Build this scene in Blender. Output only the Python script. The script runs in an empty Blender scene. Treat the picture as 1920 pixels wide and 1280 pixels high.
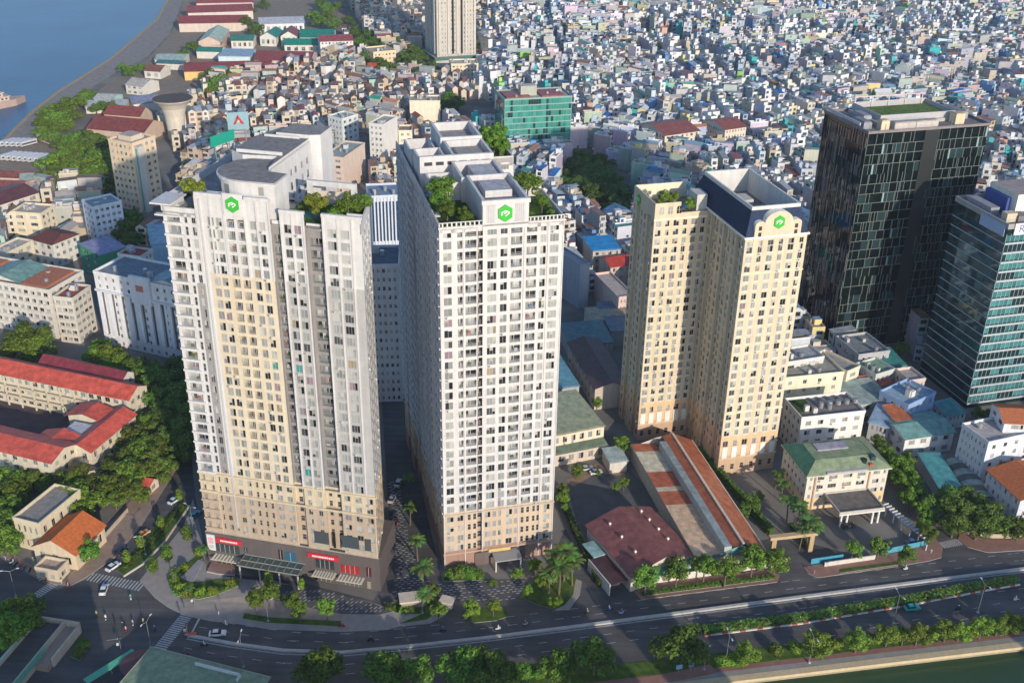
import bpy, math, random
import numpy as np
from mathutils import Vector, Matrix
R = random.Random(11)
sc = bpy.context.scene

# ---------------------------------------------------------------- camera, sky, sun, exposure
CAM_H, PITCH, ROLL, FPX = 202.0, math.radians(27.07), math.radians(0.987), 2028.5
_c, _s = math.cos(PITCH), math.sin(PITCH)
FW = Vector((0, _c, -_s)); _up = Vector((0, _s, _c)); _rt = Vector((1, 0, 0))
RT = _rt*math.cos(ROLL)+_up*math.sin(ROLL); UP = -_rt*math.sin(ROLL)+_up*math.cos(ROLL)
cam_d = bpy.data.cameras.new('camera'); cam = bpy.data.objects.new('camera', cam_d); sc.collection.objects.link(cam)
cam_d.sensor_width = 36; cam_d.lens = FPX/1920*36; cam_d.clip_start = 1; cam_d.clip_end = 9000
cam.matrix_world = Matrix(((RT.x, UP.x, -FW.x, 0), (RT.y, UP.y, -FW.y, 0), (RT.z, UP.z, -FW.z, CAM_H), (0, 0, 0, 1)))
sc.camera = cam
SUN_EL, SUN_AZ = math.radians(17.2), math.radians(26.5)      # light travels towards (-sin az, cos az)
sd = Vector((math.sin(SUN_AZ)*math.cos(SUN_EL), -math.cos(SUN_AZ)*math.cos(SUN_EL), math.sin(SUN_EL)))  # towards the sun
w = bpy.data.worlds.new('World'); sc.world = w; w.use_nodes = True
nt = w.node_tree; sky = nt.nodes.new('ShaderNodeTexSky'); sky.sky_type = 'NISHITA'; sky.sun_disc = False
sky.sun_elevation = SUN_EL; sky.sun_rotation = math.atan2(sd.x, sd.y); sky.altitude = 0; sky.air_density = 1.0; sky.dust_density = 0.6; sky.ozone_density = 4.0
bg = nt.nodes['Background']; nt.links.new(sky.outputs[0], bg.inputs[0]); bg.inputs[1].default_value = 0.15
sun_d = bpy.data.lights.new('sun', 'SUN'); sun = bpy.data.objects.new('sun', sun_d); sc.collection.objects.link(sun)
sun_d.energy = 3.25; sun_d.angle = math.radians(0.6); sun_d.color = (1.0, 0.885, 0.74)
sun.rotation_euler = sd.to_track_quat('Z', 'Y').to_euler()
sc.view_settings.view_transform = 'Standard'; sc.view_settings.look = 'None'; sc.view_settings.gamma = 1
sc.view_settings.exposure = 0.46
sc.cycles.max_bounces = 5; sc.cycles.diffuse_bounces = 3; sc.cycles.glossy_bounces = 3; sc.cycles.transmission_bounces = 2
sc.cycles.use_adaptive_sampling = True; sc.cycles.adaptive_threshold = 0.02

def G(px, py, z=0.0):
    """the point at height z seen at pixel (px,py) of the 1920x1280 photograph"""
    d = FW+RT*((px-960)/FPX)-UP*((py-640)/FPX); t = (z-CAM_H)/d.z
    return (d.x*t, d.y*t)
def PX(x, y, z=0.0):
    d = Vector((x, y, z-CAM_H)); k = d.dot(FW)
    return (960+FPX*d.dot(RT)/k, 640-FPX*d.dot(UP)/k)

# ---------------------------------------------------------------- materials
MATS = {}
def mat(name, rough=0.8, spec=0.3, metal=0.0, col=None, noise=0.0, nscale=1.0, bump=0.0, bscale=8.0, obj=False, extra=None):
    m = bpy.data.materials.new(name); m.use_nodes = True; n = m.node_tree; b = n.nodes['Principled BSDF']
    b.inputs['Roughness'].default_value = rough; b.inputs['Specular IOR Level'].default_value = spec; b.inputs['Metallic'].default_value = metal
    if col is None:
        a = n.nodes.new('ShaderNodeAttribute'); a.attribute_name = 'Tint'; src = a.outputs['Color']
    else:
        a = n.nodes.new('ShaderNodeRGB'); a.outputs[0].default_value = (*col, 1); src = a.outputs[0]
    g = n.nodes.new('ShaderNodeNewGeometry')
    if noise:
        t = n.nodes.new('ShaderNodeTexNoise'); t.inputs['Scale'].default_value = nscale; t.inputs['Detail'].default_value = 5
        n.links.new(g.outputs['Position'], t.inputs['Vector'])
        r = n.nodes.new('ShaderNodeMapRange'); r.inputs[1].default_value = 0.3; r.inputs[2].default_value = 0.72
        r.inputs[3].default_value = 1-noise; r.inputs[4].default_value = 1+noise*0.6
        n.links.new(t.outputs[0], r.inputs[0])
        x = n.nodes.new('ShaderNodeVectorMath'); x.operation = 'SCALE'; n.links.new(src, x.inputs[0]); n.links.new(r.outputs[0], x.inputs['Scale']); src = x.outputs[0]
    if extra: src = extra(n, src, g, b)
    if name in ('wall', 'roof', 'tile', 'deck'):      # blotchy weathering at the scale of a room
        t = n.nodes.new('ShaderNodeTexNoise'); t.inputs['Scale'].default_value = 1.7; t.inputs['Detail'].default_value = 6; t.inputs['Roughness'].default_value = .7; n.links.new(g.outputs['Position'], t.inputs['Vector'])
        r = n.nodes.new('ShaderNodeMapRange'); r.inputs[1].default_value = 0.35; r.inputs[2].default_value = 0.6; r.inputs[3].default_value = .95 if name == 'wall' else .80; r.inputs[4].default_value = 1.04; n.links.new(t.outputs[0], r.inputs[0])
        x = n.nodes.new('ShaderNodeVectorMath'); x.operation = 'SCALE'; n.links.new(src, x.inputs[0]); n.links.new(r.outputs[0], x.inputs['Scale']); src = x.outputs[0]
    n.links.new(src, b.inputs['Base Color'])
    if bump:
        t = n.nodes.new('ShaderNodeTexNoise'); t.inputs['Scale'].default_value = bscale; n.links.new(g.outputs['Position'], t.inputs['Vector'])
        bp = n.nodes.new('ShaderNodeBump'); bp.inputs['Strength'].default_value = bump; bp.inputs['Distance'].default_value = 0.3
        n.links.new(t.outputs[0], bp.inputs['Height']); n.links.new(bp.outputs[0], b.inputs['Normal'])
    MATS[name] = m; return m
def streaks(n, src, g, b):      # rain streaks: noise stretched along z
    mp = n.nodes.new('ShaderNodeMapping'); mp.inputs['Scale'].default_value = (0.9, 0.9, 0.06); n.links.new(g.outputs['Position'], mp.inputs[0])
    t = n.nodes.new('ShaderNodeTexNoise'); t.inputs['Scale'].default_value = 1.0; t.inputs['Detail'].default_value = 4; n.links.new(mp.outputs[0], t.inputs[0])
    r = n.nodes.new('ShaderNodeMapRange'); r.inputs[1].default_value = 0.35; r.inputs[2].default_value = 0.65; r.inputs[3].default_value = 0.91; r.inputs[4].default_value = 1.03
    n.links.new(t.outputs[0], r.inputs[0])
    x = n.nodes.new('ShaderNodeVectorMath'); x.operation = 'SCALE'; n.links.new(src, x.inputs[0]); n.links.new(r.outputs[0], x.inputs['Scale']); return x.outputs[0]
def rib(n, src, g, b):          # corrugated sheet: fine ribs in object space
    tc = n.nodes.new('ShaderNodeTexCoord'); wv = n.nodes.new('ShaderNodeTexWave'); wv.inputs['Scale'].default_value = 0.9; wv.inputs['Distortion'].default_value = 0.4
    mp = n.nodes.new('ShaderNodeMapping'); mp.inputs['Rotation'].default_value = (0, 0, 0.3); n.links.new(tc.outputs['Object'], mp.inputs[0]); n.links.new(mp.outputs[0], wv.inputs[0])
    r = n.nodes.new('ShaderNodeMapRange'); r.inputs[3].default_value = 0.86; r.inputs[4].default_value = 1.06; n.links.new(wv.outputs['Fac'], r.inputs[0])
    x = n.nodes.new('ShaderNodeVectorMath'); x.operation = 'SCALE'; n.links.new(src, x.inputs[0]); n.links.new(r.outputs[0], x.inputs['Scale']); return x.outputs[0]
def objvar(n, src, g, b):       # every tree a little different
    oi = n.nodes.new('ShaderNodeObjectInfo'); hs = n.nodes.new('ShaderNodeHueSaturation')
    r = n.nodes.new('ShaderNodeMapRange'); r.inputs[3].default_value = 0.475; r.inputs[4].default_value = 0.515; n.links.new(oi.outputs['Random'], r.inputs[0]); n.links.new(r.outputs[0], hs.inputs['Hue'])
    r2 = n.nodes.new('ShaderNodeMapRange'); r2.inputs[3].default_value = 0.7; r2.inputs[4].default_value = 1.35; n.links.new(oi.outputs['Random'], r2.inputs[0]); n.links.new(r2.outputs[0], hs.inputs['Value'])
    x = n.nodes.new('ShaderNodeMix'); x.data_type = 'RGBA'; x.blend_type = 'MULTIPLY'; x.inputs[0].default_value = 1
    n.links.new(src, hs.inputs['Color']); n.links.new(hs.outputs[0], x.inputs[6]); n.links.new(oi.outputs['Color'], x.inputs[7]); return x.outputs[2]
def setts(n, src, g, b):        # dark paving with scattered pale setts
    mp = n.nodes.new('ShaderNodeMapping'); mp.inputs['Rotation'].default_value = (0, 0, 0.35); n.links.new(g.outputs['Position'], mp.inputs[0])
    bt = n.nodes.new('ShaderNodeTexBrick'); bt.inputs['Scale'].default_value = 0.7; bt.inputs['Mortar Size'].default_value = 0.09; bt.inputs['Bias'].default_value = -0.1; bt.offset = 0.5
    bt.inputs['Color1'].default_value = (.05, .05, .052, 1); bt.inputs['Color2'].default_value = (.55, .53, .5, 1); bt.inputs['Mortar'].default_value = (.06, .058, .058, 1)
    n.links.new(mp.outputs[0], bt.inputs[0]); return bt.outputs[0]
def wear(n, src, g, b):         # worn wheel tracks and patches along the avenue
    for rot, sc_, lo, hi in ((-.19, (.012, .55, 1), .86, 1.06), (.6, (.09, .11, 1), .9, 1.05)):
        mp = n.nodes.new('ShaderNodeMapping'); mp.inputs['Rotation'].default_value = (0, 0, rot); mp.inputs['Scale'].default_value = sc_; n.links.new(g.outputs['Position'], mp.inputs[0])
        t = n.nodes.new('ShaderNodeTexNoise'); t.inputs['Scale'].default_value = 1.0; t.inputs['Detail'].default_value = 3; n.links.new(mp.outputs[0], t.inputs[0])
        r = n.nodes.new('ShaderNodeMapRange'); r.inputs[1].default_value = 0.4; r.inputs[2].default_value = 0.6; r.inputs[3].default_value = lo; r.inputs[4].default_value = hi; n.links.new(t.outputs[0], r.inputs[0])
        x = n.nodes.new('ShaderNodeVectorMath'); x.operation = 'SCALE'; n.links.new(src, x.inputs[0]); n.links.new(r.outputs[0], x.inputs['Scale']); src = x.outputs[0]
    return src
mat('wall', 0.85, 0.2, noise=0.07, nscale=0.35, extra=streaks)
mat('plain', 0.7, 0.3, noise=0.08, nscale=0.8)
mat('roof', 0.55, 0.35, noise=0.34, nscale=0.45, extra=rib)
mat('tile', 0.8, 0.2, noise=0.2, nscale=1.2, extra=rib)
mat('deck', 0.9, 0.2, noise=0.25, nscale=0.6)
mat('glass', 0.12, 0.5)
mat('curtain_glass', 0.04, 1.0, metal=0.0)
mat('mirror_glass', 0.05, 1.0, metal=0.55)
mat('paint', 0.3, 0.5)
mat('metal', 0.35, 0.5, metal=0.7)
mat('asphalt', 0.85, 0.25, col=(.105, .10, .10), noise=0.22, nscale=0.12, extra=wear)
mat('ground', 0.95, 0.1, col=(.21, .195, .175), noise=0.35, nscale=0.05)
mat('yard', 0.9, 0.15, noise=0.2, nscale=0.25)
mat('pave', 0.9, 0.2, noise=0.14, nscale=0.5)
mat('setts', 0.85, 0.2, col=(.1, .1, .1), extra=setts)
mat('line', 0.7, 0.3, noise=0.3, nscale=1.5)
mat('grass', 0.95, 0.1, noise=0.4, nscale=0.6, bump=0.6, bscale=3)
mat('leaf', 0.65, 0.25, extra=objvar)
mat('bark', 0.9, 0.1, col=(.16, .13, .1), noise=0.3, nscale=4)
mat('river', 0.32, 0.22, col=(.042, .125, .225), noise=0.2, nscale=0.012, bump=0.45, bscale=0.25)
mat('canal', 0.3, 0.25, col=(.035, .075, .034), noise=0.15, nscale=0.03, bump=0.12, bscale=0.6)

# ---------------------------------------------------------------- mesh helpers
class Fr:
    """a local frame on the ground: u to the right along the front, v to the back"""
    def __init__(s, x, y, rot=0.0, z=0.0): s.x, s.y, s.r, s.z = x, y, rot, z; s.c, s.s = math.cos(rot), math.sin(rot)
    def __call__(s, u, v, z=0.0): return (s.x+s.c*u-s.s*v, s.y+s.s*u+s.c*v, s.z+z)
    def at(s, u, v, dr=0.0, z=0.0):
        p = s(u, v); return Fr(p[0], p[1], s.r+dr, s.z+z)
    def inv(s, x, y): dx, dy = x-s.x, y-s.y; return (s.c*dx+s.s*dy, -s.s*dx+s.c*dy)
I0 = Fr(0, 0, 0)
class MB:
    def __init__(s): s.v = []; s.f = []; s.m = []; s.c = []; s.mats = []
    def _mi(s, m):
        if m not in s.mats: s.mats.append(m)
        return s.mats.index(m)
    def poly(s, pts, col, m='plain'):
        n = len(s.v); s.v.extend(pts); s.f.append(tuple(range(n, n+len(pts)))); s.m.append(s._mi(m)); s.c.append(col)
    def box(s, F, u0, u1, v0, v1, z0, z1, col, m='plain', tcol=None, tm=None, bottom=False):
        a, b, c, d = F(u0, v0, z0), F(u1, v0, z0), F(u1, v1, z0), F(u0, v1, z0)
        e, f, g, h = F(u0, v0, z1), F(u1, v0, z1), F(u1, v1, z1), F(u0, v1, z1)
        for q in ((a, b, f, e), (b, c, g, f), (c, d, h, g), (d, a, e, h)): s.poly(q, col, m)
        s.poly((e, f, g, h), tcol or col, tm or m)
        if bottom: s.poly((d, c, b, a), col, m)
    def prism(s, F, pts, z0, z1, col, m='plain', tcol=None, tm=None):
        n = len(pts)
        for i in range(n):
            p, q = pts[i], pts[(i+1) % n]
            s.poly((F(*p, z0), F(*q, z0), F(*q, z1), F(*p, z1)), col, m)
        s.poly([F(*p, z1) for p in pts], tcol or col, tm or m)
    def ring(s, F, u0, u1, v0, v1, z0, z1, t, col, m='plain'):
        s.box(F, u0, u1, v0, v0+t, z0, z1, col, m); s.box(F, u0, u1, v1-t, v1, z0, z1, col, m)
        s.box(F, u0, u0+t, v0+t, v1-t, z0, z1, col, m); s.box(F, u1-t, u1, v0+t, v1-t, z0, z1, col, m)
    def cyl(s, F, u, v, z0, z1, r0, r1, n, col, m='plain', cap=True):
        A = [(math.cos(2*math.pi*i/n), math.sin(2*math.pi*i/n)) for i in range(n)]
        for i in range(n):
            a, b = A[i], A[(i+1) % n]
            s.poly((F(u+a[0]*r0, v+a[1]*r0, z0), F(u+b[0]*r0, v+b[1]*r0, z0), F(u+b[0]*r1, v+b[1]*r1, z1), F(u+a[0]*r1, v+a[1]*r1, z1)), col, m)
        if cap: s.poly([F(u+a[0]*r1, v+a[1]*r1, z1) for a in A], col, m)
    def tube(s, p, q, r0, r1, n, col, m='plain'):
        p, q = Vector(p), Vector(q); d = (q-p).normalized(); a = d.orthogonal().normalized(); b = d.cross(a)
        P = [p+(a*math.cos(t)+b*math.sin(t))*r0 for t in [2*math.pi*i/n for i in range(n)]]
        Q = [q+(a*math.cos(t)+b*math.sin(t))*r1 for t in [2*math.pi*i/n for i in range(n)]]
        for i in range(n): s.poly((P[i][:], P[(i+1) % n][:], Q[(i+1) % n][:], Q[i][:]), col, m)
        s.poly([x[:] for x in Q], col, m)
    def gable(s, F, u0, u1, v0, v1, z, h, col, m='roof', wcol=None, along='u', ov=0.5, hip=0.0, gm='wall'):
        t = 0.18
        if along == 'v':
            F2 = Fr(*F(u1, v0)[:2], F.r+math.pi/2, F.z); u0, u1, v0, v1 = 0, v1-v0, 0, u1-u0; F = F2
        vm = (v0+v1)/2; k = h/(vm-v0); z2 = z-ov*k
        a, b = F(u0-ov, v0-ov, z2), F(u1+ov, v0-ov, z2); c, d = F(u1+ov, v1+ov, z2), F(u0-ov, v1+ov, z2)
        e, f = F(u0-ov+hip, vm, z+h), F(u1+ov-hip, vm, z+h)
        s.poly((a, b, f, e), col, m); s.poly((c, d, e, f), col, m)
        if hip: s.poly((d, a, e), col, m); s.poly((b, c, f), col, m)
        elif wcol:
            s.poly((F(u0, v0, z), F(u0, v1, z), F(u0, vm, z+h-.02)), wcol, gm); s.poly((F(u1, v1, z), F(u1, v0, z), F(u1, vm, z+h-.02)), wcol, gm)
        for p, q in ((a, b), (c, d)):
            s.poly((p, q, (q[0], q[1], q[2]-t), (p[0], p[1], p[2]-t)), tuple(x*.8 for x in col), m)
    def build(s, name, parent=None, org=None, smooth=False):
        if not s.f: return None
        rt = parent
        while rt is not None and rt.parent is not None: rt = rt.parent
        o3 = np.array(rt.location if rt is not None else (org or (0, 0, 0)))
        me = bpy.data.meshes.new(name)
        co = np.array(s.v, dtype=np.float64)-o3
        me.from_pydata(co.tolist(), [], s.f)
        for m in s.mats: me.materials.append(MATS[m])
        me.polygons.foreach_set('material_index', np.array(s.m, dtype=np.int32))
        at = me.attributes.new('Tint', 'FLOAT_COLOR', 'FACE'); ca = np.ones((len(s.c), 4), dtype=np.float32); ca[:, :3] = np.array(s.c, dtype=np.float32)
        at.data.foreach_set('color', ca.ravel())
        if smooth: me.polygons.foreach_set('use_smooth', np.ones(len(s.f), dtype=bool))
        me.update()
        o = bpy.data.objects.new(name, me); sc.collection.objects.link(o)
        if parent is not None: o.parent = parent
        elif org: o.location = org
        return o
def thing(name, label, cat, x, y, z=0.0, group=None):
    o = bpy.data.objects.new(name, None); sc.collection.objects.link(o); o.location = (x, y, z); o.matrix_world = Matrix.Translation((x, y, z))
    o.empty_display_size = 1; o['label'] = label; o['category'] = cat
    if group: o['group'] = group
    return o
def tag(o, label, cat, group=None, kind=None):
    if label: o['label'] = label
    if cat: o['category'] = cat
    if group: o['group'] = group
    if kind: o['kind'] = kind
    return o
def struct(o): o['kind'] = 'structure'; return o
def jit(c, a=0.06):
    k = 1+R.uniform(-a, a); return tuple(min(1, x*k) for x in c)

# ---------------------------------------------------------------- facades and windows
PANE = [((.40, .40, .38), 7), ((.30, .31, .30), 9), ((.22, .23, .23), 6), ((.06, .065, .07), 5), ((.02, .022, .025), 4), ((.30, .24, .17), 1), ((.06, .26, .24), .18), ((.26, .19, .22), .9)]
_pc = [p for p, k in PANE]; _pw = [k for p, k in PANE]
def pane(): return R.choices(_pc, _pw)[0]
class Win: pass
def win(WL, O, U, N, w, h, kind, fr, dep=0.3):
    x = Win(); x.O, x.U, x.N, x.w, x.h, x.kind, x.fr, x.dep = O, U, N, w, h, kind, fr, dep
    x.p = (pane(), pane()); x.k = R.random(); x.k2 = [R.random() for _ in range(4)]
    d = Vector(O)-Vector((0, 0, CAM_H)); n = Vector((N[0], N[1], 0)); f = -d.dot(n)/d.length
    x.a = w*h*f/d.length_squared if f > 0 else -1
    WL.append(x)
def win_mesh(mb, x):
    O, U, N, w, h = x.O, x.U, x.N, x.w, x.h
    def P(u, z, n=0.0): return (O[0]+U[0]*u+N[0]*n, O[1]+U[1]*u+N[1]*n, O[2]+z)
    def q(u0, u1, z0, z1, n, c, m): mb.poly((P(u0, z0, n), P(u1, z0, n), P(u1, z1, n), P(u0, z1, n)), c, m)
    fr = x.fr
    if x.kind == 'w':
        nb = max(2, round(w/0.85)); t = .055; fr = tuple(c*.8 for c in fr)
        for i in range(nb):
            a, b = w*i/nb, w*(i+1)/nb; c = x.p[0] if (x.k < .55 or i < nb/2) else x.p[1]
            if x.k > .8 and i == nb-1: c = (.015, .016, .018)
            c = jit(c, .15); q(a, b, 0, h, 0, c, 'glass')
            if x.k2[i % 4] < .4: q(a, b, h*(1-x.k2[(i+1) % 4]*.7), h, .02, R.choice(((.46, .45, .42), (.38, .37, .34), (.30, .28, .25), (.44, .40, .33))), 'glass')
            q(max(0, a-t/2), a+t/2, 0, h, .06, fr, 'plain')
        q(w-t, w, 0, h, .06, fr, 'plain'); q(0, w, 0, t, .065, fr, 'plain'); q(0, w, h-t, h, .065, fr, 'plain')
        if x.k2[0] > .86 and w > 1.2:      # air conditioner hung under the sill
            n0, n1, z0, z1, a, b = x.dep, x.dep+.38, -.62, -.06, w*.08, w*.08+.75; C = (.52, .51, .48)
            q(a, b, z0, z1, n1, C, 'plain'); mb.poly((P(a, z1, n0), P(a, z1, n1), P(b, z1, n1), P(b, z1, n0)), C, 'plain'); mb.poly((P(a, z0, n0), P(a, z0, n1), P(a, z1, n1), P(a, z1, n0)), C, 'plain'); mb.poly((P(b, z0, n1), P(b, z0, n0), P(b, z1, n0), P(b, z1, n1)), C, 'plain'); q(a+.12, b-.25, z0+.1, z1-.1, n1+.01, (.08, .08, .08), 'plain')
    elif x.kind == 'b':     # balcony: glazed door at the back, slab edge, railing in front
        D = x.dep
        q(0, w, 0, h, 0, jit(x.p[0], .2), 'glass'); q(w*.5-.05, w*.5+.05, 0, h, .05, fr, 'plain'); q(w*.02, w*.3, 0, h, .04, jit(x.p[1], .2), 'glass')
        rc = (.32, .33, .33)
        for zz in (.95, .5): mb.poly((P(0, zz, D), P(w, zz, D), P(w, zz+.07, D), P(0, zz+.07, D)), rc, 'plain')
        nb = max(3, int(w/.35))
        for i in range(nb+1):
            a = w*i/nb; q(a-.025, a+.025, 0, 1.0, D-.02, rc, 'plain')
        if x.k < .35:   # plants or washing on the balcony
            c = R.choice([(.05, .1, .02), (.05, .1, .02), (.5, .5, .5), (.3, .12, .1), (.1, .15, .3)]); a = R.uniform(0, w*.6); q(a, a+w*.3, .05, R.uniform(.6, 1.3), D*.5, c, 'plain')
    elif x.kind == 's':     # small dark opening or louvre
        q(0, w, 0, h, 0, jit((.05, .05, .052), .4), 'glass'); q(0, w, h*.5, h*.5+.06, .04, fr, 'plain')
    elif x.kind == 'l':     # pale louvred service window
        q(0, w, 0, h, 0, jit((.33, .32, .32), .1), 'plain')
        for i in range(4): q(0, w, h*(i+.5)/4, h*(i+.5)/4+.08, .03, (.22, .21, .21), 'plain')
    elif x.kind == 'a':     # arched window head
        t = 10; pts = [P(0, 0, 0), P(w, 0, 0)]+[P(w/2+w/2*math.cos(math.pi*i/t), h-w/2+w/2*math.sin(math.pi*i/t), 0) for i in range(t+1)]
        mb.poly(pts, x.p[0], 'glass'); q(w/2-.05, w/2+.05, 0, h, .05, fr, 'plain'); q(0, w, h*.5, h*.5+.07, .05, fr, 'plain')
def emit_windows(WL, parent, nmax=100, name='window', merged='windows'):
    WL.sort(key=lambda x: -x.a); rest = MB(); k = 0
    for x in WL:
        if k < nmax and x.a > 0:
            mb = MB(); win_mesh(mb, x); mb.build('balcony' if x.kind == 'b' else name, parent); k += 1
        else: win_mesh(rest, x)
    o = rest.build(merged, parent)
    if o: o['kind'] = 'stuff'; o['label'] = 'the remaining smaller windows of the facades'
    WL.clear()
def seg(mb, WL, O, U, u0, u1, z0, z1, floors, wins, colf, fr=(.70, .70, .68), inset=0.0, dep=0.16, wm='wall', slab=None):
    """one vertical strip of a facade: plane through O along U; windows are real openings with reveals"""
    N = (U[1], -U[0])
    def P(u, z, n=0.0): return (O[0]+U[0]*u+N[0]*(n-inset), O[1]+U[1]*u+N[1]*(n-inset), z)
    def q(a, b, c, d, col, n=0.0): mb.poly((P(a, c, n), P(b, c, n), P(b, d, n), P(a, d, n)), col, wm)
    zc = z0
    for (fa, fb) in floors:
        if fb > z1 or fa < zc: continue
        ws = [t for t in wins if (len(t) < 4 or t[3] <= fa < t[4])]
        if not ws: continue
        c = colf((fa+fb)/2); q(u0, u1, zc, fa, colf((zc+fa)/2)); u = u0
        for t in ws:
            a, b, kind = t[:3]; D = 1.25 if kind == 'b' else dep
            q(u, a, fa, fb, c); u = b
            dc = tuple(x*.95 for x in c)
            mb.poly((P(a, fa), P(b, fa), P(b, fa, -D), P(a, fa, -D)), dc, wm); mb.poly((P(a, fb, -D), P(b, fb, -D), P(b, fb), P(a, fb)), dc, wm)
            mb.poly((P(a, fa), P(a, fa, -D), P(a, fb, -D), P(a, fb)), dc, wm); mb.poly((P(b, fa, -D), P(b, fa), P(b, fb), P(b, fb, -D)), dc, wm)
            win(WL, P(a, fa, -D), U, N, b-a, fb-fa, kind, fr, D)
        q(u, u1, fa, fb, c); zc = fb
    q(u0, u1, zc, z1, colf((zc+z1)/2))
    if inset:
        N0 = N
        for u in (u0, u1):
            A = (O[0]+U[0]*u, O[1]+U[1]*u); B = (A[0]-N0[0]*inset, A[1]-N0[1]*inset); zz = z0
            for (fa, fb) in list(floors)+[(z1, z1)]:
                if fa <= zz or fa > z1: continue
                mb.poly(((A[0], A[1], zz), (B[0], B[1], zz), (B[0], B[1], fa), (A[0], A[1], fa)), colf((zz+fa)/2), wm); zz = fa
    if slab:
        t, out = slab
        for (fa, fb) in floors:
            if fa < z0 or fb > z1: continue
            za = fa-.45
            mb.poly((P(u0, za, out), P(u1, za, out), P(u1, za+t, out), P(u0, za+t, out)), colf(za), wm)
            mb.poly((P(u0, za+t, out), P(u1, za+t, out), P(u1, za+t), P(u0, za+t)), colf(za), wm); mb.poly((P(u0, za), P(u1, za), P(u1, za, out), P(u0, za, out)), colf(za), wm)
            mb.poly((P(u0, za), P(u0, za, out), P(u0, za+t, out), P(u0, za+t)), colf(za), wm); mb.poly((P(u1, za, out), P(u1, za), P(u1, za+t), P(u1, za+t, out)), colf(za), wm)
def flr(z0, n, p, a=0.7, b=2.65): return [(z0+i*p+a, z0+i*p+b) for i in range(n)]
def cols_even(W, n, frac=0.5, margin=0.6, kinds='w'):
    p = (W-2*margin)/n; return [(margin+i*p+p*(1-frac)/2, margin+i*p+p*(1+frac)/2, kinds[i % len(kinds)]) for i in range(n)]
OCC = []    # occupied footprints: (Fr, u0,u1,v0,v1)
def occ(F, u0, u1, v0, v1, m=1.5): OCC.append((F, u0-m, u1+m, v0-m, v1+m))
def free(x, y, r=0.0):
    for F, a, b, c, d in OCC:
        u, v = F.inv(x, y)
        if a-r < u < b+r and c-r < v < d+r: return False
    return True
WHITE = (.60, .59, .58); GREYW = (.52, .51, .51); MID = (.30, .29, .29); BEIGE = (.72, .64, .50); CREAM = (.74, .66, .50)
ORD = ['first', 'second', 'third', 'fourth', 'fifth', 'sixth', 'seventh', 'eighth', 'ninth', 'tenth', 'eleventh', 'twelfth', 'thirteenth', 'fourteenth', 'fifteenth', 'sixteenth', 'seventeenth', 'eighteenth', 'nineteenth', 'twentieth', 'twenty-first', 'twenty-second', 'twenty-third', 'twenty-fourth', 'twenty-fifth', 'twenty-sixth']
# ---------------------------------------------------------------- ground, water, roads
shore = [G(a, b) for a, b in ((0, 268), (60, 208), (110, 170), (207, 110), (293, 37), (313, 0))]
inner = [G(a, b) for a, b in ((0, 300), (60, 262), (75, 213), (163, 170), (232, 128), (275, 108), (318, 63), (336, 20), (342, 0))]
CE0, CE1 = G(1315, 1280), G(1920, 1208)       # canal edge line
cs = (CE1[1]-CE0[1])/(CE1[0]-CE0[0])
def cline(x, off=0): return (x, CE0[1]+cs*(x-CE0[0])+off)
gp = [cline(-900), cline(2600), (2600, 4000), (-560, 4000), (-450, 1600)]+shore[::-1]+[(-345, 560), (-480, 330), (-900, 200)]
mb = MB(); mb.poly([(x, y, 0) for x, y in gp], (1, 1, 1), 'ground'); struct(mb.build('ground'))
mb = MB()
for i in range(len(gp)):
    a, b = gp[i], gp[(i+1) % len(gp)]; mb.poly(((*a, 0), (*a, -5), (*b, -5), (*b, 0)), (.33, .28, .2), 'wall')
struct(mb.build('quay_wall'))
mb = MB(); mb.poly([(-4000, 205, -2.6), (-250, 205, -2.6), (-250, 4500, -2.6), (-4000, 4500, -2.6)], (1, 1, 1), 'river'); struct(mb.build('river_water'))
mb = MB(); mb.poly([(-1500, -400, -2.2), (2600, -400, -2.2), (2600, 900, -2.2), (-1500, 150, -2.2)], (1, 1, 1), 'canal'); struct(mb.build('canal_water'))
def sheet(name, pts, z, col, m, th=0.0, wcol=None, kind='structure', label=None):
    mb = MB()
    if th:
        for i in range(len(pts)):
            a, b = pts[i], pts[(i+1) % len(pts)]; mb.poly(((*a, z-th), (*b, z-th), (*b, z), (*a, z)), wcol or (.4, .39, .37), 'plain')
    mb.poly([(x, y, z) for x, y in pts], col, m); o = mb.build(name); o['kind'] = kind
    if label: o['label'] = label
    return o
def gx(*p): return [G(a, b) for a, b in p]
def line_off(p, q, off, e0=0.0, e1=0.0):
    d = Vector((q[0]-p[0], q[1]-p[1])); L = d.length; d /= L; n = Vector((-d.y, d.x))
    a = Vector(p)-d*e0+n*off; b = Vector(q)+d*e1+n*off; return (a.x, a.y), (b.x, b.y)
def strip(pts, w0, w1):     # band between offsets w0 and w1 of a polyline
    P = [Vector(p) for p in pts]; L, Rr = [], []
    for i, p in enumerate(P):
        d = (P[min(i+1, len(P)-1)]-P[max(i-1, 0)]).normalized(); n = Vector((-d.y, d.x)); L.append((p+n*w0)[:]); Rr.append((p+n*w1)[:])
    return L, Rr
def band(mb, pts, w0, w1, z, col, m, th=0.0, ext=0.0):
    L, Rr = strip(pts, w0, w1)
    for i in range(len(L)-1):
        mb.poly(((*L[i], z), (*L[i+1], z), (*Rr[i+1], z), (*Rr[i], z)), col, m)
        if th:
            for A in (L, Rr): mb.poly(((*A[i], z-th), (*A[i+1], z-th), (*A[i+1], z), (*A[i], z)), col, m)
    if th:
        for i in (0, -1): mb.poly(((*L[i], z-th), (*Rr[i], z-th), (*Rr[i], z), (*L[i], z)), col, m)
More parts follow.
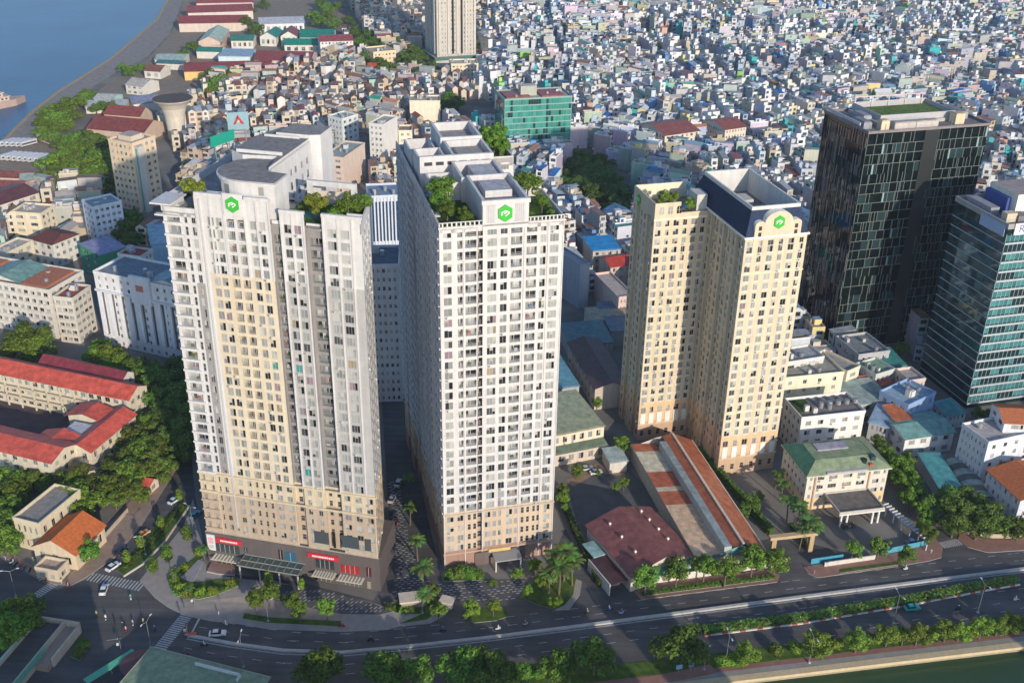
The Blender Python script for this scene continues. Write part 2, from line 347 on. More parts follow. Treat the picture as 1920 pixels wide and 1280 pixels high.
# one asphalt sheet for the main road, the junction and the side streets
far_r = G(1920, 1020); ext = lambda p, q, d: tuple((Vector(q)+(Vector(q)-Vector(p)).normalized()*d)[:])
kN = gx((1203, 1128), (1280, 1117), (1457, 1094), (1533, 1085), (1693, 1062), (1920, 1036)); kNx = ext(kN[-3], kN[-1], 500)
pS = [cline(x, 9.5) for x in (-900, 1500)]
sheet('road', [pS[0], pS[1], (1500, pS[1][1]+60), kNx, kN[-1], (G(1800, 1000)), G(1760, 985), kN[4], G(1505, 1015), G(1440, 1010), G(1180, 1060), G(1110, 1080), G(1060, 990), G(1010, 1100), G(830, 1090), G(775, 850), G(765, 740), G(715, 745), G(735, 1060), G(700, 1125), G(560, 1090), G(385, 1070), G(375, 1000), G(352, 800), G(330, 690), G(285, 720), G(325, 880), G(170, 1050), G(165, 1085), G(105, 1105), G(0, 1045), G(-250, 1010), G(-700, 1000)], 0.012, (1, 1, 1), 'asphalt')
# divider: a low pale concrete barrier along the middle of the avenue
dv = gx((353, 1192), (433, 1207), (530, 1220), (640, 1224), (760, 1213), (907, 1197), (1073, 1176), (1273, 1150), (1500, 1120), (1760, 1087), (1920, 1067)); dv.append(ext(dv[-3], dv[-1], 420))
mb = MB(); band(mb, dv, -.45, .45, .55, (.46, .44, .41), 'pave', .55); tag(mb.build('road_divider', org=(*dv[0], 0)), 'long low pale concrete barrier dividing the avenue', 'road divider')
mb = MB(); band(mb, dv, -1.25, -.75, .022, (.34, .34, .33), 'line'); band(mb, dv, .75, 1.0, .022, (.45, .45, .43), 'line')
# hedge median on the right
hm = gx((1317, 1184), (1500, 1161), (1700, 1127), (1830, 1102), (1915, 1087)); hm[-1] = G(1905, 1089)
LANE = []
def dashes(p, q, off, n0, gap, ln=2.4, w=.16):
    a, b = line_off(p, q, off); L = math.dist(a, b); d = ((b[0]-a[0])/L, (b[1]-a[1])/L); t = n0
    while t < L:
        x, y = a[0]+d[0]*t, a[1]+d[1]*t; band(mb, [(x, y), (x+d[0]*ln, y+d[1]*ln)], -w/2, w/2, .022, (.45, .45, .44), 'line'); t += gap
for i in range(len(dv)-1):
    for off in (4.0, 7.3, -4.2): dashes(dv[i], dv[i+1], off, 1.0, 6.5)
for i in range(3, len(dv)-1): dashes(dv[i], dv[i+1], -7.6, 1.0, 6.5)
sv = gx((1330, 1235), (1920, 1122)); dashes(*sv, 0, 2, 6.5); dashes(sv[0], ext(*sv, 300), -3.2, 2, 6.5)
def zebra(p, q, n, ln, w=.45):
    a, b = Vector(G(*p)), Vector(G(*q)); d = (b-a).normalized(); nn = Vector((-d.y, d.x))
    for i in range(n):
        c = a+(b-a)*((i+.5)/n); band(mb, [(c-nn*ln/2)[:], (c+nn*ln/2)[:]], -w/2, w/2, .024, (.46, .46, .45), 'line')
zebra((167, 1080), (268, 1100), 17, 3.6); zebra((66, 1118), (102, 1093), 9, 3.0); zebra((299, 1216), (354, 1148), 19, 3.6); zebra((1765, 1022), (1800, 1015), 9, 3.0)
a, b = G(357, 1190), G(378, 1151); band(mb, [a, b], -.25, .25, .024, (.5, .5, .48), 'line')
for (px, py) in ((1475, 1150), (1290, 1160), (150, 1010), (200, 1200), (1755, 1100)):   # turn arrows
    x, y = G(px, py); f = Fr(x, y, .25); mb.poly((f(0, -.1, .024), f(2.6, -.1, .024), f(2.6, .1, .024), f(0, .1, .024)), (.46, .46, .45), 'line'); mb.poly((f(2.6, -.4, .024), f(3.6, 0, .024), f(2.6, .4, .024)), (.46, .46, .45), 'line')
o = mb.build('road_markings'); struct(o)
# pavements
PV = (.32, .29, .265); RED = (.30, .17, .13)
aplaza = gx((262, 1088), (290, 1120), (315, 1138), (345, 1153), (395, 1164), (445, 1169), (505, 1179), (640, 1184), (727, 1180), (750, 1174), (807, 1168), (836, 1152), (840, 1143), (735, 1143), (700, 1130), (560, 1097), (430, 1082), (388, 1072), (378, 1000), (362, 935), (345, 985), (300, 1040))
sheet('pavement', aplaza, .14, PV, 'pave', .14)
sheet('pavement', gx((1203, 1124), (1457, 1091), (1462, 1078), (1440, 1068), (1180, 1098)), .14, RED, 'pave', .14)
sheet('pavement', gx((1507, 1063), (1515, 1075), (1533, 1083), (1693, 1060), (1740, 1052), (1765, 1045), (1768, 1025), (1745, 1000), (1720, 1005), (1690, 1035), (1530, 1058)), .14, RED, 'pave', .14)
sheet('pavement', gx((1796, 1012), (1815, 1026), (1853, 1036), (1925, 1031), (2000, 1020), (2000, 1000), (1890, 1012), (1850, 1010), (1800, 995)), .14, RED, 'pave', .14)
sheet('pavement', gx((165, 1080), (215, 1045), (265, 985), (330, 880), (300, 880), (200, 985), (180, 1020), (120, 1090), (110, 1088), (60, 1060), (0, 1022), (-200, 1000), (-200, 1010), (0, 1040), (60, 1075), (100, 1095), (135, 1097)), .14, (.33, .24, .19), 'pave', .14)
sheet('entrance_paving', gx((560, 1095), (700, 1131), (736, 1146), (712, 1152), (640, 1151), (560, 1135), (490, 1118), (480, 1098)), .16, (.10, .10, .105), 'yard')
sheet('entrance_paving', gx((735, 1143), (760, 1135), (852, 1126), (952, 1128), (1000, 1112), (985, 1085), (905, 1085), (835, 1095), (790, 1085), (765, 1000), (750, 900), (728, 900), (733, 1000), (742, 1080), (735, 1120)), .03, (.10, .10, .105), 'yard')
sheet('garden_path', gx((378, 1127), (458, 1118), (505, 1086), (530, 1092), (482, 1126), (455, 1130)), .165, (.42, .36, .30), 'pave')
sheet('terrace', gx((400, 1050), (388, 1073), (412, 1078), (440, 1080), (445, 1062)), .6, (.30, .19, .16), 'pave', .5)
sheet('terrace', gx((338, 1085), (372, 1050), (383, 1052), (362, 1092)), .3, (.30, .29, .31), 'pave', .2)
def setts_area(pts, rot, z):
    P = gx(*pts); xs = [p[0] for p in P]; ys = [p[1] for p in P]; F = Fr(min(xs), min(ys), rot); m = MB(); n = int(max(max(xs)-min(xs), max(ys)-min(ys))*1.5)
    for i in range(-n, n):
        for j in range(-n, n):
            u, v = i*1.75+(j % 2)*.85, j*.95; x, y, _ = F(u, v); c = False; q = len(P)-1
            for k in range(len(P)):
                if (P[k][1] > y) != (P[q][1] > y) and x < (P[q][0]-P[k][0])*(y-P[k][1])/(P[q][1]-P[k][1])+P[k][0]: c = not c
                q = k
            if c and R.random() < .82: du = R.uniform(.4, .62); m.poly([F(u-du, v-.17, z), F(u+du, v-.17, z), F(u+du, v+.17, z), F(u-du, v+.17, z)], jit((.40, .39, .38), .2), 'line')
    struct(m.build('paving_pattern'))
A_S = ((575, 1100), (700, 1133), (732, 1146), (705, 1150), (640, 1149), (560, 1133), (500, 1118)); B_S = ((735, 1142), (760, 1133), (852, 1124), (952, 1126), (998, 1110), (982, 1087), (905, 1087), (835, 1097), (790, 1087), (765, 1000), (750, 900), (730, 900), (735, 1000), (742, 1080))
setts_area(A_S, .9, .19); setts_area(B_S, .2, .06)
# promenade by the canal
mb = MB(); c0, c1 = cline(-20), cline(1500)
band(mb, [c0, c1], -.8, 1.2, .10, (.56, .45, .28), 'wall', .9); struct(mb.build('canal_wall'))
mb = MB(); band(mb, [c0, c1], 1.2, 3.0, .05, (.30, .28, .25), 'pave'); band(mb, [c0, c1], 3.0, 4.6, .06, (.28, .14, .115), 'pave'); struct(mb.build('promenade'))
sheet('promenade', gx((1330, 1245), (1345, 1262), (1280, 1275), (1130, 1300), (1120, 1285), (1250, 1262)), .13, (.30, .16, .13), 'pave', .13)
def lawn(name, pts, z=.2, col=(.085, .14, .028), th=.12): return sheet(name, pts, z, col, 'grass', th, (.4, .38, .34), 'stuff', 'short green lawn grass')
mb = MB(); band(mb, [c0, c1], 4.6, 9.6, .12, (.08, .135, .028), 'grass', .12); o = mb.build('verge_grass'); o['kind'] = 'stuff'; o['label'] = 'green grass verge beside the canal promenade'
# planted beds
lawn('lawn_grass', gx((315, 1083), (332, 1118), (372, 1124), (402, 1117), (450, 1098), (432, 1088), (412, 1085), (372, 1092), (345, 1086), (382, 1045), (372, 1040)), .26)
lawn('lawn_grass', gx((220, 1070), (232, 1079), (262, 1062), (300, 1022), (352, 950), (346, 938), (300, 980)), .26)
lawn('lawn_grass', gx((455, 1160), (500, 1168), (640, 1175), (640, 1165), (510, 1158), (458, 1150)), .26)
lawn('lawn_grass', gx((1203, 1118), (1452, 1086), (1450, 1080), (1203, 1110)), .26)
lawn('lawn_grass', gx((1575, 1075), (1690, 1058), (1688, 1053), (1575, 1068)), .26)
lawn('lawn_grass', gx((748, 1170), (800, 1162), (835, 1138), (822, 1118), (760, 1125), (720, 1138), (745, 1150), (790, 1152)), .26)
lawn('lawn_grass', gx((868, 1160), (890, 1168), (930, 1164), (953, 1156), (948, 1144), (880, 1140), (865, 1150)), .26)
lawn('lawn_grass', gx((975, 1120), (1010, 1135), (1040, 1143), (1058, 1136), (1075, 1115), (1080, 1080), (1060, 1075), (985, 1100)), .26)
lawn('lawn_grass', gx((830, 1090), (905, 1088), (900, 1076), (835, 1078)), .26)
sheet('pavement', gx((1040, 1143), (1067, 1143), (1087, 1115), (1091, 1090), (1080, 1085), (1074, 1115), (1058, 1136)), .14, (.36, .31, .26), 'pave', .14)
sheet('parking_yard', gx((1062, 905), (1120, 872), (1180, 880), (1250, 950), (1150, 1000), (1165, 1100), (1130, 1105), (1090, 1010)), .02, (.12, .12, .12), 'yard')
sheet('parking_yard', gx((1060, 900), (1120, 868), (1170, 878), (1172, 892), (1120, 886), (1075, 912)), .03, (.32, .22, .15), 'yard')
sheet('court_yard', gx((-60, 790), (0, 735), (150, 770), (130, 830), (60, 835)), .02, (.11, .085, .09), 'yard')
sheet('port_yard', gx((300, 262), (232, 262), (190, 232), (165, 185), (225, 140), (270, 118), (320, 66), (340, 22), (350, -60), (640, -60), (648, 60), (600, 140), (420, 150), (395, 190), (350, 215)), .012, (.26, .215, .17), 'yard')
sheet('depot_yard', gx((-120, 262), (60, 262), (140, 285), (210, 300), (150, 345), (-120, 345)), .012, (.27, .22, .17), 'yard')
# port apron along the river
mb = MB()
mb.poly([(x, y, .02) for x, y in shore]+[(x, y, .02) for x, y in inner[::-1]], (.27, .25, .228), 'yard'); struct(mb.build('quay'))
mb = MB(); L, Rr = strip(shore, -.3, -4)
band(mb, shore, -2.2, 0, .35, (.42, .30, .17), 'wall', .35); struct(mb.build('quay_edge'))
# ---------------------------------------------------------------- emblem: green hexagon with a pale ribbon mark
def emblem(parent, O, U, size, up=(0, 0, 1), plate=True):
    N = (U[1], -U[0])
    def P(u, z, n): return (O[0]+U[0]*u+N[0]*n, O[1]+U[1]*u+N[1]*n, O[2]+z)
    mb = MB(); h = size/2
    hexa = [(h*.92*math.cos(math.pi/2+i*math.pi/3), h*math.sin(math.pi/2+i*math.pi/3)) for i in range(6)]
    mb.poly([P(a, b, .3) for a, b in hexa], (.05, .42, .05), 'plain')
    for i in range(6):
        a, b = hexa[i], hexa[(i+1) % 6]; mb.poly((P(*a, 0), P(*b, 0), P(*b, .3), P(*a, .3)), (.05, .42, .05), 'plain')
    e = mb.build('emblem', parent); mb = MB(); k = h*.5
    pts = [(-k*.95, -k*.55), (-k*.95, k*.35), (0, k*.75), (k*.95, k*.3), (k*.95, -k*.1), (0, -k*.75)]
    ins = [(x*.62, y*.62) for x, y in pts]
    for i in range(5): mb.poly([P(*pts[i], .34), P(*pts[i+1], .34), P(*ins[i+1], .34), P(*ins[i], .34)], (.75, .85, .7), 'plain')
    mb.poly([P(-k*.3, k*.15, .35), P(k*.35, k*.4, .35), P(k*.35, k*.15, .35), P(-k*.3, -k*.1, .35)], (.8, .88, .74), 'plain')
    mb.build('emblem_mark', e)
def lettering(parent, text, O, U, size, col=(.85, .85, .82), squash=1.0, name='lettering'):
    cu = bpy.data.curves.new(name, 'FONT'); cu.body = text; cu.size = size; cu.extrude = .06; cu.align_x = 'CENTER'; cu.align_y = 'CENTER'
    o = bpy.data.objects.new(name, cu); me = bpy.data.meshes.new_from_object(o); bpy.data.objects.remove(o)
    at = me.attributes.new('Tint', 'FLOAT_COLOR', 'FACE'); ca = np.ones((len(me.polygons), 4), dtype=np.float32); ca[:, :3] = col; at.data.foreach_set('color', ca.ravel())
    me.materials.clear(); me.materials.append(MATS['plain'])
    N = (U[1], -U[0]); rt = parent
    while rt.parent is not None: rt = rt.parent
    for v in me.vertices:
        x, y, z = v.co; q = (O[0]+U[0]*x+N[0]*z, O[1]+U[1]*x+N[1]*z, O[2]+y*squash); v.co = Vector(q)-rt.location
    o = bpy.data.objects.new(name, me); sc.collection.objects.link(o); o.parent = parent; return o

# ================================================================ TOWER with rounded penthouse (left)
A0 = (-86.6, 251.1); AR = math.atan2(-11.2, 50.5); FA = Fr(*A0, AR); WA = 51.7; occ(FA, -4, WA+1, -1, 46)
def tower_a():
    T = thing('residential_tower', 'white and beige residential tower with rounded grey penthouse roof and dark stone base', 'apartment tower', *A0)
    U = (FA.c, FA.s); WL = []; body = MB(); PI = 3.19; z9 = 31.6
    up = flr(z9, 24, PI, .5, 2.75); pod = flr(12.2, 6, 3.2, .7, 2.5)
    stone = (.125, .105, .10); tan = (.47, .37, .275); cr = (.60, .50, .355); ZP = 11.2
    def O(u, v=0): return FA(u, v)[:2]
    def colA(top, low, zsw, crown=None):
        def f(z):
            if z < z9: return cr if z > 25 else tan
            return top if z > zsw else low
        return f
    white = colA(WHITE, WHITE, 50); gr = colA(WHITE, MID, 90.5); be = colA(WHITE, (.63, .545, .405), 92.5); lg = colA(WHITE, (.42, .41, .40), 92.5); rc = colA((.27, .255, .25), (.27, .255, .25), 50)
    def podw(u0, u1, n, kind='w', fr=.5):
        w = (u1-u0)/n; return [(u0+w*(i+.5-fr/2), u0+w*(i+.5+fr/2), kind, 0, z9-.5) for i in range(n)]
    fl = [p for p in pod if p[0] > 12]+up; top = z9+24*PI
    Z0 = ZP
    s = lambda a, b, ws, cf, z1=top, inset=0, slab=None, dep=.28: seg(body, WL, A0, U, a, b, Z0, z1, [f for f in fl if f[1] < z1-.2], ws, cf, inset=inset, slab=slab, dep=dep)
    s(0, 5.2, [(1.0, 4.4, 'b', z9, 200)]+podw(0, 5.2, 2, 'w', .35), white, slab=(.55, .55), dep=.6)
    s(5.2, 6.9, [(5.6, 6.4, 's', z9, 200)]+podw(5.2, 6.9, 1, 's', .3), white)
    s(6.9, 9.2, [(7.5, 8.6, 'w', z9, 200)]+podw(6.9, 9.2, 1, 'w', .5), gr, z1=top+.0)
    s(9.2, 11.0, podw(9.2, 11, 1, 's', .3), white, z1=top+5)
    s(11.0, 16.3, [(11.8, 13.5, 'w', z9, 200), (14.0, 15.6, 'w', z9, 200)]+podw(11, 16.3, 2, 'w', .5), be, z1=top+5)
    s(16.3, 22.4, [(16.9, 18.9, 'b', z9, 200), (19.7, 21.7, 'b', z9, 200)]+podw(16.3, 22.4, 3, 's', .35), be, z1=top+5)
    s(22.4, 28.3, [(23.0, 24.6, 'w', z9, 200), (25.4, 27.0, 'w', z9, 200)]+podw(22.4, 28.3, 2, 'w', .55), be, z1=top+5)
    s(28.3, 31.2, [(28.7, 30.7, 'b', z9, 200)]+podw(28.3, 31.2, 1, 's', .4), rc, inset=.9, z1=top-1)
    s(31.2, 37.2, [(31.9, 33.7, 'w', z9, 200), (34.5, 36.3, 'w', z9, 200)]+podw(31.2, 37.2, 2, 'w', .4), lg, z1=top+2.6)
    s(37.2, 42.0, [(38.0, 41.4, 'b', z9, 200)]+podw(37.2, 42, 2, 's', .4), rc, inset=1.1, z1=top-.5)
    s(42.0, 51.7, [(42.9, 45.2, 'w', z9, 200), (46.2, 48.5, 'w', z9, 200)]+podw(42, 51.7, 3, 'w', .55), lg, z1=top+2.6)
    # crown piers and cornices of the centre block, rainwater pipe
    for a, b, z in ((9.2, 16.5, top+5), (22.3, 28.5, top+5), (31.0, 37.4, top+2.6), (41.8, 51.9, top+2.6)): body.box(FA, a, b, -.5, .3, z, z+.8, WHITE, 'wall')
    for u in (9.2, 12.9, 16.5, 21.9, 25.1, 28.3): body.box(FA, u-.22, u+.22, -.32, 0, 92.5, top+5, WHITE, 'wall')
    for u in (31.2, 34.1, 37.1, 42.0, 45.7, 49.3): body.box(FA, u-.2, u+.2, -.22, 0, z9, top+2.6, (.62, .6, .59), 'wall')
    body.box(FA, 10.0, 10.35, -.35, 0, 14, top+4, (.5, .5, .5), 'plain')
    for u in (5.2, 28.3, 51.5): body.box(FA, u-.15, u+.15, -.15, 0, ZP, z9, cr, 'wall')
    for z in (z9-.4, 25.0, ZP-.4): body.box(FA, -.3, WA+.3, -.4, 0, z, z+.5, cr if z > 12 else (.6, .52, .4), 'wall')
    for z in (top-6.6, ): body.box(FA, 16.5, 22.3, -.3, 0, z, z+.3, WHITE, 'wall')
    # solid depths: front slab, rear wing; side faces with windows
    U2 = (math.cos(AR+math.pi/2), math.sin(AR+math.pi/2))
    sideW = [(1.2, 3.0, 'w'), (5.0, 7.6, 'b'), (9.5, 11.2, 'w'), (13.2, 15.2, 'w')]
    q_ = O(47.6, 17); U5 = Vector((q_[0]-O(WA)[0], q_[1]-O(WA)[1])).normalized()[:]; seg(body, WL, O(WA), U5, 0, 17.4, ZP, top+1.5, fl, sideW, lg)
    seg(body, WL, O(24.2, 17), U2, 0, 28, ZP, top+1.5, fl, [(a, a+1.8, 'w') for a in (2, 6, 10, 14, 19, 23)], white)
    U3 = (math.cos(AR-math.pi/2), math.sin(AR-math.pi/2))
    seg(body, WL, O(0, 10), U3, 0, 10, ZP, top, fl, [(1.5, 4, 'b'), (6, 8.5, 'w')], white)
    seg(body, WL, O(-3.5, 45), U3, 0, 35, ZP, top, fl, [(a, a+2, 'w') for a in (2, 7, 12, 17, 22, 28)], white)
    U4 = (math.cos(AR+math.pi), math.sin(AR+math.pi)); body.poly((FA(0, 10, ZP), FA(-3.5, 10, ZP), FA(-3.5, 10, top), FA(0, 10, top)), WHITE, 'wall')
    seg(body, WL, O(47.6, 17), U4, 0, 47.6-24.2, ZP, top, fl, cols_even(47.6-24.2, 6), lg); seg(body, WL, O(24.2, 45), U4, 0, 27.7, ZP, top, fl, cols_even(27.7, 6), white)
    body.build('wall', T)
    # ground floors in dark stone
    g = MB(); g.prism(FA, [(-.4, -.5), (WA+.5, -.5), (WA-1, 17.3), (-.4, 17.3)], 0, ZP, stone, 'wall'); g.box(FA, -3.6, 24.5, 17.3, 45.2, 0, ZP, stone, 'wall'); bs = g.build('stone_base', T)
    for a, b, za, zb, c in ((2.4, 9.8, 4.8, 7.6, (.05, .06, .06)), (2.4, 9.6, .6, 3.2, (.04, .05, .05)), (19.5, 26.5, .4, 4.2, (.03, .04, .04)), (24.0, 27.2, 5.2, 8.6, (.03, .12, .2)), (22.0, 23.2, 5.2, 9.0, (.03, .03, .03)), (11.5, 12.3, 6, 7.6, (.02, .02, .02)), (33.2, 38.6, 4.9, 7.9, (.04, .045, .05)), (40.6, 46.2, 4.6, 7.4, (.35, .03, .03)), (48.2, 49.6, 4.6, 7.8, (.1, .02, .02)), (33.0, 38.8, .3, 3.0, (.10, .1, .09)), (40.4, 47, .3, 3.0, (.12, .12, .11)), (48.2, 49.4, .3, 2.8, (.3, .25, .18))):
        m = MB(); m.box(FA, a, b, -.62, -.5, za, zb, c, 'glass')
        for i in range(1, max(2, int((b-a)/1.3))): u = a+(b-a)*i/max(2, int((b-a)/1.3)); m.box(FA, u-.06, u+.06, -.68, -.62, za, zb, (.4, .4, .4), 'plain')
        m.build('shop_window', bs)
    for a, b in ((1.8, 10.2), (40, 47.6), (32.6, 39.2)):
        m = MB(); m.box(FA, a, b, -3.2, -.5, 3.5, 3.75, (.5, .46, .36), 'plain', bottom=True)
        for i in range(8): u = a+(b-a)*(i+.5)/8; m.box(FA, u-.12, u+.12, -3.2, -.5, 3.75, 3.95, (.62, .57, .45), 'plain')
        m.build('shop_canopy', T)
    m = MB(); m.box(FA, 11.5, 30, -5.8, -.5, 5.0, 5.35, (.07, .10, .095), 'glass', bottom=True)
    for i in range(9): u = 11.6+i*2.28; m.box(FA, u-.1, u+.1, -5.9, -.5, 5.35, 5.5, (.2, .22, .2), 'plain')
    for v in (-5.9, -3.4, -.8): m.box(FA, 11.4, 30.1, v, v+.18, 5.3, 5.55, (.3, .3, .26), 'plain')
    for u in (12, 18, 24, 29.6): m.cyl(FA, u, -5.4, 0, 5, .28, .28, 8, (.4, .38, .34), 'plain', False)
    m.build('entrance_canopy', T)
    for a, b in ((3.0, 10.8), (31.0, 40.2)):
        m = MB(); m.box(FA, a, b, -.95, -.5, 8.3, 9.9, (.55, .03, .04), 'plain'); o = m.build('fascia_sign', T); c = FA((a+b)/2, -.97)
        m = MB(); u = a+1.4     # the white letters, too small in the photo to read
        while u < b-1.6:
            w = R.uniform(.25, .5); m.box(FA, u, u+w, -1.0, -.95, 8.8, 9.35, (.8, .75, .75), 'plain'); u += w+.14
        m.build('lettering', o)
    m = MB(); m.box(FA, .1, 2.5, -.8, -.5, 5.0, 10.4, (.7, .68, .68), 'plain'); m.box(FA, .5, 2.1, -.84, -.8, 7.4, 9.6, (.7, .4, .42), 'plain'); m.box(FA, .6, 2.0, -.84, -.8, 5.7, 6.9, (.55, .5, .52), 'plain'); m.build('poster_sign', T)
    m = MB()   # podium terrace openings near the right corner
    for a, b in ((33.2, 37.4), (41.2, 46.3), (48.0, 49.8)): m.box(FA, a, b, -.12, .1, 12.4, 17.2, (.07, .08, .09), 'glass'); m.box(FA, a, b, -.2, -.1, 12.2, 13.2, (.4, .38, .3), 'plain')
    m.box(FA, 38.7, 39.4, -.12, .1, 12.4, 17.2, (.02, .02, .02), 'glass'); m.build('lounge_glazing', T)
    emit_windows(WL, T)
    # roofs and penthouses
    dk = MB(); zt = top-.9; dk.prism(FA, [(.2, .3), (WA-.2, .3), (47.5, 17), (.2, 17)], zt-.5, zt, (.3, .28, .26), 'deck'); dk.box(FA, -3.4, 24.1, 17, 44.8, zt-.5, zt, (.33, .31, .30), 'deck')
    dk.prism(FA, [(29.5, 1.4), (WA-.8, 1.4), (47.3, 16.4), (29.5, 16.4)], zt, zt+.12, (.06, .115, .025), 'grass'); dk.box(FA, 33, 38, 6, 11, zt+.12, zt+.2, (.03, .12, .11), 'plain'); dk.box(FA, 31.5, 36, 2.0, 3.2, zt+.12, zt+.5, (.35, .25, .18), 'plain')
    dk.build('roof_deck', T)
    pr = MB()
    for a, b, v0, v1, z1 in ((28.4, 31.2, .9, 1.3, top), (37.2, 42, 1.1, 1.5, top), (-3.5, -3.1, 10, 45, top+1.2), (0, .4, 0, 10, top+1.5), (0, 9.2, 0, .4, top+1.2), (-3.5, 24, 44.6, 45, top+1.2), (46, WA-1.5, 5.5, 5.8, top+1.8)): pr.box(FA, a, b, v0, v1, zt-.2, z1, WHITE, 'wall')
    for u0, u1, v0, z1 in ((11, 28.3, 3.2, top+5),): pr.box(FA, u0, u1, v0, v0+.3, zt, z1, WHITE, 'wall'); pr.box(FA, u0, u1, 0.05, v0, z1-.35, z1-.05, (.6, .6, .58), 'wall')
    pr.box(FA, -2.6, 3.0, -1.2, 7, top+1.9, top+2.3, WHITE, 'wall'); pr.box(FA, -.3, .5, 0, 1, top, top+1.9, WHITE, 'wall'); pr.box(FA, -1.8, 4.6, -.9, .4, top-1.1, top-.7, WHITE, 'wall')
    pr.prism(FA, [(WA-.4, 0), (WA, 0), (47.7, 17), (47.3, 17)], zt-.2, top+1.6, WHITE, 'wall')
    pr.build('parapet', T)
    dr = MB(); zd = 117.0
    arc = [(21.2+9.6*math.cos(t), 11.2+9.4*math.sin(t)) for t in [math.pi*(1.52+.0)-math.pi*1.02*i/16 for i in range(17)]]
    arc = [(21.0-9.6*math.sin(math.pi*i/16), 11.0-9.2*math.cos(math.pi*i/16)) for i in range(17)]     # left half round
    poly = [(29.4, 1.9)]+[(29.4, 9.6), (24.3, 10.2), (24.3, 20.2)]+arc[::-1]
    dr.prism(FA, poly, zt, zd, WHITE, 'wall', (.25, .235, .225), 'deck'); P2 = [(x*1.0+(x-21)*.045, y+(y-11)*.045) for x, y in poly]
    dr.prism(FA, P2, zd-.55, zd-.05, WHITE, 'wall'); 
    dr.prism(FA, poly, zd-.04, zd+.12, (.5, .49, .47), 'deck', (.25, .235, .225), 'deck')
    d1 = dr.build('penthouse', T); WL2 = []
    for i in range(2, 13, 2):
        a, b = arc[i], arc[i+1]; m = MB()
        pa, pb = FA(*a), FA(*b); n = Vector((pb[1]-pa[1], -(pb[0]-pa[0]))).normalized()*-.06
        if n.dot(Vector(FA((a[0]+b[0])/2, (a[1]+b[1])/2)[:2])-Vector(FA(21, 11)[:2])) < 0: n = -n
        m.poly(((pa[0]+n.x, pa[1]+n.y, zt+1.2), (pb[0]+n.x, pb[1]+n.y, zt+1.2), (pb[0]+n.x, pb[1]+n.y, zd-1.4), (pa[0]+n.x, pa[1]+n.y, zd-1.4)), (.2, .21, .21), 'glass'); m.build('window', d1)
    m = MB(); m.box(FA, 23.2, 26.6, 1.85, 1.95, zd-3.2, zd-1.1, (.3, .29, .26), 'plain'); m.build('louvre', d1)
    w2 = MB(); zw = 118.0; w2.prism(FA, [(9, 21.5), (13.5, 18.5), (22.6, 19.5), (24.25, 10.5), (24.3, 44.5), (13, 44.5), (9.5, 34)], zt, zw, WHITE, 'wall', (.25, .235, .225), 'deck')
    w2.prism(FA, [(15, 36), (24.6, 36), (27.2, 37), (27.0, 45.5), (16, 45.5)], zt-8, zw+1.0, WHITE, 'wall', (.3, .28, .27), 'deck')
    w2.box(FA, 11, 23.5, 20.2, 20.7, zw, zw+.8, WHITE, 'wall'); w2.box(FA, 12, 22, 35, 35.4, zw, zw+.6, WHITE, 'wall'); d2 = w2.build('rear_penthouse', T)
    WB = []; tmp = MB(); seg(tmp, WB, (FA(24.75, 10.6)[0], FA(24.75, 10.6)[1]), U2, 0, 25, zt, zw-.6, [(zt+1.0, zt+3.2), (zt+4.8, zt+6.6)], [(a, a+1.3, 'w') for a in (2, 4, 6.5)]+[(a, a+1.5, 'w') for a in (11, 14, 18, 21.5)], lambda z: WHITE); tmp.build('wing_wall', d2); emit_windows(WB, d2)
    pg = MB()   # white pergola wall behind the roof garden
    pg.box(FA, 31.5, 44.5, 16.2, 17.2, zt+5, zt+6.3, WHITE, 'wall')
    for u in (31.5, 43.2): pg.box(FA, u, u+1.3, 16.2, 17.2, zt, zt+5, WHITE, 'wall')
    pg.box(FA, 33, 43, 17.0, 17.3, zt, zt+3.6, (.62, .55, .45), 'plain'); pg.box(FA, 44.5, 47.4, 16.5, 17, zt, zt+2.2, WHITE, 'wall'); pg.build('pergola', T)
    m = MB(); m.box(FA, 16.8, 21.9, -.62, -.3, top+.6, top+6.3, WHITE, 'wall'); m.build('emblem_panel', T); c = FA(19.35, -.62)
    emblem(T, (c[0], c[1], top+3.6), U, 4.1)
    return top, zt
TA, ZTA = tower_a()

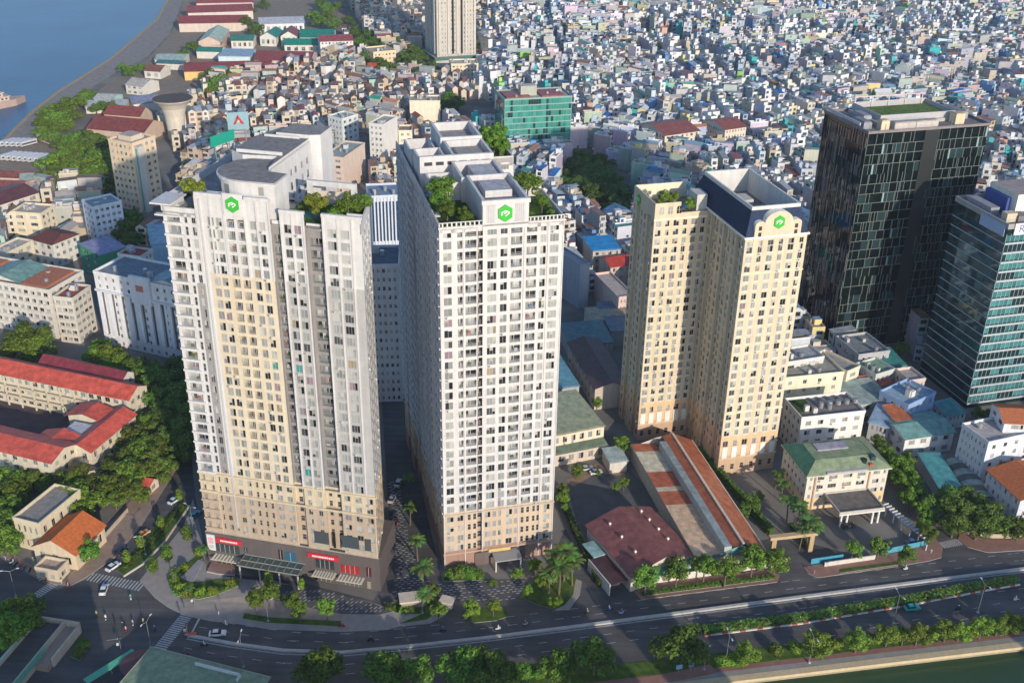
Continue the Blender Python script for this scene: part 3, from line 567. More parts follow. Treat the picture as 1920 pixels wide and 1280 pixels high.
# ================================================================ TOWER B (centre, white)
B0 = (-18.5, 249.6); BR_ = .25; FB = Fr(*B0, BR_); WB_ = 32.3; occ(FB, -1, 33.5, -1, 74)
def tower_b():
    T = thing('residential_tower', 'tall white residential tower with rooftop tree gardens and beige lower floors', 'apartment tower', *B0)
    WL = []; body = MB(); PI = 3.075; z0 = 19.0; n = 28; top = z0+n*PI; up = flr(z0, n, PI, .5, 2.65); pod = flr(5.2, 4, 3.4, .8, 2.7)
    peach = (.56, .44, .32); pk = (.36, .22, .17); wt = (.59, .57, .555)
    def cf(z, w=wt): return pk if z < 5 else (peach if z < z0 else w)
    U = (FB.c, FB.s)
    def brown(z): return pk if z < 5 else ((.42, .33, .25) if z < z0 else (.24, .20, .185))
    fl = pod+up
    s = lambda a, b, ws, f=cf, z1=top, inset=0: seg(body, WL, B0, U, a, b, 0, z1, fl, ws, f, inset=inset)
    H = 200
    s(0, 6.2, [(1.0, 3.1, 'w', z0, H), (4.6, 5.9, 'b', z0, H), (1.0, 2.9, 'w', 5, z0-1), (4.0, 5.7, 'w', 5, z0-1)])
    s(6.2, 9.8, [(6.6, 9.5, 'b', z0, H), (7.0, 7.8, 's', 5, z0-1), (8.6, 9.4, 's', 5, z0-1)])
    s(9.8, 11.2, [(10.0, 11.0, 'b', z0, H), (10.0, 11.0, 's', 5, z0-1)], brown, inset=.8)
    s(11.2, 17.9, [(12.3, 14.7, 'w', z0, H), (15.7, 17.5, 'w', z0, H), (12.0, 13.6, 'w', 5, z0-1), (14.2, 15.2, 'l', 5, z0-1), (15.9, 16.7, 'w', 5, z0-1)])
    s(17.9, 21.9, [(18.4, 21.3, 'b', z0, H), (18.2, 20.0, 'w', 5, z0-1), (20.6, 21.4, 'l', 5, z0-1)])
    s(21.9, 25.7, [(22.5, 25.2, 'b', z0, H), (22.6, 23.4, 's', 5, z0-1), (24.2, 25.0, 's', 5, z0-1)])
    s(25.7, 32.3, [(26.1, 27.6, 'w', z0, H), (28.6, 30.9, 'w', z0, H), (26.0, 26.7, 's', 5, z0-1), (27.3, 28.0, 's', 5, z0-1), (29.4, 31.2, 'w', 5, z0-1)])
    for u in (6.2, 11.2, 21.9, 28.1, 32.1, .15): body.box(FB, u-.12, u+.12, -.2, 0, 0.2, top, (.6, .57, .55), 'wall')
    for z in (4.8, z0-.5, top-.1): body.box(FB, -.2, WB_+.2, -.3, 0, z, z+.45, (.5, .35, .26) if z < 15 else (.5, .42, .33) if z < 60 else wt, 'wall')
    for k in range(n): body.box(FB, 9.9, 11.1, -.25, .0, z0+k*PI+.1, z0+k*PI+.55, wt, 'wall')
    # left side, in shade: alternating bays
    UL = (math.cos(BR_-math.pi/2), math.sin(BR_-math.pi/2)); O = FB(0, 72)[:2]
    bays = [(0, 8, 0), (8, 12, 1.2), (12, 20, 0), (20, 22, 1.5), (22, 30, .5), (30, 35, 1.6), (35, 44, 0), (44, 47, 1.2), (47, 58, 0), (58, 62, 1.2), (62, 72, 0)]
    for a, b, ins in bays:
        ws = [(a+.5, b-.5, 'b')] if ins > 1 else [(a+1+i*3.4, a+2.9+i*3.4, 'w' if i % 2 == 0 else 'b') for i in range(int((b-a-1)/3.2))]
        seg(body, WL, O, UL, a, b, 0, top, fl, ws, cf, inset=ins)
        if ins < 1:
            for k in range(n): 
                zz = z0+k*PI; body.box(FB, -.35-0, ins*0+.01, 72-b+.3, 72-a-.3, zz+.1, zz+.5, (.62, .6, .6), 'wall')
    URt = (math.cos(BR_+math.pi/2), math.sin(BR_+math.pi/2))
    seg(body, WL, FB(WB_, 0)[:2], URt, 0, 22, 0, top, fl, [(2, 4, 'w'), (6, 9, 'b'), (12, 14, 'w'), (17, 19, 'w')], cf)
    seg(body, WL, FB(22, 22)[:2], URt, 0, 28, 0, top, fl, [(2, 4, 'w'), (8, 10, 'w'), (14, 16, 'w'), (22, 24, 'w')], cf)
    seg(body, WL, FB(31.4, 50)[:2], URt, 0, 22, 0, top+1, fl, [(2, 4, 'w'), (8, 11, 'b'), (16, 18, 'w')], cf)
    seg(body, WL, FB(22, 50)[:2], U, 0, 9.4, 0, top+1, fl, [(1.5, 3.5, 'w'), (5.5, 8, 'w')], cf)
    body.poly((FB(WB_, 22, 0), FB(22, 22, 0), FB(22, 22, top), FB(WB_, 22, top)), wt, 'wall'); body.poly((FB(31.4, 72, 0), FB(0, 72, 0), FB(0, 72, top), FB(31.4, 72, top)), wt, 'wall')
    body.build('wall', T); emit_windows(WL, T)
    m = MB(); m.box(FB, 9, 24, -.5, 0, 0, 4.4, (.16, .12, .11), 'wall'); m.box(FB, 14, 22, -5, -.5, 3.6, 4.0, (.3, .3, .29), 'plain', bottom=True)
    for u in (14.3, 21.7): m.cyl(FB, u, -4.6, 0, 3.6, .25, .25, 8, (.6, .56, .5))
    m.build('entrance', T)
    m = MB(); m.box(FB, 13, 19.5, -.75, -.4, 4.2, 5.2, (.62, .45, .16), 'plain'); m.build('fascia_sign', T)
    dk = MB(); zt = top-1.0
    for a, b, c, d in ((.3, 32, .3, 21.7), (.3, 21.7, 21.7, 50), (.3, 31.1, 50, 71.7)): dk.box(FB, a, b, c, d, zt-.4, zt, (.32, .3, .29), 'deck')
    dk.box(FB, .9, 10.8, 1, 27, zt, zt+.15, (.06, .11, .025), 'grass'); dk.box(FB, 23, 31.6, 1, 21, zt, zt+.15, (.06, .11, .025), 'grass'); dk.box(FB, 22.5, 30.8, 51, 70, zt, zt+.15, (.06, .11, .025), 'grass'); dk.build('roof_deck', T)
    pr = MB()
    for a, b, v0, v1, z1 in ((0, 11, 0, .25, top+.4), (22.8, 32.3, 0, .25, top+.4), (0, .3, 0, 72, top+1.2), (32, 32.3, 0, 22, top+1.1), (22, 32, 21.7, 22, top+1.6), (21.4, 31.4, 50, 50.4, top+1.4), (31.1, 31.4, 50, 72, top+1.2)): pr.box(FB, a, b, v0, v1, zt-.3, z1, wt, 'wall')
    for i in range(9): 
        for u in (.8+i*1.15, 23.2+i*1.0): pr.box(FB, u, u+.35, -.05, .3, top+.4, top+1.3, wt, 'wall')
    pr.box(FB, 0, 11, 0, .25, top+1.3, top+1.5, wt, 'wall'); pr.box(FB, 22.8, 32.3, 0, .25, top+1.3, top+1.5, wt, 'wall'); pr.build('parapet', T)
    ph = MB(); z1 = top+6.6; g = (.31, .3, .31)
    ph.ring(FB, 11.0, 22.8, -.3, 20, zt, z1, .7, wt, 'wall'); ph.box(FB, 10.7, 23.1, -.7, 0.2, z1-1.0, z1+.1, wt, 'wall'); ph.box(FB, 11.5, 22.2, 6, 19.5, zt, z1-2.2, wt, 'wall', g, 'deck'); ph.box(FB, 13.5, 20.5, 8, 16, z1-2.2, z1-.4, wt, 'wall', (.42, .42, .43), 'deck')
    ph.ring(FB, 9.8, 21.8, 20, 34, zt, z1-.6, .7, wt, 'wall'); ph.box(FB, 14, 20.5, 21.5, 32, zt, z1-1.2, wt, 'wall', (.45, .45, .46), 'deck'); ph.ring(FB, 2, 10, 22, 31, zt, z1-2.5, .5, wt, 'wall')
    ph.box(FB, 1.2, 21.6, 34.4, 35.4, zt, z1+1.0, wt, 'wall'); ph.ring(FB, 1.4, 9, 35.4, 47, zt, z1-.4, .5, wt, 'wall'); ph.ring(FB, 10.5, 22, 35.4, 50, zt, z1+.6, .7, wt, 'wall'); ph.box(FB, 13, 20, 40, 47, zt, z1-.6, wt, 'wall', (.36, .34, .3), 'deck')
    ph.ring(FB, 9.8, 21.9, 50, 66, zt, z1+1.4, .8, wt, 'wall'); ph.box(FB, 10.6, 21, 51, 65, zt, z1-1, wt, 'wall', (.33, .31, .3), 'deck'); ph.ring(FB, 1, 8.6, 49, 62, zt, z1-2, .5, wt, 'wall')
    p = ph.build('penthouse', T)
    m = MB()
    for a, b in ((12.0, 14.2), (19.2, 21.8)):
        m.box(FB, a, b, -.36, -.3, zt+1.6, z1-1.2, (.42, .41, .42), 'plain')
        for i in range(5): u = a+(b-a)*(i+.5)/5; m.box(FB, u-.06, u+.06, -.42, -.36, zt+1.6, z1-1.2, (.6, .6, .6), 'plain')
    m.build('louvre', p)
    m = MB()
    for i in range(6): m.box(FB, 2.4+i*3.2, 4.6+i*3.2, 34.36, 34.4, z1-1.6, z1-.6, (.06, .06, .06), 'glass')
    m.build('clerestory_glazing', p)
    c = FB(16.7, -.36); emblem(T, (c[0], c[1], (zt+z1)/2+.3), U, 4.5)
    return top, zt
TB, ZTB = tower_b()
# ================================================================ TOWER C (cream pair with a dark blue mansard)
C0 = (68.7, 299.9); CR = .27; FC = Fr(*C0, CR); occ(FC, -19, 21.5, -1, 46)
def tower_c():
    T = thing('residential_tower', 'cream twin-wing residential tower with dark blue mansard roof and curved gable', 'apartment tower', *C0)
    WL = []; b = MB(); U = (FC.c, FC.s); PI = 3.05; z0 = 14.6; n = 22; top = 84.0; up = flr(z0, n, PI, .6, 2.6)
    cr = (.60, .52, .375); pk = (.52, .36, .235); H = 200
    def cf(z): return pk if z < 6.5 else ((.64, .45, .27) if z < z0 else cr)
    pod = [(2.0, 4.0), (7.6, 9.6), (11, 13.2)]
    fl = pod+up+[(top-2.6, top-.9)]
    def front(O, W, n, z1):
        w = W/n
        for i in range(n):
            k = 1.85 if i % 2 == 0 else 1.35
            seg(b, WL, O, U, i*w, (i+1)*w, 0, z1, fl, [(i*w+w/2-k/2, i*w+w/2+k/2, 'w', 11, H), (i*w+w/2-.6, i*w+w/2+.6, 's', 0, 10.5)], cf, fr=(.8, .78, .72))
            b.box(FC.at(*FC.inv(*O)), i*w+w/2-.9, i*w+w/2+.9, -.22, 0, 6.8, 10.8, (.72, .7, .64), 'wall')
            for z, _ in up: b.box(FC.at(*FC.inv(*O)), i*w+w/2-k/2-.1, i*w+w/2+k/2+.1, -.18, 0, z-.22, z, (.8, .76, .66), 'wall')
    front(C0, 20.4, 6, top); O2 = FC(-18.2, 26.5)[:2]; front(O2, 18.2, 6, 82)
    UL = (math.cos(CR-math.pi/2), math.sin(CR-math.pi/2)); UR = (-UL[0], -UL[1])
    def side(O, U_, L, n, z1):
        w = L/n
        for i in range(n): seg(b, WL, O, U_, i*w, (i+1)*w, 0, z1, fl, [(i*w+w*.28, i*w+w*.72, 'w')], cf, fr=(.8, .78, .72), inset=.7 if i % 3 == 1 else 0)
    side(FC(0, 26.5)[:2], UL, 26.5, 9, top); side(FC(-18.2, 45)[:2], UL, 18.5, 6, 82); side(FC(20.4, 0)[:2], UR, 45, 12, top)
    b.poly((FC(20.4, 45, 0), FC(-18.2, 45, 0), FC(-18.2, 45, 82), FC(20.4, 45, 82)), cr, 'wall')
    for z in (z0+3*PI, z0+19*PI): b.box(FC, -.15, 20.6, -.25, 0, z-.1, z+.2, (.8, .7, .48), 'wall')
    for z in (10.9, 6.4): b.box(FC, -.2, 20.6, -.3, 0, z, z+.35, (.66, .5, .34), 'wall'); b.box(FC, -18.4, 0, 26.2, 26.5, z, z+.35, (.66, .5, .34), 'wall')
    b.box(FC, -.5, 20.9, -.5, .2, top, top+.6, (.82, .8, .74), 'wall'); b.box(FC, -.5, .2, .2, 40, top, top+.6, (.8, .78, .7), 'wall'); b.box(FC, 20.2, 20.9, .2, 40, top, top+.6, (.8, .78, .7), 'wall'); b.box(FC, 0, 20.4, 39.5, 40.2, top, top+.6, (.8, .78, .7), 'wall')
    b.build('wall', T); emit_windows(WL, T)
    m = MB(); zt = 92.6; nav = (.028, .045, .095); a = [(-.1, -.1), (20.5, -.1), (20.5, 40), (-.1, 40)]; q = [(2.4, 2.6), (18.0, 2.6), (18.0, 36.5), (2.4, 36.5)]
    for i in range(4): j = (i+1) % 4; m.poly((FC(*a[i], top+.6), FC(*a[j], top+.6), FC(*q[j], zt), FC(*q[i], zt)), nav, 'tile')
    m.build('mansard_roof', T)
    m = MB(); m.ring(FC, 2.2, 18.2, 2.4, 36.7, zt-7, zt+.5, .6, (.6, .585, .55), 'wall'); m.box(FC, 2.8, 17.6, 3, 36, zt-7.5, zt-7, (.25, .24, .22), 'deck')
    for u, v, r in ((7, 8, 1.3), (10, 7, 1.3), (13, 8.5, 1.2), (6, 12, .9), (9.5, 11, .9)): m.cyl(FC, u, v, zt-7, zt-4.2, r, r, 12, (.6, .6, .58), 'metal')
    m.box(FC, 5, 12, 20, 26, zt-7, zt-4, (.5, .48, .44), 'wall'); m.build('roof_well', T)
    m = MB()   # curved gable with small dormers on the front of the mansard
    def gab(u0, u1, z1, v=-.35, th=1.6):
        c, r = (u0+u1)/2, (u1-u0)/2; pts = [(u0, top-.5), (u1, top-.5), (u1, z1-r*.75)]+[(c+r*math.cos(math.pi*i/12), z1-r*.75+r*.75*math.sin(math.pi*i/12)) for i in range(1, 12)]+[(u0, z1-r*.75)]
        m.poly([FC(x, v, z) for x, z in pts], cr, 'wall')
        for i in range(len(pts)): p, q = pts[i], pts[(i+1) % len(pts)]; m.poly((FC(p[0], v, p[1]), FC(p[0], v+th, p[1]), FC(q[0], v+th, q[1]), FC(q[0], v, q[1])), (.8, .78, .7), 'wall')
    gab(5.6, 14.8, 92.2, th=3.2); gab(2.6, 6.0, 89.3, -.3, 2.2); gab(14.4, 17.8, 89.3, -.3, 2.2); d = m.build('curved_gable', T)
    for u in (4.3, 16.1):
        for z in (85.2, 87.1):
            k = MB(); k.box(FC, u-.5, u+.5, -.36, -.3, z-.6, z+.7, (.06, .05, .05), 'glass'); k.build('window', d)
    c = FC(10.2, -.36); emblem(T, (c[0], c[1], 88.8), U, 4.2)
    m = MB()   # roof terrace wing with three arched openings
    m.box(FC, -18.2, -9.5, 26.5, 26.9, 82, 87.2, cr, 'wall'); m.box(FC, -18.2, -17.8, 26.9, 45, 82, 87.2, cr, 'wall'); m.box(FC, -18.2, 0, 44.6, 45, 82, 87.2, (.8, .72, .52), 'wall'); m.box(FC, -9.9, -9.5, 26.9, 33, 82, 86.0, cr, 'wall')
    m.box(FC, -9.5, 0, 26.5, 26.9, 82, 83.6, cr, 'wall'); m.box(FC, -18.4, 0, 26.2, 26.5, 81.6, 82.1, (.82, .76, .6), 'wall'); m.box(FC, -17.8, 0, 26.9, 44.6, 81.4, 81.9, (.3, .22, .18), 'deck'); m.box(FC, -12, -3, 34, 40, 81.9, 82.0, (.03, .25, .3), 'glass'); m.box(FC, -3.5, 0, 28, 34, 82, 88.5, (.55, .54, .5), 'wall'); t = m.build('roof_terrace', T)
    WA_ = [];
    for i in range(3): p = FC(-16.6+i*2.9, 26.44); win(WA_, (p[0], p[1], 83.4), U, (U[1], -U[0]), 1.5, 2.6, 'a', (.75, .72, .6))
    emit_windows(WA_, t)
    k = MB(); N = (-FC.c, -FC.s); c = FC(-18.3, 40); emblem(T, (c[0], c[1], 84.0), UL, 3.4)
tower_c()

# ================================================================ TOWER D (black glass)
FD = Fr(130.5, 392.1, .285); occ(FD, -1, 54, -1, 33)
def tower_d():
    T = thing('office_tower', 'black glass office tower with staggered pale mullions and green rooftop pitch', 'office tower', 130.5, 392.1)
    W, D, H, p = 52.5, 31, 90.2, 3.85; N = int(H/p); g = MB(); fr = MB(); fn = MB(); rr = random.Random(5)
    g.box(FD, 0, W, 0, D, 0, H, (.006, .008, .010), 'mirror_glass', (.2, .2, .2), 'deck')
    for k in range(N):
        z = k*p+1.2; u = 0.0; 
        while u < W-.4:
            w = rr.choice((1.5, 2.2, 3.0, 3.4)); w = min(w, W-u)
            if 24.5 < u+w/2 < 31: u += w; continue
            c = rr.random(); col = (.012, .02, .022) if c < .62 else ((.02, .035, .035) if c < .85 else (.05, .10, .11))
            g.poly((FD(u, -.04, z), FD(u+w, -.04, z), FD(u+w, -.04, z+p-.2), FD(u, -.04, z+p-.2)), col, 'mirror_glass')
            if c > .965: g.box(FD, u, u+.8, -.1, -.05, z, z+p, (.26, .38, .40), 'curtain_glass')
            if rr.random() < .85: fr.box(FD, u-.09, u+.09, -.22, -.05, z, z+p*(2 if rr.random() < .3 else 1), (.16, .19, .17), 'plain')
            u += w
        for a, b in ((0, 24.5), (31, W)):
            if rr.random() < .9: fr.box(FD, a, b, -.2, -.05, z-.08, z+.1, (.15, .18, .16), 'plain')
    g.box(FD, 24.5, 31, -.12, -.05, 0, H, (.035, .037, .036), 'curtain_glass')
    u = 0.0
    for i in range(34):     # left side: vertical fins and panels of differing depth
        v = i*D/34+.4
        z = 0
        while z < H-3:
            h = rr.choice((1, 1, 2))*p
            if rr.random() < .55:
                c = rr.choice(((.10, .095, .09), (.22, .20, .18), (.03, .03, .03), (.16, .12, .10))); fn.box(FD, -.28, -.03, v-.16, v+.2, z, min(H, z+h), c, 'curtain_glass')
            z += h
    for i in range(12): fr.box(FD, W+.05, W+.2, 1+i*2.6, 1.15+i*2.6, 0, H, (.2, .23, .22), 'plain')
    g.build('glass_wall', T); fr.build('mullions', T); fn.build('side_fins', T)
    m = MB(); m.ring(FD, -.3, W+.3, -.3, D+.3, H, H+1.0, .4, (.22, .20, .20), 'wall'); m.box(FD, 9, 45, 9, 29, H, H+1.2, (.45, .43, .4), 'wall'); m.ring(FD, 11, 44, 10, 29.5, H+1.2, H+3.6, .35, (.42, .41, .42), 'plain'); m.build('parapet', T)
    m = MB(); m.box(FD, 12, 43.5, 11, 28, H+1.2, H+1.9, (.13, .20, .06), 'grass'); m.build('roof_pitch', T)
    m = MB()
    for i in range(5): u = 11.5+i*7.6; m.box(FD, u-.15, u+.15, 28.8, 29.1, H+1.2, H+6, (.6, .55, .55))
    m.box(FD, 11, 43, 28.9, 29.2, H+5.6, H+6, (.6, .45, .45)); m.box(FD, -.3, .1, 6, 30, H+1.5, H+2.6, (.5, .47, .5)); m.box(FD, 11, 44, 28.9, 29.2, H+3.6, H+3.8, (.6, .5, .5)); m.build('roof_frame', T)
    for a, b, c, d, h, col in ((7, 10.5, 3, 6, 3.4, (.66, .55, .38)), (40, 44, 4, 8, 3.8, (.66, .53, .36)), (1.5, 5, 6, 14, 2.4, (.3, .3, .33)), (5, 8.5, 12, 20, 3.0, (.36, .36, .4)), (13, 32, 3.2, 6.5, 2.2, (.5, .46, .42)), (46, 50, 10, 22, 2.6, (.3, .3, .32))):
        m = MB(); m.box(FD, a, b, c, d, H, H+h, col, 'wall'); m.box(FD, a+.3, b-.3, c+.3, d-.3, H+h, H+h+.35, tuple(x*.8 for x in col), 'deck'); m.build('roof_plant', T)
tower_d()

# ================================================================ TOWER E (teal glass, right edge)
FE = Fr(168.5, 347.3, .27); occ(FE, -1, 60, -1, 34)
def tower_e():
    T = thing('office_tower', 'teal glass office tower with white floor bands at the right edge', 'office tower', 168.5, 347.3)
    W, D, p, N = 60, 29, 3.52, 19; H = 72.2; g = MB(); bd = MB(); rr = random.Random(9)
    g.box(FE, 0, W, 0, D, 0, H-1.5, (.015, .05, .055), 'mirror_glass', (.3, .28, .26), 'deck')
    for k in range(N):
        z = 2.0+k*p; run = 0; col = None
        for i in range(34):
            u = i*W/34
            if run <= 0: run = rr.choice((1, 2, 4, 7)); dark = rr.random() < .3
            run -= 1; col = (.012, .03, .035) if dark else jit((.055, .19, .20), .3)
            g.box(FE, u+.12, u+W/34-.12, -.06, 0, z+.75, z+p-.55, col, 'curtain_glass'); 
            bd.box(FE, u-.05, u+.05, -.18, -.02, z+.4, z+p, (.45, .55, .53), 'plain')
        bd.box(FE, -.1, W, -.45, -.02, z-.32, z+.32, (.42, .46, .48), 'plain'); bd.box(FE, -.3, -.02, 0, D, z-.12, z+.12, (.40, .45, .46), 'plain')
        for i in range(9):
            v = i*D/9; g.poly((FE(-.03, v+D/9, z+.15), FE(-.03, v, z+.15), FE(-.03, v, z+p-.15), FE(-.03, v+D/9, z+p-.15)), jit((.03, .085, .10), .4), 'mirror_glass')
    g.build('glass_wall', T); bd.build('floor_bands', T)
    m = MB(); m.ring(FE, -.3, W+.3, -.3, D+.3, H-1.5, H+.4, .5, (.36, .34, .33), 'wall'); m.box(FE, 9, 40, 9, 24, H-1.5, H+7, (.78, .72, .6), 'wall', (.35, .3, .28), 'deck'); m.box(FE, 7.5, 9, 12, 24, H-1.5, H+5, (.05, .09, .3), 'plain'); m.box(FE, 2, 6, 4, 7, H-1.5, H+2.4, (.55, .48, .36), 'wall'); m.box(FE, 6, 12, 3, 7, H-1.5, H+1.6, (.2, .19, .2), 'wall'); m.box(FE, 1.5, 5, 12, 25, H-1.5, H+1.8, (.3, .3, .33), 'wall'); m.build('roof_plant', T)
    m = MB(); m.box(FE, -.5, -.31, 1.0, 14, H-4.6, H-.6, (.36, .44, .58), 'plain'); m.build('side_panel', T)
    m = MB(); m.box(FE, 2.2, 20, -.8, -.4, H-3.6, H+.5, (.8, .79, .78), 'plain'); s_ = m.build('name_sign', T)
    c = FE(7.0, -.82); lettering(s_, 'REE', (c[0], c[1], H-1.5), (FE.c, FE.s), 4.0, (.10, .12, .32))
tower_e()

# ================================================================ generic buildings
def bldg(name, label, cat, F, W, D, H, n, wall, front=0, side=0, roof='flat', rcol=(.3, .29, .27), rh=2.0, kind='w', frac=.5, along='u', strip=False, group=None, sill=.9, head=2.4, part_windows=True, gm='roof', ov=.6, back=True, hip=0.0, extra=None, rot_side='L'):
    x, y = F.x, F.y; T = thing(name, label, cat, x, y, F.z, group); occ(F, 0, W, 0, D); WL = []; b = MB(); p = H/max(1, n)
    fl = flr(F.z+0, n, p, sill*p/3.3, min(head*p/3.3, p-.4)); U = (F.c, F.s); UL = (F.s, -F.c); UR = (-F.s, F.c); UB = (-F.c, -F.s); z1 = F.z+H
    cf = lambda z: wall
    seg(b, WL, F(0, 0)[:2], U, 0, W, F.z, z1, fl, cols_even(W, front, frac, .5, kind) if front else [], cf)
    seg(b, WL, F(0, D)[:2], UL, 0, D, F.z, z1, fl, cols_even(D, side, frac, .5, kind) if side else [], cf)
    seg(b, WL, F(W, 0)[:2], UR, 0, D, F.z, z1, fl, cols_even(D, side, frac, .5, kind) if side else [], cf)
    seg(b, WL, F(W, D)[:2], UB, 0, W, F.z, z1, fl, cols_even(W, front, frac, .5, kind) if front else [], cf)
    if strip:
        for a, c in fl: b.box(F, .2, W-.2, -.5, 0, a-.3, a-.08, wall, 'wall')
    b.build('wall', T); emit_windows(WL, T, 60)
    m = MB(); z = H
    if roof == 'flat':
        m.box(F, .25, W-.25, .25, D-.25, z-.5, z-.35+.3, rcol, 'deck'); m.ring(F, -.12, W+.12, -.12, D+.12, z-.3, z+.9, .3, jit(wall, .05), 'wall')
    elif roof == 'gable': m.gable(F, 0, W, 0, D, z, rh, rcol, gm, wall, along, ov, hip)
    elif roof == 'shed':
        m.poly((F(-.4, -.5, z-.1), F(W+.4, -.5, z-.1), F(W+.4, D+.4, z+rh), F(-.4, D+.4, z+rh)), rcol, gm)
        m.poly((F(-.4, -.5, z-.3), F(W+.4, -.5, z-.3), F(W+.4, -.5, z-.1), F(-.4, -.5, z-.1)), rcol, gm); m.poly((F(0, 0, z), F(0, D, z+rh), F(0, D, z)), wall, 'wall'); m.poly((F(W, 0, z), F(W, D, z), F(W, D, z+rh)), wall, 'wall'); m.poly((F(0, D, z), F(0, D, z+rh), F(W, D, z+rh), F(W, D, z)), wall, 'wall')
    m.build('roof', T)
    if roof == 'flat' and W > 8 and D > 7 and n > 2:
        for k in range(4):
            u, v, s_ = R.uniform(1, W-4), R.uniform(1, D-4), R.uniform(.8, 2.6); m = MB()
            if k % 2: m.cyl(F, u+1, v+1, H, H+1.9, .8, .8, 10, (.55, .56, .58), 'metal')
            else: m.box(F, u, u+s_, v, v+s_*.8, H-.1, H+R.uniform(1, 2.6), jit((.5, .48, .45), .3), 'wall', (.4, .4, .4), 'roof')
            m.build('water_tank' if k % 2 else 'roof_unit', T)
    if extra: extra(T, F, H)
    return T
def fpx(FL, FR, h, BRp=None, D=10.0):
    a = Vector(G(*FL, h)); b = Vector(G(*FR, h)); d = b-a; F = Fr(a.x, a.y, math.atan2(d.y, d.x))
    if BRp: c = Vector(G(*BRp, h)); D = abs(F.inv(c.x, c.y)[1])
    return F, d.length, D
def fpl(C, BL, h, W, ref='C'):      # from the front-left corner and the back-left corner
    a = Vector(G(*C, h)); b = Vector(G(*BL, h)); d = b-a; r = math.atan2(d.y, d.x)-math.pi/2; return Fr(a.x, a.y, r), W, d.length
TILE = (.40, .10, .05); SRED = (.66, .115, .075); RUST = (.46, .14, .075); DRED = (.16, .055, .05); TEAL = (.10, .30, .26); GRN = (.20, .27, .17); WM = (.64, .61, .54); CRM = (.64, .57, .43)
def boxes(name, *specs):
    def f(T, F, H):
        m = MB()
        for (a, b, c, d, z0, z1, col, mt) in specs: m.box(F, a, b, c, d, z0, z1, col, mt)
        m.build(name, T)
    return f
# school
F, W, D = fpx((-90, 680), (241, 748), 12, (272, 722))
def arcade(T, F, H):
    for z in (3.6, 7.4): m = MB(); m.box(F, 0, 66, -1.6, 0, z, z+.25, CRM, 'wall'); m.box(F, 0, 66, -1.7, -1.55, z+.25, z+1.1, (.6, .5, .36), 'wall'); m.build('gallery', T)
    m = MB()
    for i in range(12): m.box(F, i*6, i*6+.4, -1.7, -1.2, 0, H, CRM, 'wall')
    m.build('pillars', T)
bldg('school_building', 'long cream school block with bright red roof and open galleries', 'school', F, W, max(D, 10), 12, 3, CRM, 22, 3, 'gable', SRED, 2.6, frac=.6, extra=arcade)
F, W, D = fpx((72, 676), (226, 709), 13, None, 7)
bldg('school_annex', 'narrow school annex with dark red roof behind the long red-roofed block', 'school', F, W, 7, 12, 3, WM, 8, 2, 'gable', (.28, .05, .06), 2)
F, W, D = fpx((-80, 823), (96, 866), 10.5, (138, 830))
bldg('school_wing', 'cream school wing with red roof at the left edge beside the courtyard', 'school', F, W, D, 10.5, 3, CRM, 9, 3, 'gable', SRED, 2.0, frac=.45)
F, W, D = fpx((169, 846), (253, 776), 9, None, 10)
def hut(T, F, H):
    m = MB(); m.box(F, 8, 15, 5, 17, 0, H-.5, (.6, .58, .54), 'wall', (.55, .56, .58), 'deck'); m.build('plant_room', T)
    m = MB(); m.gable(F, 0, 7, 8, 22, H-.1, 1.8, SRED, 'roof', CRM, 'u'); m.box(F, .5, 6.5, 9, 21.5, 0, H-.3, CRM, 'wall'); m.gable(F, 17, 25, 8, 22, H-.1, 1.8, SRED, 'roof', CRM, 'u'); m.box(F, 17.5, 24.5, 9, 21.5, 0, H-.3, CRM, 'wall'); m.build('side_wing', T)
bldg('school_hall', 'cream school hall with red roofs around a small pale plant room', 'school', F, W, 9, 9, 2, CRM, 6, 2, 'gable', SRED, 2, frac=.4, extra=hut)
F, W, D = fpx((120, 893), (150, 902), 5, None, 8); bldg('gate_house', 'small gate house with weathered brown roof in front of the school wing', 'house', F, W, 8, 5, 1, CRM, 2, 2, 'gable', (.28, .13, .09), 1.5)
F, W, D = fpx((256, 905), (278, 910), 3.6, None, 5); bldg('guard_house', 'tiny guard house with red roof among the street trees', 'guard house', F, W, 5, 3.4, 1, (.7, .6, .5), 1, 1, 'gable', SRED, 1.2)
# hospital
F, W, D = fpx((-70, 519), (92, 547), 21, (148, 509))
def hosp(T, F, H):
    m = MB(); m.gable(F, W-34, W-16, 2, D-2, H+.6, 2.2, (.20, .34, .29), 'roof', WM, 'v'); m.build('roof_cover', T)
    m = MB(); m.box(F, W-15, W-3, 1.5, D-1.5, H-.2, H+.9, (.48, .18, .10), 'tile'); m.build('tiled_terrace', T); m = MB(); m.box(F, W-52, W-36, 2, D-2, H-.2, H+1.0, (.48, .18, .10), 'tile'); m.build('tiled_terrace', T)
bldg('hospital_building', 'big white hospital block with teal and orange roof covers', 'hospital', F, W, D, 21, 6, (.64, .60, .53), 13, 5, 'flat', (.4, .3, .25), frac=.62, strip=True, extra=hosp)
F, W, D = fpx((100, 558), (136, 562), 19.5, (173, 538)); bldg('hospital_wing', 'white hospital wing with red-brown flat roof and striped window bands', 'hospital', F, W, D, 19.5, 6, (.63, .58, .49), 3, 4, 'flat', (.33, .10, .08), frac=.8, strip=True)
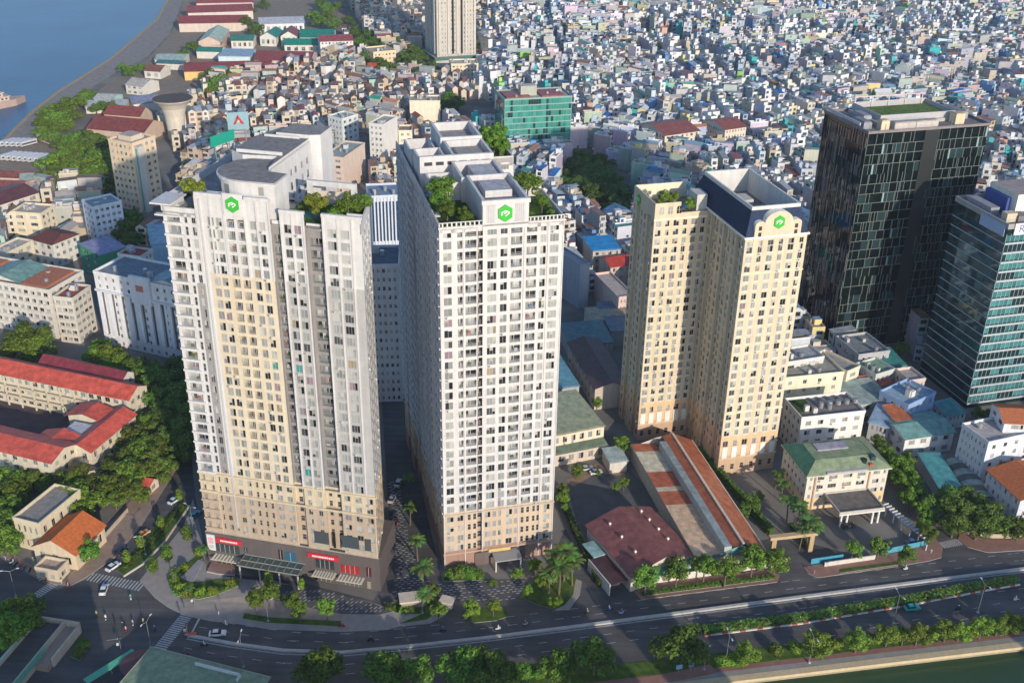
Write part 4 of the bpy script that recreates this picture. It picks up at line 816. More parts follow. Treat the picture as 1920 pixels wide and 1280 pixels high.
# blue-white block in the tower's shadow
F, W, D = fpx((175, 511), (345, 546), 31, (345+31, 524))
def bw(T, F, H):
    m = MB(); m.gable(F, W*.58, W-1, 1, 12, H+.5, 2.0, (.14, .30, .34), 'roof', WM, 'v'); m.build('roof_cover', T)
    m = MB(); m.box(F, W*.42, W*.64, -1.2, 0, H-9, H+2.5, (.7, .7, .72), 'wall'); m.box(F, W*.49, W*.57, -1.35, -1.2, H-3.5, H-1, (.5, .2, .15), 'plain'); m.build('front_panel', T)
    m = MB()
    for i in range(9): m.box(F, 1+i*W/9, 2.6+i*W/9, -.9, 0, 5, H-7, (.76, .76, .77), 'wall'); m.box(F, 2.6+i*W/9, 3.5+i*W/9, -.06, 0, 5, H-7.4, (.10, .10, .11), 'glass')
    m.box(F, 0, W, -.9, 0, H-7.3, H-6.5, (.7, .7, .72), 'wall'); m.build('pilasters', T)
bldg('clinic_building', 'nine-storey white block with slotted front in the shadow of the beige tower', 'clinic', F, W, 18, 31, 9, (.74, .73, .72), 12, 5, 'flat', (.2, .24, .27), frac=.32, extra=bw)
F, W, D = fpx((221, 478), (263, 484), 24, None, 8); bldg('rooftop_house', 'white house with red flat roof behind the slotted white block', 'house', F, W, 9, 24, 7, WM, 3, 3, 'flat', (.33, .08, .07))
F, W, D = fpx((173, 391), (228, 379), 20, None, 12); bldg('apartment_house', 'narrow pale blue apartment house with open rooftop and dark balconies', 'apartment house', F, W, 13, 20, 6, (.72, .74, .78), 5, 3, 'flat', (.3, .38, .38), kind='wb', frac=.6)
F, W, D = fpx((57, 447), (98, 458), 12, (141, 437)); bldg('hipped_house', 'white house with large dark brown hipped roof above the hospital', 'house', F, W, D, 12, 3, WM, 3, 4, 'gable', (.16, .06, .05), 2.2, hip=3, gm='tile')
F, W, D = fpx((283, 458), (338, 452), 17, None, 20); bldg('shop_house', 'light blue windowless shop house beside the beige tower', 'house', F, W, 22, 17, 5, (.33, .50, .62), 0, 3, 'shed', (.28, .42, .5), 1)
F, W, D = fpx((186, 478), (236, 462), 13, None, 14); bldg('shop_house', 'green-fronted house with violet sheet roof beside the light blue shop house', 'house', F, W, 16, 13, 4, (.06, .30, .16), 0, 2, 'shed', (.28, .27, .42), 1.2)
F, W, D = fpx((20, 399), (76, 403), 14, None, 13); bldg('apartment_house', 'plain cream apartment house left of the dark brown hipped roof', 'apartment house', F, W, 13, 14, 4, (.78, .67, .47), 2, 3, 'flat', (.45, .4, .33))
F, W, D = fpx((-20, 492), (62, 453), 11, None, 9); bldg('row_building', 'low cream row building at the left edge before the hospital', 'building', F, W, 9, 11, 3, CRM, 5, 2, 'flat', (.5, .45, .38))
F, W, D = fpx((-60, 402), (72, 360), 9, None, 22); bldg('market_hall', 'long hall with dark red roof and white side wall near the rail yard', 'hall', F, W, 22, 9, 2, WM, 6, 2, 'gable', DRED, 2.5)
F = Fr(-211, 544.8, math.atan2(-7.4, 14.4))
def teal_strip(T, F, H):
    m = MB(); m.box(F, 16.5, 19.6, 1, 5, 0, H-1, (.55, .51, .45), 'wall'); m.box(F, 17.4, 18.6, .9, 1, 1, H-2, (.12, .36, .32), 'glass'); m.build('stair_tower', T)
    m = MB(); m.box(F, 3, 12, 4, 12, H-.2, H+2.6, (.6, .52, .4), 'wall', (.5, .4, .36), 'deck'); m.build('lift_room', T)
bldg('apartment_block', 'tan ten-storey apartment block half shaded by the beige tower', 'apartment block', F, 16.4, 16.5, 36.5, 10, (.70, .55, .38), 5, 4, 'flat', (.45, .36, .3), kind='wbw', frac=.5, extra=teal_strip)
# water tower
x, y = G(333, 259); T = thing('water_tower', 'flared concrete water tower with dark dish top', 'water tower', x, y); Fw = Fr(x, y); occ(Fw, -12, 12, -12, 12)
prof = [(0, 5.4), (8, 5.6), (15, 6.3), (20, 7.8), (23, 10), (25, 12.3)]
m = MB()
for (z0, r0), (z1, r1) in zip(prof, prof[1:]): m.cyl(Fw, 0, 0, z0, z1, r0, r1, 32, (.62, .55, .45), 'wall', False)
m.build('shaft', T); m = MB(); m.cyl(Fw, 0, 0, 25, 25.7, 12.4, 12.4, 32, (.4, .36, .33), 'wall', False); m.cyl(Fw, 0, 0, 25.69, 25.7, 12.3, 12.3, 32, (.12, .095, .085), 'deck'); m.build('dish_top', T)
# red barn and warehouses
def wh(name, label, FL, FR, D, H, wall, rc, rh=3.0, BR=None, nf=0, roof='gable', along='u', cat='warehouse', ns=0, n=1, gm='roof'):
    F, W, D2 = fpx(FL, FR, H, BR, D); return bldg(name, label, cat, F, W, D2, H, n, wall, nf, ns, roof, rc, rh, along=along, gm=gm)
wh('barn', 'large dark red roofed barn beside the water tower', (162, 240), (268, 250), 26, 7, (.55, .42, .33), (.26, .07, .055), 5)
wh('barn', 'narrower dark red barn behind the large one near the river trees', (195, 213), (262, 218), 16, 8, (.55, .42, .33), (.27, .075, .06), 4)
wh('warehouse', 'dark red warehouse nearest the quay in the far port row', (335, 44), (462, 42), 30, 8, (.6, .5, .42), (.30, .07, .06), 4)
wh('warehouse', 'dark red warehouse with white ridge line at the top of the port', (352, 24), (474, 20), 28, 8, (.62, .55, .5), (.28, .075, .07), 4)
wh('warehouse', 'dark red warehouse farthest along the top edge of the port', (368, 6), (474, 4), 28, 8, (.6, .5, .45), (.32, .08, .07), 4)
wh('warehouse', 'white long warehouse with pale grey roof in the port', (486, 45), (570, 43), 30, 10, (.7, .7, .7), (.52, .54, .56), 3, nf=8)
wh('warehouse', 'pale green arched warehouse with blue front by the quay', (372, 78), (412, 78), 50, 9, (.6, .45, .36), (.46, .55, .42), 4, along='v')
wh('warehouse', 'blue sheet-roofed lean-to in front of the pale green warehouse', (370, 84), (414, 85), 8, 6, (.66, .45, .3), (.20, .28, .45), 1, roof='shed')
wh('warehouse', 'white store with teal roof right of the pale green warehouse', (433, 76), (474, 76), 20, 7, WM, (.05, .22, .17), 3, nf=4)
wh('warehouse', 'square cream store with dark teal hipped roof', (487, 69), (517, 70), 26, 8, WM, (.03, .24, .18), 4, nf=3, along='v')
wh('house', 'cream house with maroon hipped roof between the teal stores', (526, 68), (556, 68), 26, 9, WM, (.26, .07, .06), 4, nf=3, n=2, along='v', cat='house')
wh('warehouse', 'wide emerald roofed warehouse right of the maroon house', (562, 70), (625, 70), 30, 8, WM, (.02, .24, .17), 4)
wh('warehouse', 'emerald roofed warehouse standing in front of the wide emerald one', (533, 84), (604, 84), 22, 7, WM, (.02, .26, .18), 3, nf=5)
wh('warehouse', 'teal roofed white store beside the small sky-blue roof', (368, 96), (413, 97), 16, 6, WM, (.04, .24, .18), 2)
wh('warehouse', 'sky-blue flat roofed store beside the long rust warehouse', (409, 105), (468, 106), 22, 8, (.6, .7, .72), (.33, .45, .55), 1.2, roof='shed')
wh('warehouse', 'long maroon warehouse with yellow front wall', (345, 134), (508, 130), 26, 7, (.72, .5, .2), (.26, .065, .06), 4)
wh('warehouse', 'long maroon warehouse standing behind the yellow-fronted one', (476, 112), (582, 114), 30, 8, (.6, .5, .45), (.27, .07, .065), 4)
wh('warehouse', 'low store with pale teal roof by the quay road', (290, 112), (344, 112), 22, 6, WM, (.40, .50, .42), 2)
wh('warehouse', 'low store with dark blue-green roof left of the yellow-fronted warehouse', (293, 118), (344, 120), 10, 5, WM, (.06, .18, .2), 1.5)
wh('house', 'white gabled house on the quay side of the rail tracks', (235, 158), (268, 162), 18, 7, WM, (.5, .46, .4), 3, nf=3, cat='house', n=2)
wh('house', 'brown roofed house beside the quay road trees', (270, 132), (300, 134), 16, 6, WM, (.24, .1, .07), 3, nf=2, cat='house')
wh('store', 'mint-walled low store with pale roof by the quay trees', (176, 184), (212, 186), 14, 6, (.4, .62, .55), (.55, .52, .46), 1.5, cat='store')
wh('store', 'low pale sheet-roofed shed beside the river trees', (160, 200), (236, 198), 18, 5, WM, (.46, .47, .46), 2, cat='store')
wh('store', 'blue-grey roofed shed behind the water tower', (250, 195), (300, 190), 22, 6, WM, (.27, .29, .38), 2, cat='store')
wh('office_block', 'white four-storey block with red roof at the port gate', (600, 78), (662, 76), 26, 14, (.74, .7, .66), (.4, .08, .07), 2, nf=9, n=4, ns=4, cat='office block')
wh('villa', 'cream villa with bright orange-red roof among dark trees', (690, 132), (722, 132), 16, 6, CRM, (.5, .1, .04), 4, nf=3, n=2, cat='villa')
wh('house', 'yellow four-storey house left of the tall far tower', (700, 100), (742, 96), 20, 14, (.74, .58, .36), (.5, .4, .32), 1, nf=6, n=4, ns=3, roof='flat', cat='house')
wh('apartment_block', 'cream block standing in front of the tall far tower', (846, 122), (897, 121), 16, 12, (.74, .63, .46), (.5, .45, .38), 1, nf=7, n=4, ns=3, roof='flat', cat='apartment block')
wh('row_building', 'long low pale building right of the tall far tower', (903, 112), (1012, 104), 14, 8, (.68, .64, .58), (.5, .48, .45), 1, nf=12, n=2, roof='flat', cat='building')
# tall far tower
def farfins(T, F, H):
    m = MB()
    for k in range(5):
        u = 1.5+k*7.4; m.box(F, u, u+1.5, -1.0, 0, 9, H, (.56, .52, .46), 'wall')
    for v in (4, 14, 24): m.box(F, -1.0, 0, v, v+1.5, 9, H, (.5, .48, .44), 'wall')
    m.build('pilasters', T); m = MB()
    for u in (12.6, 20): m.box(F, u, u+1.8, -.12, -.02, 9, H, (.03, .03, .035), 'glass')
    m.build('recess_glazing', T); m = MB(); m.box(F, -3, 36, -4, 30, 0, 5, (.5, .46, .4), 'wall'); m.box(F, -3.3, 36.3, -4.3, 30, 5, 7.2, (.06, .16, .13), 'plain', (.3, .32, .3), 'deck'); m.build('podium', T)
F = Fr(*G(820, 124), .36)
T = bldg('residential_tower', 'tall beige high-rise cut off by the top edge of the picture', 'apartment tower', F, 33, 34, 122, 36, (.52, .47, .40), 12, 6, 'flat', frac=.3, extra=farfins)
# green glass office building
F = Fr(-6.8, 638.2, .265)
def greeng(T, F, H):
    g = MB(); rr = random.Random(3); W, p = 42, H/10
    for k in range(10):
        for i in range(26):
            u = .3+i*(W-.6)/26; c = rr.random(); col = (.02, .06, .06) if c < .16 else jit((.06, .28, .23), .2)
            if abs(u-W*.6) < .9: col = (.02, .08, .08)
            g.box(F, u+.05, u+(W-.6)/26-.05, -.14, -.04, k*p+.5, (k+1)*p-.1, col, 'curtain_glass')
    for i in range(10):
        g.box(F, -.14, -.04, 1+i*2.2, 3+i*2.2, 1, H-1, jit((.03, .12, .10), .3), 'curtain_glass')
    g.build('glass_wall', T)
    m = MB(); m.box(F, 2, 17, 3, 19, H, H+.9, (.33, .12, .10), 'roof'); m.box(F, 24, 38, 3, 19, H, H+.9, (.36, .10, .09), 'roof'); m.box(F, 12, 22, 8, 14, H, H+6, (.42, .42, .36), 'wall', (.5, .5, .44), 'deck'); m.build('roof_plant', T)
bldg('glass_office', 'green glass office block with red roof panels and grey lift tower', 'office block', F, 42, 22, 36.5, 10, (.30, .42, .36), 0, 0, 'flat', (.4, .38, .36), extra=greeng)
F, W, D = fpx((768, 191), (825, 191), 18, None, 14); bldg('apartment_block', 'blank cream-walled block with dark side behind the white tower', 'apartment block', F, W, 14, 18, 5, (.76, .68, .52), 0, 4, 'flat', (.4, .36, .3))
F, W, D = fpx((718, 236), (745, 220), 27, None, 9); bldg('apartment_block', 'slender white block with blank side wall left of the white tower', 'apartment block', F, W, 9, 27, 8, (.72, .69, .64), 0, 3, 'flat', (.45, .42, .36))
F, W, D = fpx((747, 247), (772, 247), 18, None, 12); bldg('apartment_house', 'low cream house right of the slender white block', 'apartment house', F, W, 12, 18, 5, (.76, .68, .5), 2, 2, 'flat', (.35, .25, .2))
F, W, D = fpx((641, 225), (671, 216), 18, None, 12); bldg('apartment_house', 'grey-white apartment house behind the rounded penthouse', 'apartment house', F, W, 12, 18, 5, (.62, .64, .62), 3, 4, 'flat', (.4, .42, .38))
F, W, D = fpx((643, 298), (684, 270), 20, None, 12); bldg('apartment_house', 'salmon-walled house right of the rounded penthouse', 'apartment house', F, W, 12, 20, 6, (.66, .52, .42), 0, 2, 'flat', (.36, .4, .36))
# slabs with red roofs among the dense quarter
for lab, FL, FR, BL in (('apartment slab with dark gallery side and red roofs in the dense quarter', (1247, 254), (1317, 247), (1198, 232)), ('smaller apartment slab with dark gallery side right of the larger one', (1360, 243), (1404, 239), (1318, 226))):
    F, W, D = fpl(FL, BL, 17, math.dist(G(*FL, 17), G(*FR, 17))); bldg('apartment_slab', lab, 'apartment block', F, W, D, 17, 5, (.72, .62, .5), 7, 9, 'gable', (.28, .09, .07), 3, frac=.5)
# between towers A and B
F, W, D = fpx((680, 500), (747, 500), 54, (762, 464)); F = Fr(F.x, F.y, F.r+.03); bldg('hotel_tower', 'grey-white tower in shade between the beige and the white towers', 'hotel', F, W, D, 54, 16, (.60, .60, .61), 6, 5, 'flat', (.16, .17, .19), frac=.5)
F, W, D = fpx((690, 371), (757, 368), 46, None, 16)
def slits(T, F, H):
    m = MB(); n = 9
    for i in range(n): u = 1+i*(W-2)/n; m.box(F, u+.5, u+1.7, -.1, -.02, H-20, H-2, (.03, .06, .12), 'glass'); m.box(F, u-.2, u+.3, -.5, 0, H-22, H, (.6, .64, .7), 'wall')
    m.build('slit_glazing', T)
bldg('office_block', 'blue-white block with tall slit windows between the two big towers', 'office block', F, W, 16, 46, 13, (.56, .60, .66), 0, 0, 'flat', (.22, .28, .36), extra=slits)
# right of tower B
wh('market_hall', 'pale green roofed hall right of the white tower', (985, 826), (1133, 797), 0, 10, (.70, .60, .45), (.36, .39, .25), 1.0, BR=(1086, 733), nf=9, roof='shed', cat='hall', ns=5, n=2)
wh('annex', 'low grey-green lean-to in front of the pale green hall', (985, 862), (1138, 832), 6, 5, (.6, .5, .4), (.16, .22, .16), .8, nf=8, roof='shed', cat='annex')
wh('shed', 'small shed with pale blue roof and red hatch by the yard', (1144, 866), (1176, 862), 8, 4.5, (.6, .56, .5), (.42, .5, .48), .4, roof='shed', cat='shed')
wh('factory_hall', 'factory hall with very dark maroon roof in the shade', (1116, 728), (1178, 722), 0, 9, (.5, .42, .36), (.10, .045, .045), 2, BR=(1130, 636), roof='gable', cat='factory', ns=8, along='v', n=2)
wh('shed', 'blue-striped sheet-roofed shed beside the white tower', (1040, 728), (1086, 722), 30, 7, (.4, .4, .4), (.14, .34, .42), .8, roof='shed', cat='shed')
wh('shed', 'low teal flat-roofed sheds behind the dark maroon factory', (1070, 646), (1150, 640), 18, 7, (.3, .33, .33), (.10, .20, .21), .8, roof='shed', cat='shed')
wh('shed', 'grey-blue flat shed beside the low teal sheds', (1146, 620), (1196, 617), 26, 7, (.3, .33, .33), (.16, .20, .25), .8, roof='shed', cat='shed')
wh('store', 'narrow cream-roofed store behind the teal sheds', (1110, 600), (1192, 594), 12, 7, (.5, .45, .4), (.42, .36, .25), 1, cat='store')
wh('house', 'tall grey-blue side-walled house with green netting', (1088, 500), (1106, 496), 20, 20, (.34, .38, .44), (.4, .4, .4), 1, roof='flat', cat='house', n=6)
wh('house', 'narrow house with bright blue terrace cover', (1112, 470), (1164, 466), 16, 14, (.5, .45, .4), (.02, .28, .6), .6, roof='shed', cat='house', nf=4, n=4)
wh('house', 'house with red lattice canopy between the white and cream towers', (1145, 500), (1188, 494), 12, 12, (.6, .5, .42), (.5, .06, .04), 2, cat='house', nf=3, n=3)
wh('house', 'pink-white terraced house between the white and cream towers', (1160, 560), (1190, 556), 26, 12, (.66, .5, .44), (.5, .42, .38), 1, roof='flat', cat='house', nf=4, n=4)
wh('house', 'pale blue gabled house behind the cream tower garden', (1148, 408), (1190, 404), 12, 12, (.45, .58, .66), (.34, .44, .52), 3, cat='house', along='v', n=3)
# rust-roofed works by the avenue
F, W, D = fpx((1184, 1076), (1306, 1038), 6.3, (1243, 942))
def vents(T, F, H):
    for i, (u, v) in enumerate(((5, D*.82), (5, D*.55), (5, D*.25), (W-5, D*.88), (W-5, D*.7), (W-5, D*.5), (W-5, D*.3))):
        m = MB(); m.cyl(F, u, v, H+.6, H+2.2, .35, .35, 8, (.6, .5, .45), 'metal'); m.cyl(F, u, v, H+2.2, H+2.6, .6, .3, 8, (.6, .5, .45), 'metal'); m.build('roof_vent', T)
    m = MB(); m.box(F, 2, W-2, -.15, -.02, 1, H-.5, (.10, .30, .30), 'plain'); m.build('front_panel', T)
    m = MB(); m.box(F, -6, -.3, 1, D-12, H-2.6, H-2.3, (.09, .04, .045), 'roof'); m.box(F, -6.3, -6, 1, D-12, 0, H-2, (.6, .58, .54), 'wall'); m.box(F, -4.5, -.3, D-12, D-5, H-2.3, H-2, (.30, .48, .46), 'roof'); m.build('lean_to', T)
bldg('warehouse', 'gabled warehouse with dark maroon roof beside the paved yard', 'warehouse', F, W, D, 6, 1, (.62, .55, .45), 0, 0, 'gable', (.25, .09, .085), 3.2, along='v', extra=vents)
Fq, Wq, Dq = F, W, D
F, W, D = fpx((1306, 1046), (1432, 1030), 6.2, (1284, 824))
def rust(T, F, H):
    m = MB(); tan = (.72, .50, .33); rr = random.Random(2); w = W*.40; t = 0
    cols = [(0, .16, tan), (.16, .30, (.68, .47, .31)), (.30, .42, (.70, .49, .32)), (.42, .54, RUST), (.54, .58, (.58, .50, .37)), (.58, .72, (.44, .12, .07)), (.72, .92, (.66, .60, .45)), (.92, 1.0, RUST)]
    for a, b, c in cols: m.poly((F(-.5, a*D, H+.75), F(w, a*D, H+.1), F(w, b*D, H+.1), F(-.5, b*D, H+.75)), c, 'roof')
    m.box(F, w, w+2.2, 0, D*.94, H-.2, H+3.0, (.42, .44, .42), 'wall', (.30, .36, .36), 'roof')
    m.poly((F(w+2.2, 0, H+2.6), F(W*.66, 0, H+3.2), F(W*.66, D, H+3.2), F(w+2.2, D, H+2.6)), (.38, .11, .06), 'roof')
    m.box(F, W*.66, W*.66+.7, 0, D, H+3.0, H+3.7, (.62, .54, .42), 'wall')
    m.poly((F(W*.66+.7, 0, H+3.2), F(W+.6, 0, H-.1), F(W+.6, D, H-.1), F(W*.66+.7, D, H+3.2)), (.47, .15, .075), 'roof'); m.box(F, W+.4, W+.9, 0, D, H-.5, H-.1, (.6, .55, .45), 'wall')
    m.box(F, -.5, -.2, 0, D, H-.4, H+.7, (.5, .44, .36), 'wall'); m.poly((F(0, 0, H-.5), F(w, 0, H+1.2), F(W*.66, 0, H+3.1), F(W, 0, H-.5)), (.16, .33, .33), 'plain'); m.poly((F(W, D, H-.5), F(W*.66, D, H+3.1), F(w, D, H+2.2), F(0, D, H-.5)), (.5, .45, .4), 'wall'); m.build('patched_roof', T)
bldg('factory_hall', 'very long factory hall with patched tan and rust sheet roof', 'factory', F, W, D, 6.0, 1, (.55, .50, .42), 6, 0, 'none', extra=rust)
# cluster right of tower C
F, W, D = fpx((1503, 786), (1622, 773), 15, None, 13)
def solar(T, F, H):
    m = MB(); 
    for i in range(5): m.cyl(F, 10+i*3.2, 6, H+.6, H+2.2, .9, .9, 10, (.6, .6, .6), 'metal')
    m.box(F, 1, 7, 4, 12, H, H+.3, (.06, .1, .03), 'grass'); m.build('roof_tanks', T)
bldg('apartment_house', 'white four-storey house with pointed parapet behind the green-roofed hotel', 'apartment house', F, W, 13, 15, 4, (.78, .74, .68), 5, 4, 'flat', (.22, .2, .2), frac=.45, extra=solar)
F, W, D = fpx((1466, 712), (1582, 700), 17, None, 16); bldg('apartment_house', 'plain cream block with rooftop garden beside the cream tower', 'apartment house', F, W, 16, 17, 5, (.76, .68, .50), 4, 3, 'flat', (.34, .33, .28), frac=.25)
F, W, D = fpx((1470, 683), (1545, 671), 19, None, 10); bldg('house', 'grey-white house behind the plain cream block', 'house', F, W, 10, 19, 5, (.6, .58, .55), 3, 3, 'flat', (.4, .4, .4))
F, W, D = fpx((1590, 690), (1604, 684), 16, None, 16); bldg('house', 'narrow cream stair-house right of the plain cream block', 'house', F, W+3, 16, 14, 4, (.74, .66, .48), 1, 3, 'flat', (.35, .33, .3))
for lab, a, b, D, H, wc, rc, rf in (
    ('low house with wide pale teal sheet roof and red corner', (1603, 758), (1672, 748), 14, 9, (.4, .42, .42), (.30, .38, .36), 'shed'),
    ('house with blue side wall and cream stair head', (1703, 762), (1754, 738), 12, 12, (.26, .38, .60), (.30, .42, .5), 'flat'),
    ('white house with teal gabled sheet roof near the blue wall', (1698, 822), (1790, 808), 14, 8, (.70, .70, .68), (.20, .38, .35), 'gable'),
    ('small house with dark teal roof under the black tower', (1650, 690), (1700, 684), 12, 11, (.45, .46, .44), (.05, .24, .22), 'shed'),
    ('house with mint roof terrace under the black tower', (1642, 705), (1678, 694), 10, 12, (.55, .55, .5), (.22, .38, .26), 'flat'),
    ('grey house with cluttered open rooftop beside the black tower', (1610, 668), (1668, 660), 16, 14, (.42, .42, .42), (.22, .24, .24), 'flat'),
    ('low house with dark red strip roof before the teal tower', (1632, 728), (1674, 718), 7, 9, (.55, .5, .45), (.33, .08, .06), 'shed'),
    ('pinkish cube house close to the foot of the teal tower', (1706, 716), (1735, 712), 9, 12, (.60, .50, .44), (.45, .4, .36), 'flat'),
    ('grey house with open garage beside the pale teal sheet roof', (1630, 790), (1668, 800), 12, 8, (.42, .42, .42), (.30, .42, .55), 'shed'),
    ('small house with orange tile patch roof', (1680, 790), (1712, 786), 9, 9, (.5, .5, .52), (.45, .14, .06), 'shed'),
    ('low house with teal canopy at the foot of the teal tower', (1778, 780), (1812, 772), 8, 6, (.5, .55, .55), (.08, .28, .3), 'shed')):
    F, W, _ = fpx(a, b, H, None, D); bldg('house', lab, 'house', F, W, D, H, max(2, int(H/3.3)), wc, 4, 3, rf, rc, 1.4, frac=.5)
F, W, D = fpl((1853, 832), (1804, 797), 17, 24); bldg('office_house', 'white building with grey terrace roof and stepped side at the right edge', 'office building', F, W, D, 17, 5, (.66, .67, .70), 5, 6, 'flat', (.45, .42, .40), frac=.3)
F, W, D = fpl((1890, 800), (1866, 764), 21, 24); F = F.at(0, 3); bldg('house', 'white house with orange tile roof behind the grey terrace roof', 'house', F, W, 12, 21, 6, (.66, .67, .70), 3, 2, 'gable', (.5, .16, .07), 2, gm='tile')
F, W, D = fpl((1914, 936), (1853, 880), 11, 20); bldg('house', 'white three-storey house with orange tile roof at the right edge', 'house', F, W, D, 11, 3, (.62, .62, .66), 5, 6, 'gable', (.50, .15, .06), 2.2, gm='tile', along='v', frac=.35)
F, W, D = fpl((1772, 926), (1722, 850), 5, 7)
bldg('bicycle_shed', 'long shed with bright turquoise sheet roof under trees', 'shed', F, 7, D, 4.5, 1, (.4, .4, .42), 0, 0, 'shed', (.10, .36, .36), .8)
Fv = F.at(8.5, -1); T = thing('arched_shed', 'row of ribbed arched roof bays beside the turquoise shed', 'shed', Fv.x, Fv.y); occ(Fv, 0, 8, 0, 26); m = MB()
for i in range(8):
    for k in range(10):
        a0, a1 = math.pi*k/10, math.pi*(k+1)/10; v = i*3.2; c = (.36, .42, .38) if i % 2 == 0 else (.13, .14, .14)
        m.poly((Fv(4-4*math.cos(a0), v, 3+1.9*math.sin(a0)), Fv(4-4*math.cos(a1), v, 3+1.9*math.sin(a1)), Fv(4-4*math.cos(a1), v+3.2, 3+1.9*math.sin(a1)), Fv(4-4*math.cos(a0), v+3.2, 3+1.9*math.sin(a0))), c, 'roof')
m.build('vault_roof', T); m = MB(); m.box(Fv, .2, 7.8, .2, 25.4, 0, 3, (.5, .5, .48), 'wall'); m.build('wall', T)
# hotel with green mansard
FH, W, D = fpx((1515, 890), (1667, 874), 13.4, None, 22); a = G(1467, 834, 13.4); D = FH.inv(*a)[1]; occ(FH, 0, W, -12, D)
def hotel():
    T = thing('hotel_building', 'cream hotel with green mansard roof and pillared porch', 'hotel', FH.x, FH.y); WL = []; b = MB(); H = 13.4; cr = (.66, .60, .50); fl = flr(0, 4, 3.35, .9, 2.4)
    cf = lambda z: cr if z > 3.6 else (.74, .56, .34)
    seg(b, WL, FH(0, 0)[:2], (FH.c, FH.s), 0, W, 0, H, fl, [(W*k-w/2, W*k+w/2, 'w') for k, w in ((.05, .8), (.17, 2.2), (.32, 2.8), (.5, 3.0), (.67, 2.8), (.86, 2.2), (.96, .8))], cf)
    UL = (FH.s, -FH.c); seg(b, WL, FH(0, D)[:2], UL, 0, D, 0, H, fl, cols_even(D, 6, .4), cf); seg(b, WL, FH(W, 0)[:2], (-UL[0], -UL[1]), 0, D, 0, H, fl, cols_even(D, 6, .4), cf); seg(b, WL, FH(W, D)[:2], (-FH.c, -FH.s), 0, W, 0, H, fl, cols_even(W, 7, .4), cf)
    for k in (.1, .77): b.box(FH, W*k-.25, W*k+.25, -.3, 0, 0, H, (.42, .26, .18), 'wall')
    b.build('wall', T); emit_windows(WL, T); g1 = (.26, .32, .19); m = MB()
    o = [(-.8, -.8), (W+.8, -.8), (W+.8, D+.8), (-.8, D+.8)]; q = [(4, 4), (W-4, 4), (W-4, D-4), (4, D-4)]
    for i in range(4): j = (i+1) % 4; m.poly((FH(*o[i], H-.2), FH(*o[j], H-.2), FH(*q[j], H+2.6), FH(*q[i], H+2.6)), (.04, .17, .11) if i == 3 else g1, 'roof')
    for i in range(4): j = (i+1) % 4; m.poly((FH(*o[i], H-.6), FH(*o[j], H-.6), FH(*o[j], H-.2), FH(*o[i], H-.2)), (.6, .56, .48), 'wall')
    m.box(FH, 4, W-4, 4, D-4, H+1.6, H+2.5, g1, 'roof'); m.box(FH, 7, W-10, D-9, D-5, H+2.5, H+2.9, (.38, .36, .42), 'deck'); m.build('mansard_roof', T)
    m = MB(); m.box(FH, W*.22, W*.72, -.9, .5, H-.2, H+.5, (.42, .4, .38), 'wall'); m.build('cornice', T)
    m = MB(); m.cyl(FH, W*.72, 2.2, H+1.0, H+2.3, .9, .9, 12, (.05, .08, .08), 'metal'); m.box(FH, W*.80, W*.86, 2, 4, H+1, H+2.8, (.03, .06, .08), 'plain'); m.box(FH, W*.76, W*.8, .3, 1.5, H, H+1.3, (.5, .08, .06), 'plain'); m.build('roof_tanks', T)
    m = MB(); a, c = W*.25, W*.78; m.box(FH, a, c, -10.5, 0, 5.0, 5.5, (.16, .145, .13), 'deck', bottom=True); m.ring(FH, a-.3, c+.3, -10.8, 0, 5.0, 6.0, .3, (.5, .46, .4), 'wall'); m.box(FH, a-.3, c+.3, -10.9, -10.6, 4.7, 5.1, (.75, .72, .68), 'wall')
    for u in (a+1, a+3, c-3, c-1): m.cyl(FH, u, -10, 0, 4.8, .38, .34, 12, (.78, .76, .72), 'wall', False)
    m.box(FH, a+4, c-4, -.6, -.1, 2.6, 3.8, (.6, .05, .04), 'plain'); m.build('porch', T)
hotel()
# old corner buildings at the junction
F, W, D = fpx((25, 973), (73, 985), 10, (123, 915))
bldg('colonial_house', 'old cream flat-roofed house with pilasters at the junction', 'house', F, W, D, 10, 2, (.62, .54, .38), 4, 5, 'flat', (.30, .27, .24), frac=.4)
F, W, D = fpx((62, 1022), (140, 1038), 6, (194, 984)); bldg('corner_shop', 'old corner house with bright orange tile roof', 'house', F, W, D, 6, 1, (.64, .53, .37), 3, 3, 'gable', (.62, .17, .05), 3.6, along='v', gm='tile', frac=.4)
F, W, D = fpx((66, 1066), (108, 1074), 3.4, None, 5); bldg('street_stall', 'low cream street front with white poster below the orange tile roof', 'shop', F, W, 5, 3.4, 1, (.60, .5, .36), 2, 1, 'flat', (.45, .36, .28))
# ================================================================ smaller structures
def slab_thing(name, label, cat, F, fn, group=None):
    T = thing(name, label, cat, F.x, F.y, 0, group); fn(T, F); return T
# flat green canopy at the bottom, and the round red-brown one behind it
c = G(284, 1212, 5.5); e1 = G(480, 1262, 5.5); r = math.atan2(e1[1]-c[1], e1[0]-c[0]); Fp = Fr(c[0], c[1], r); ll = Fp.inv(*G(236, 1290, 5.5))
def pav(T, F):
    m = MB(); m.box(F, 0, 34, -24, 0, 5.2, 5.5, (.24, .32, .21), 'deck', bottom=True); m.build('canopy_roof', T)
    m = MB(); m.box(F, 0, 34, -.1, .15, 5.15, 5.65, (.3, .34, .27)); m.box(F, -.15, 0, -24, .15, 5.15, 5.65, (.34, .36, .3)); m.box(F, 14, 27, -2.2, -1.8, 5.5, 6.3, (.6, .62, .6)); m.box(F, 26.6, 27, -4, -1.8, 5.5, 6.3, (.6, .62, .6)); m.build('roof_edge', T)
    for u in (1, 12, 23, 33): k = MB(); k.cyl(F, u, -1, 0, 5.2, .2, .2, 8, (.4, .4, .38)); k.build('post', T)
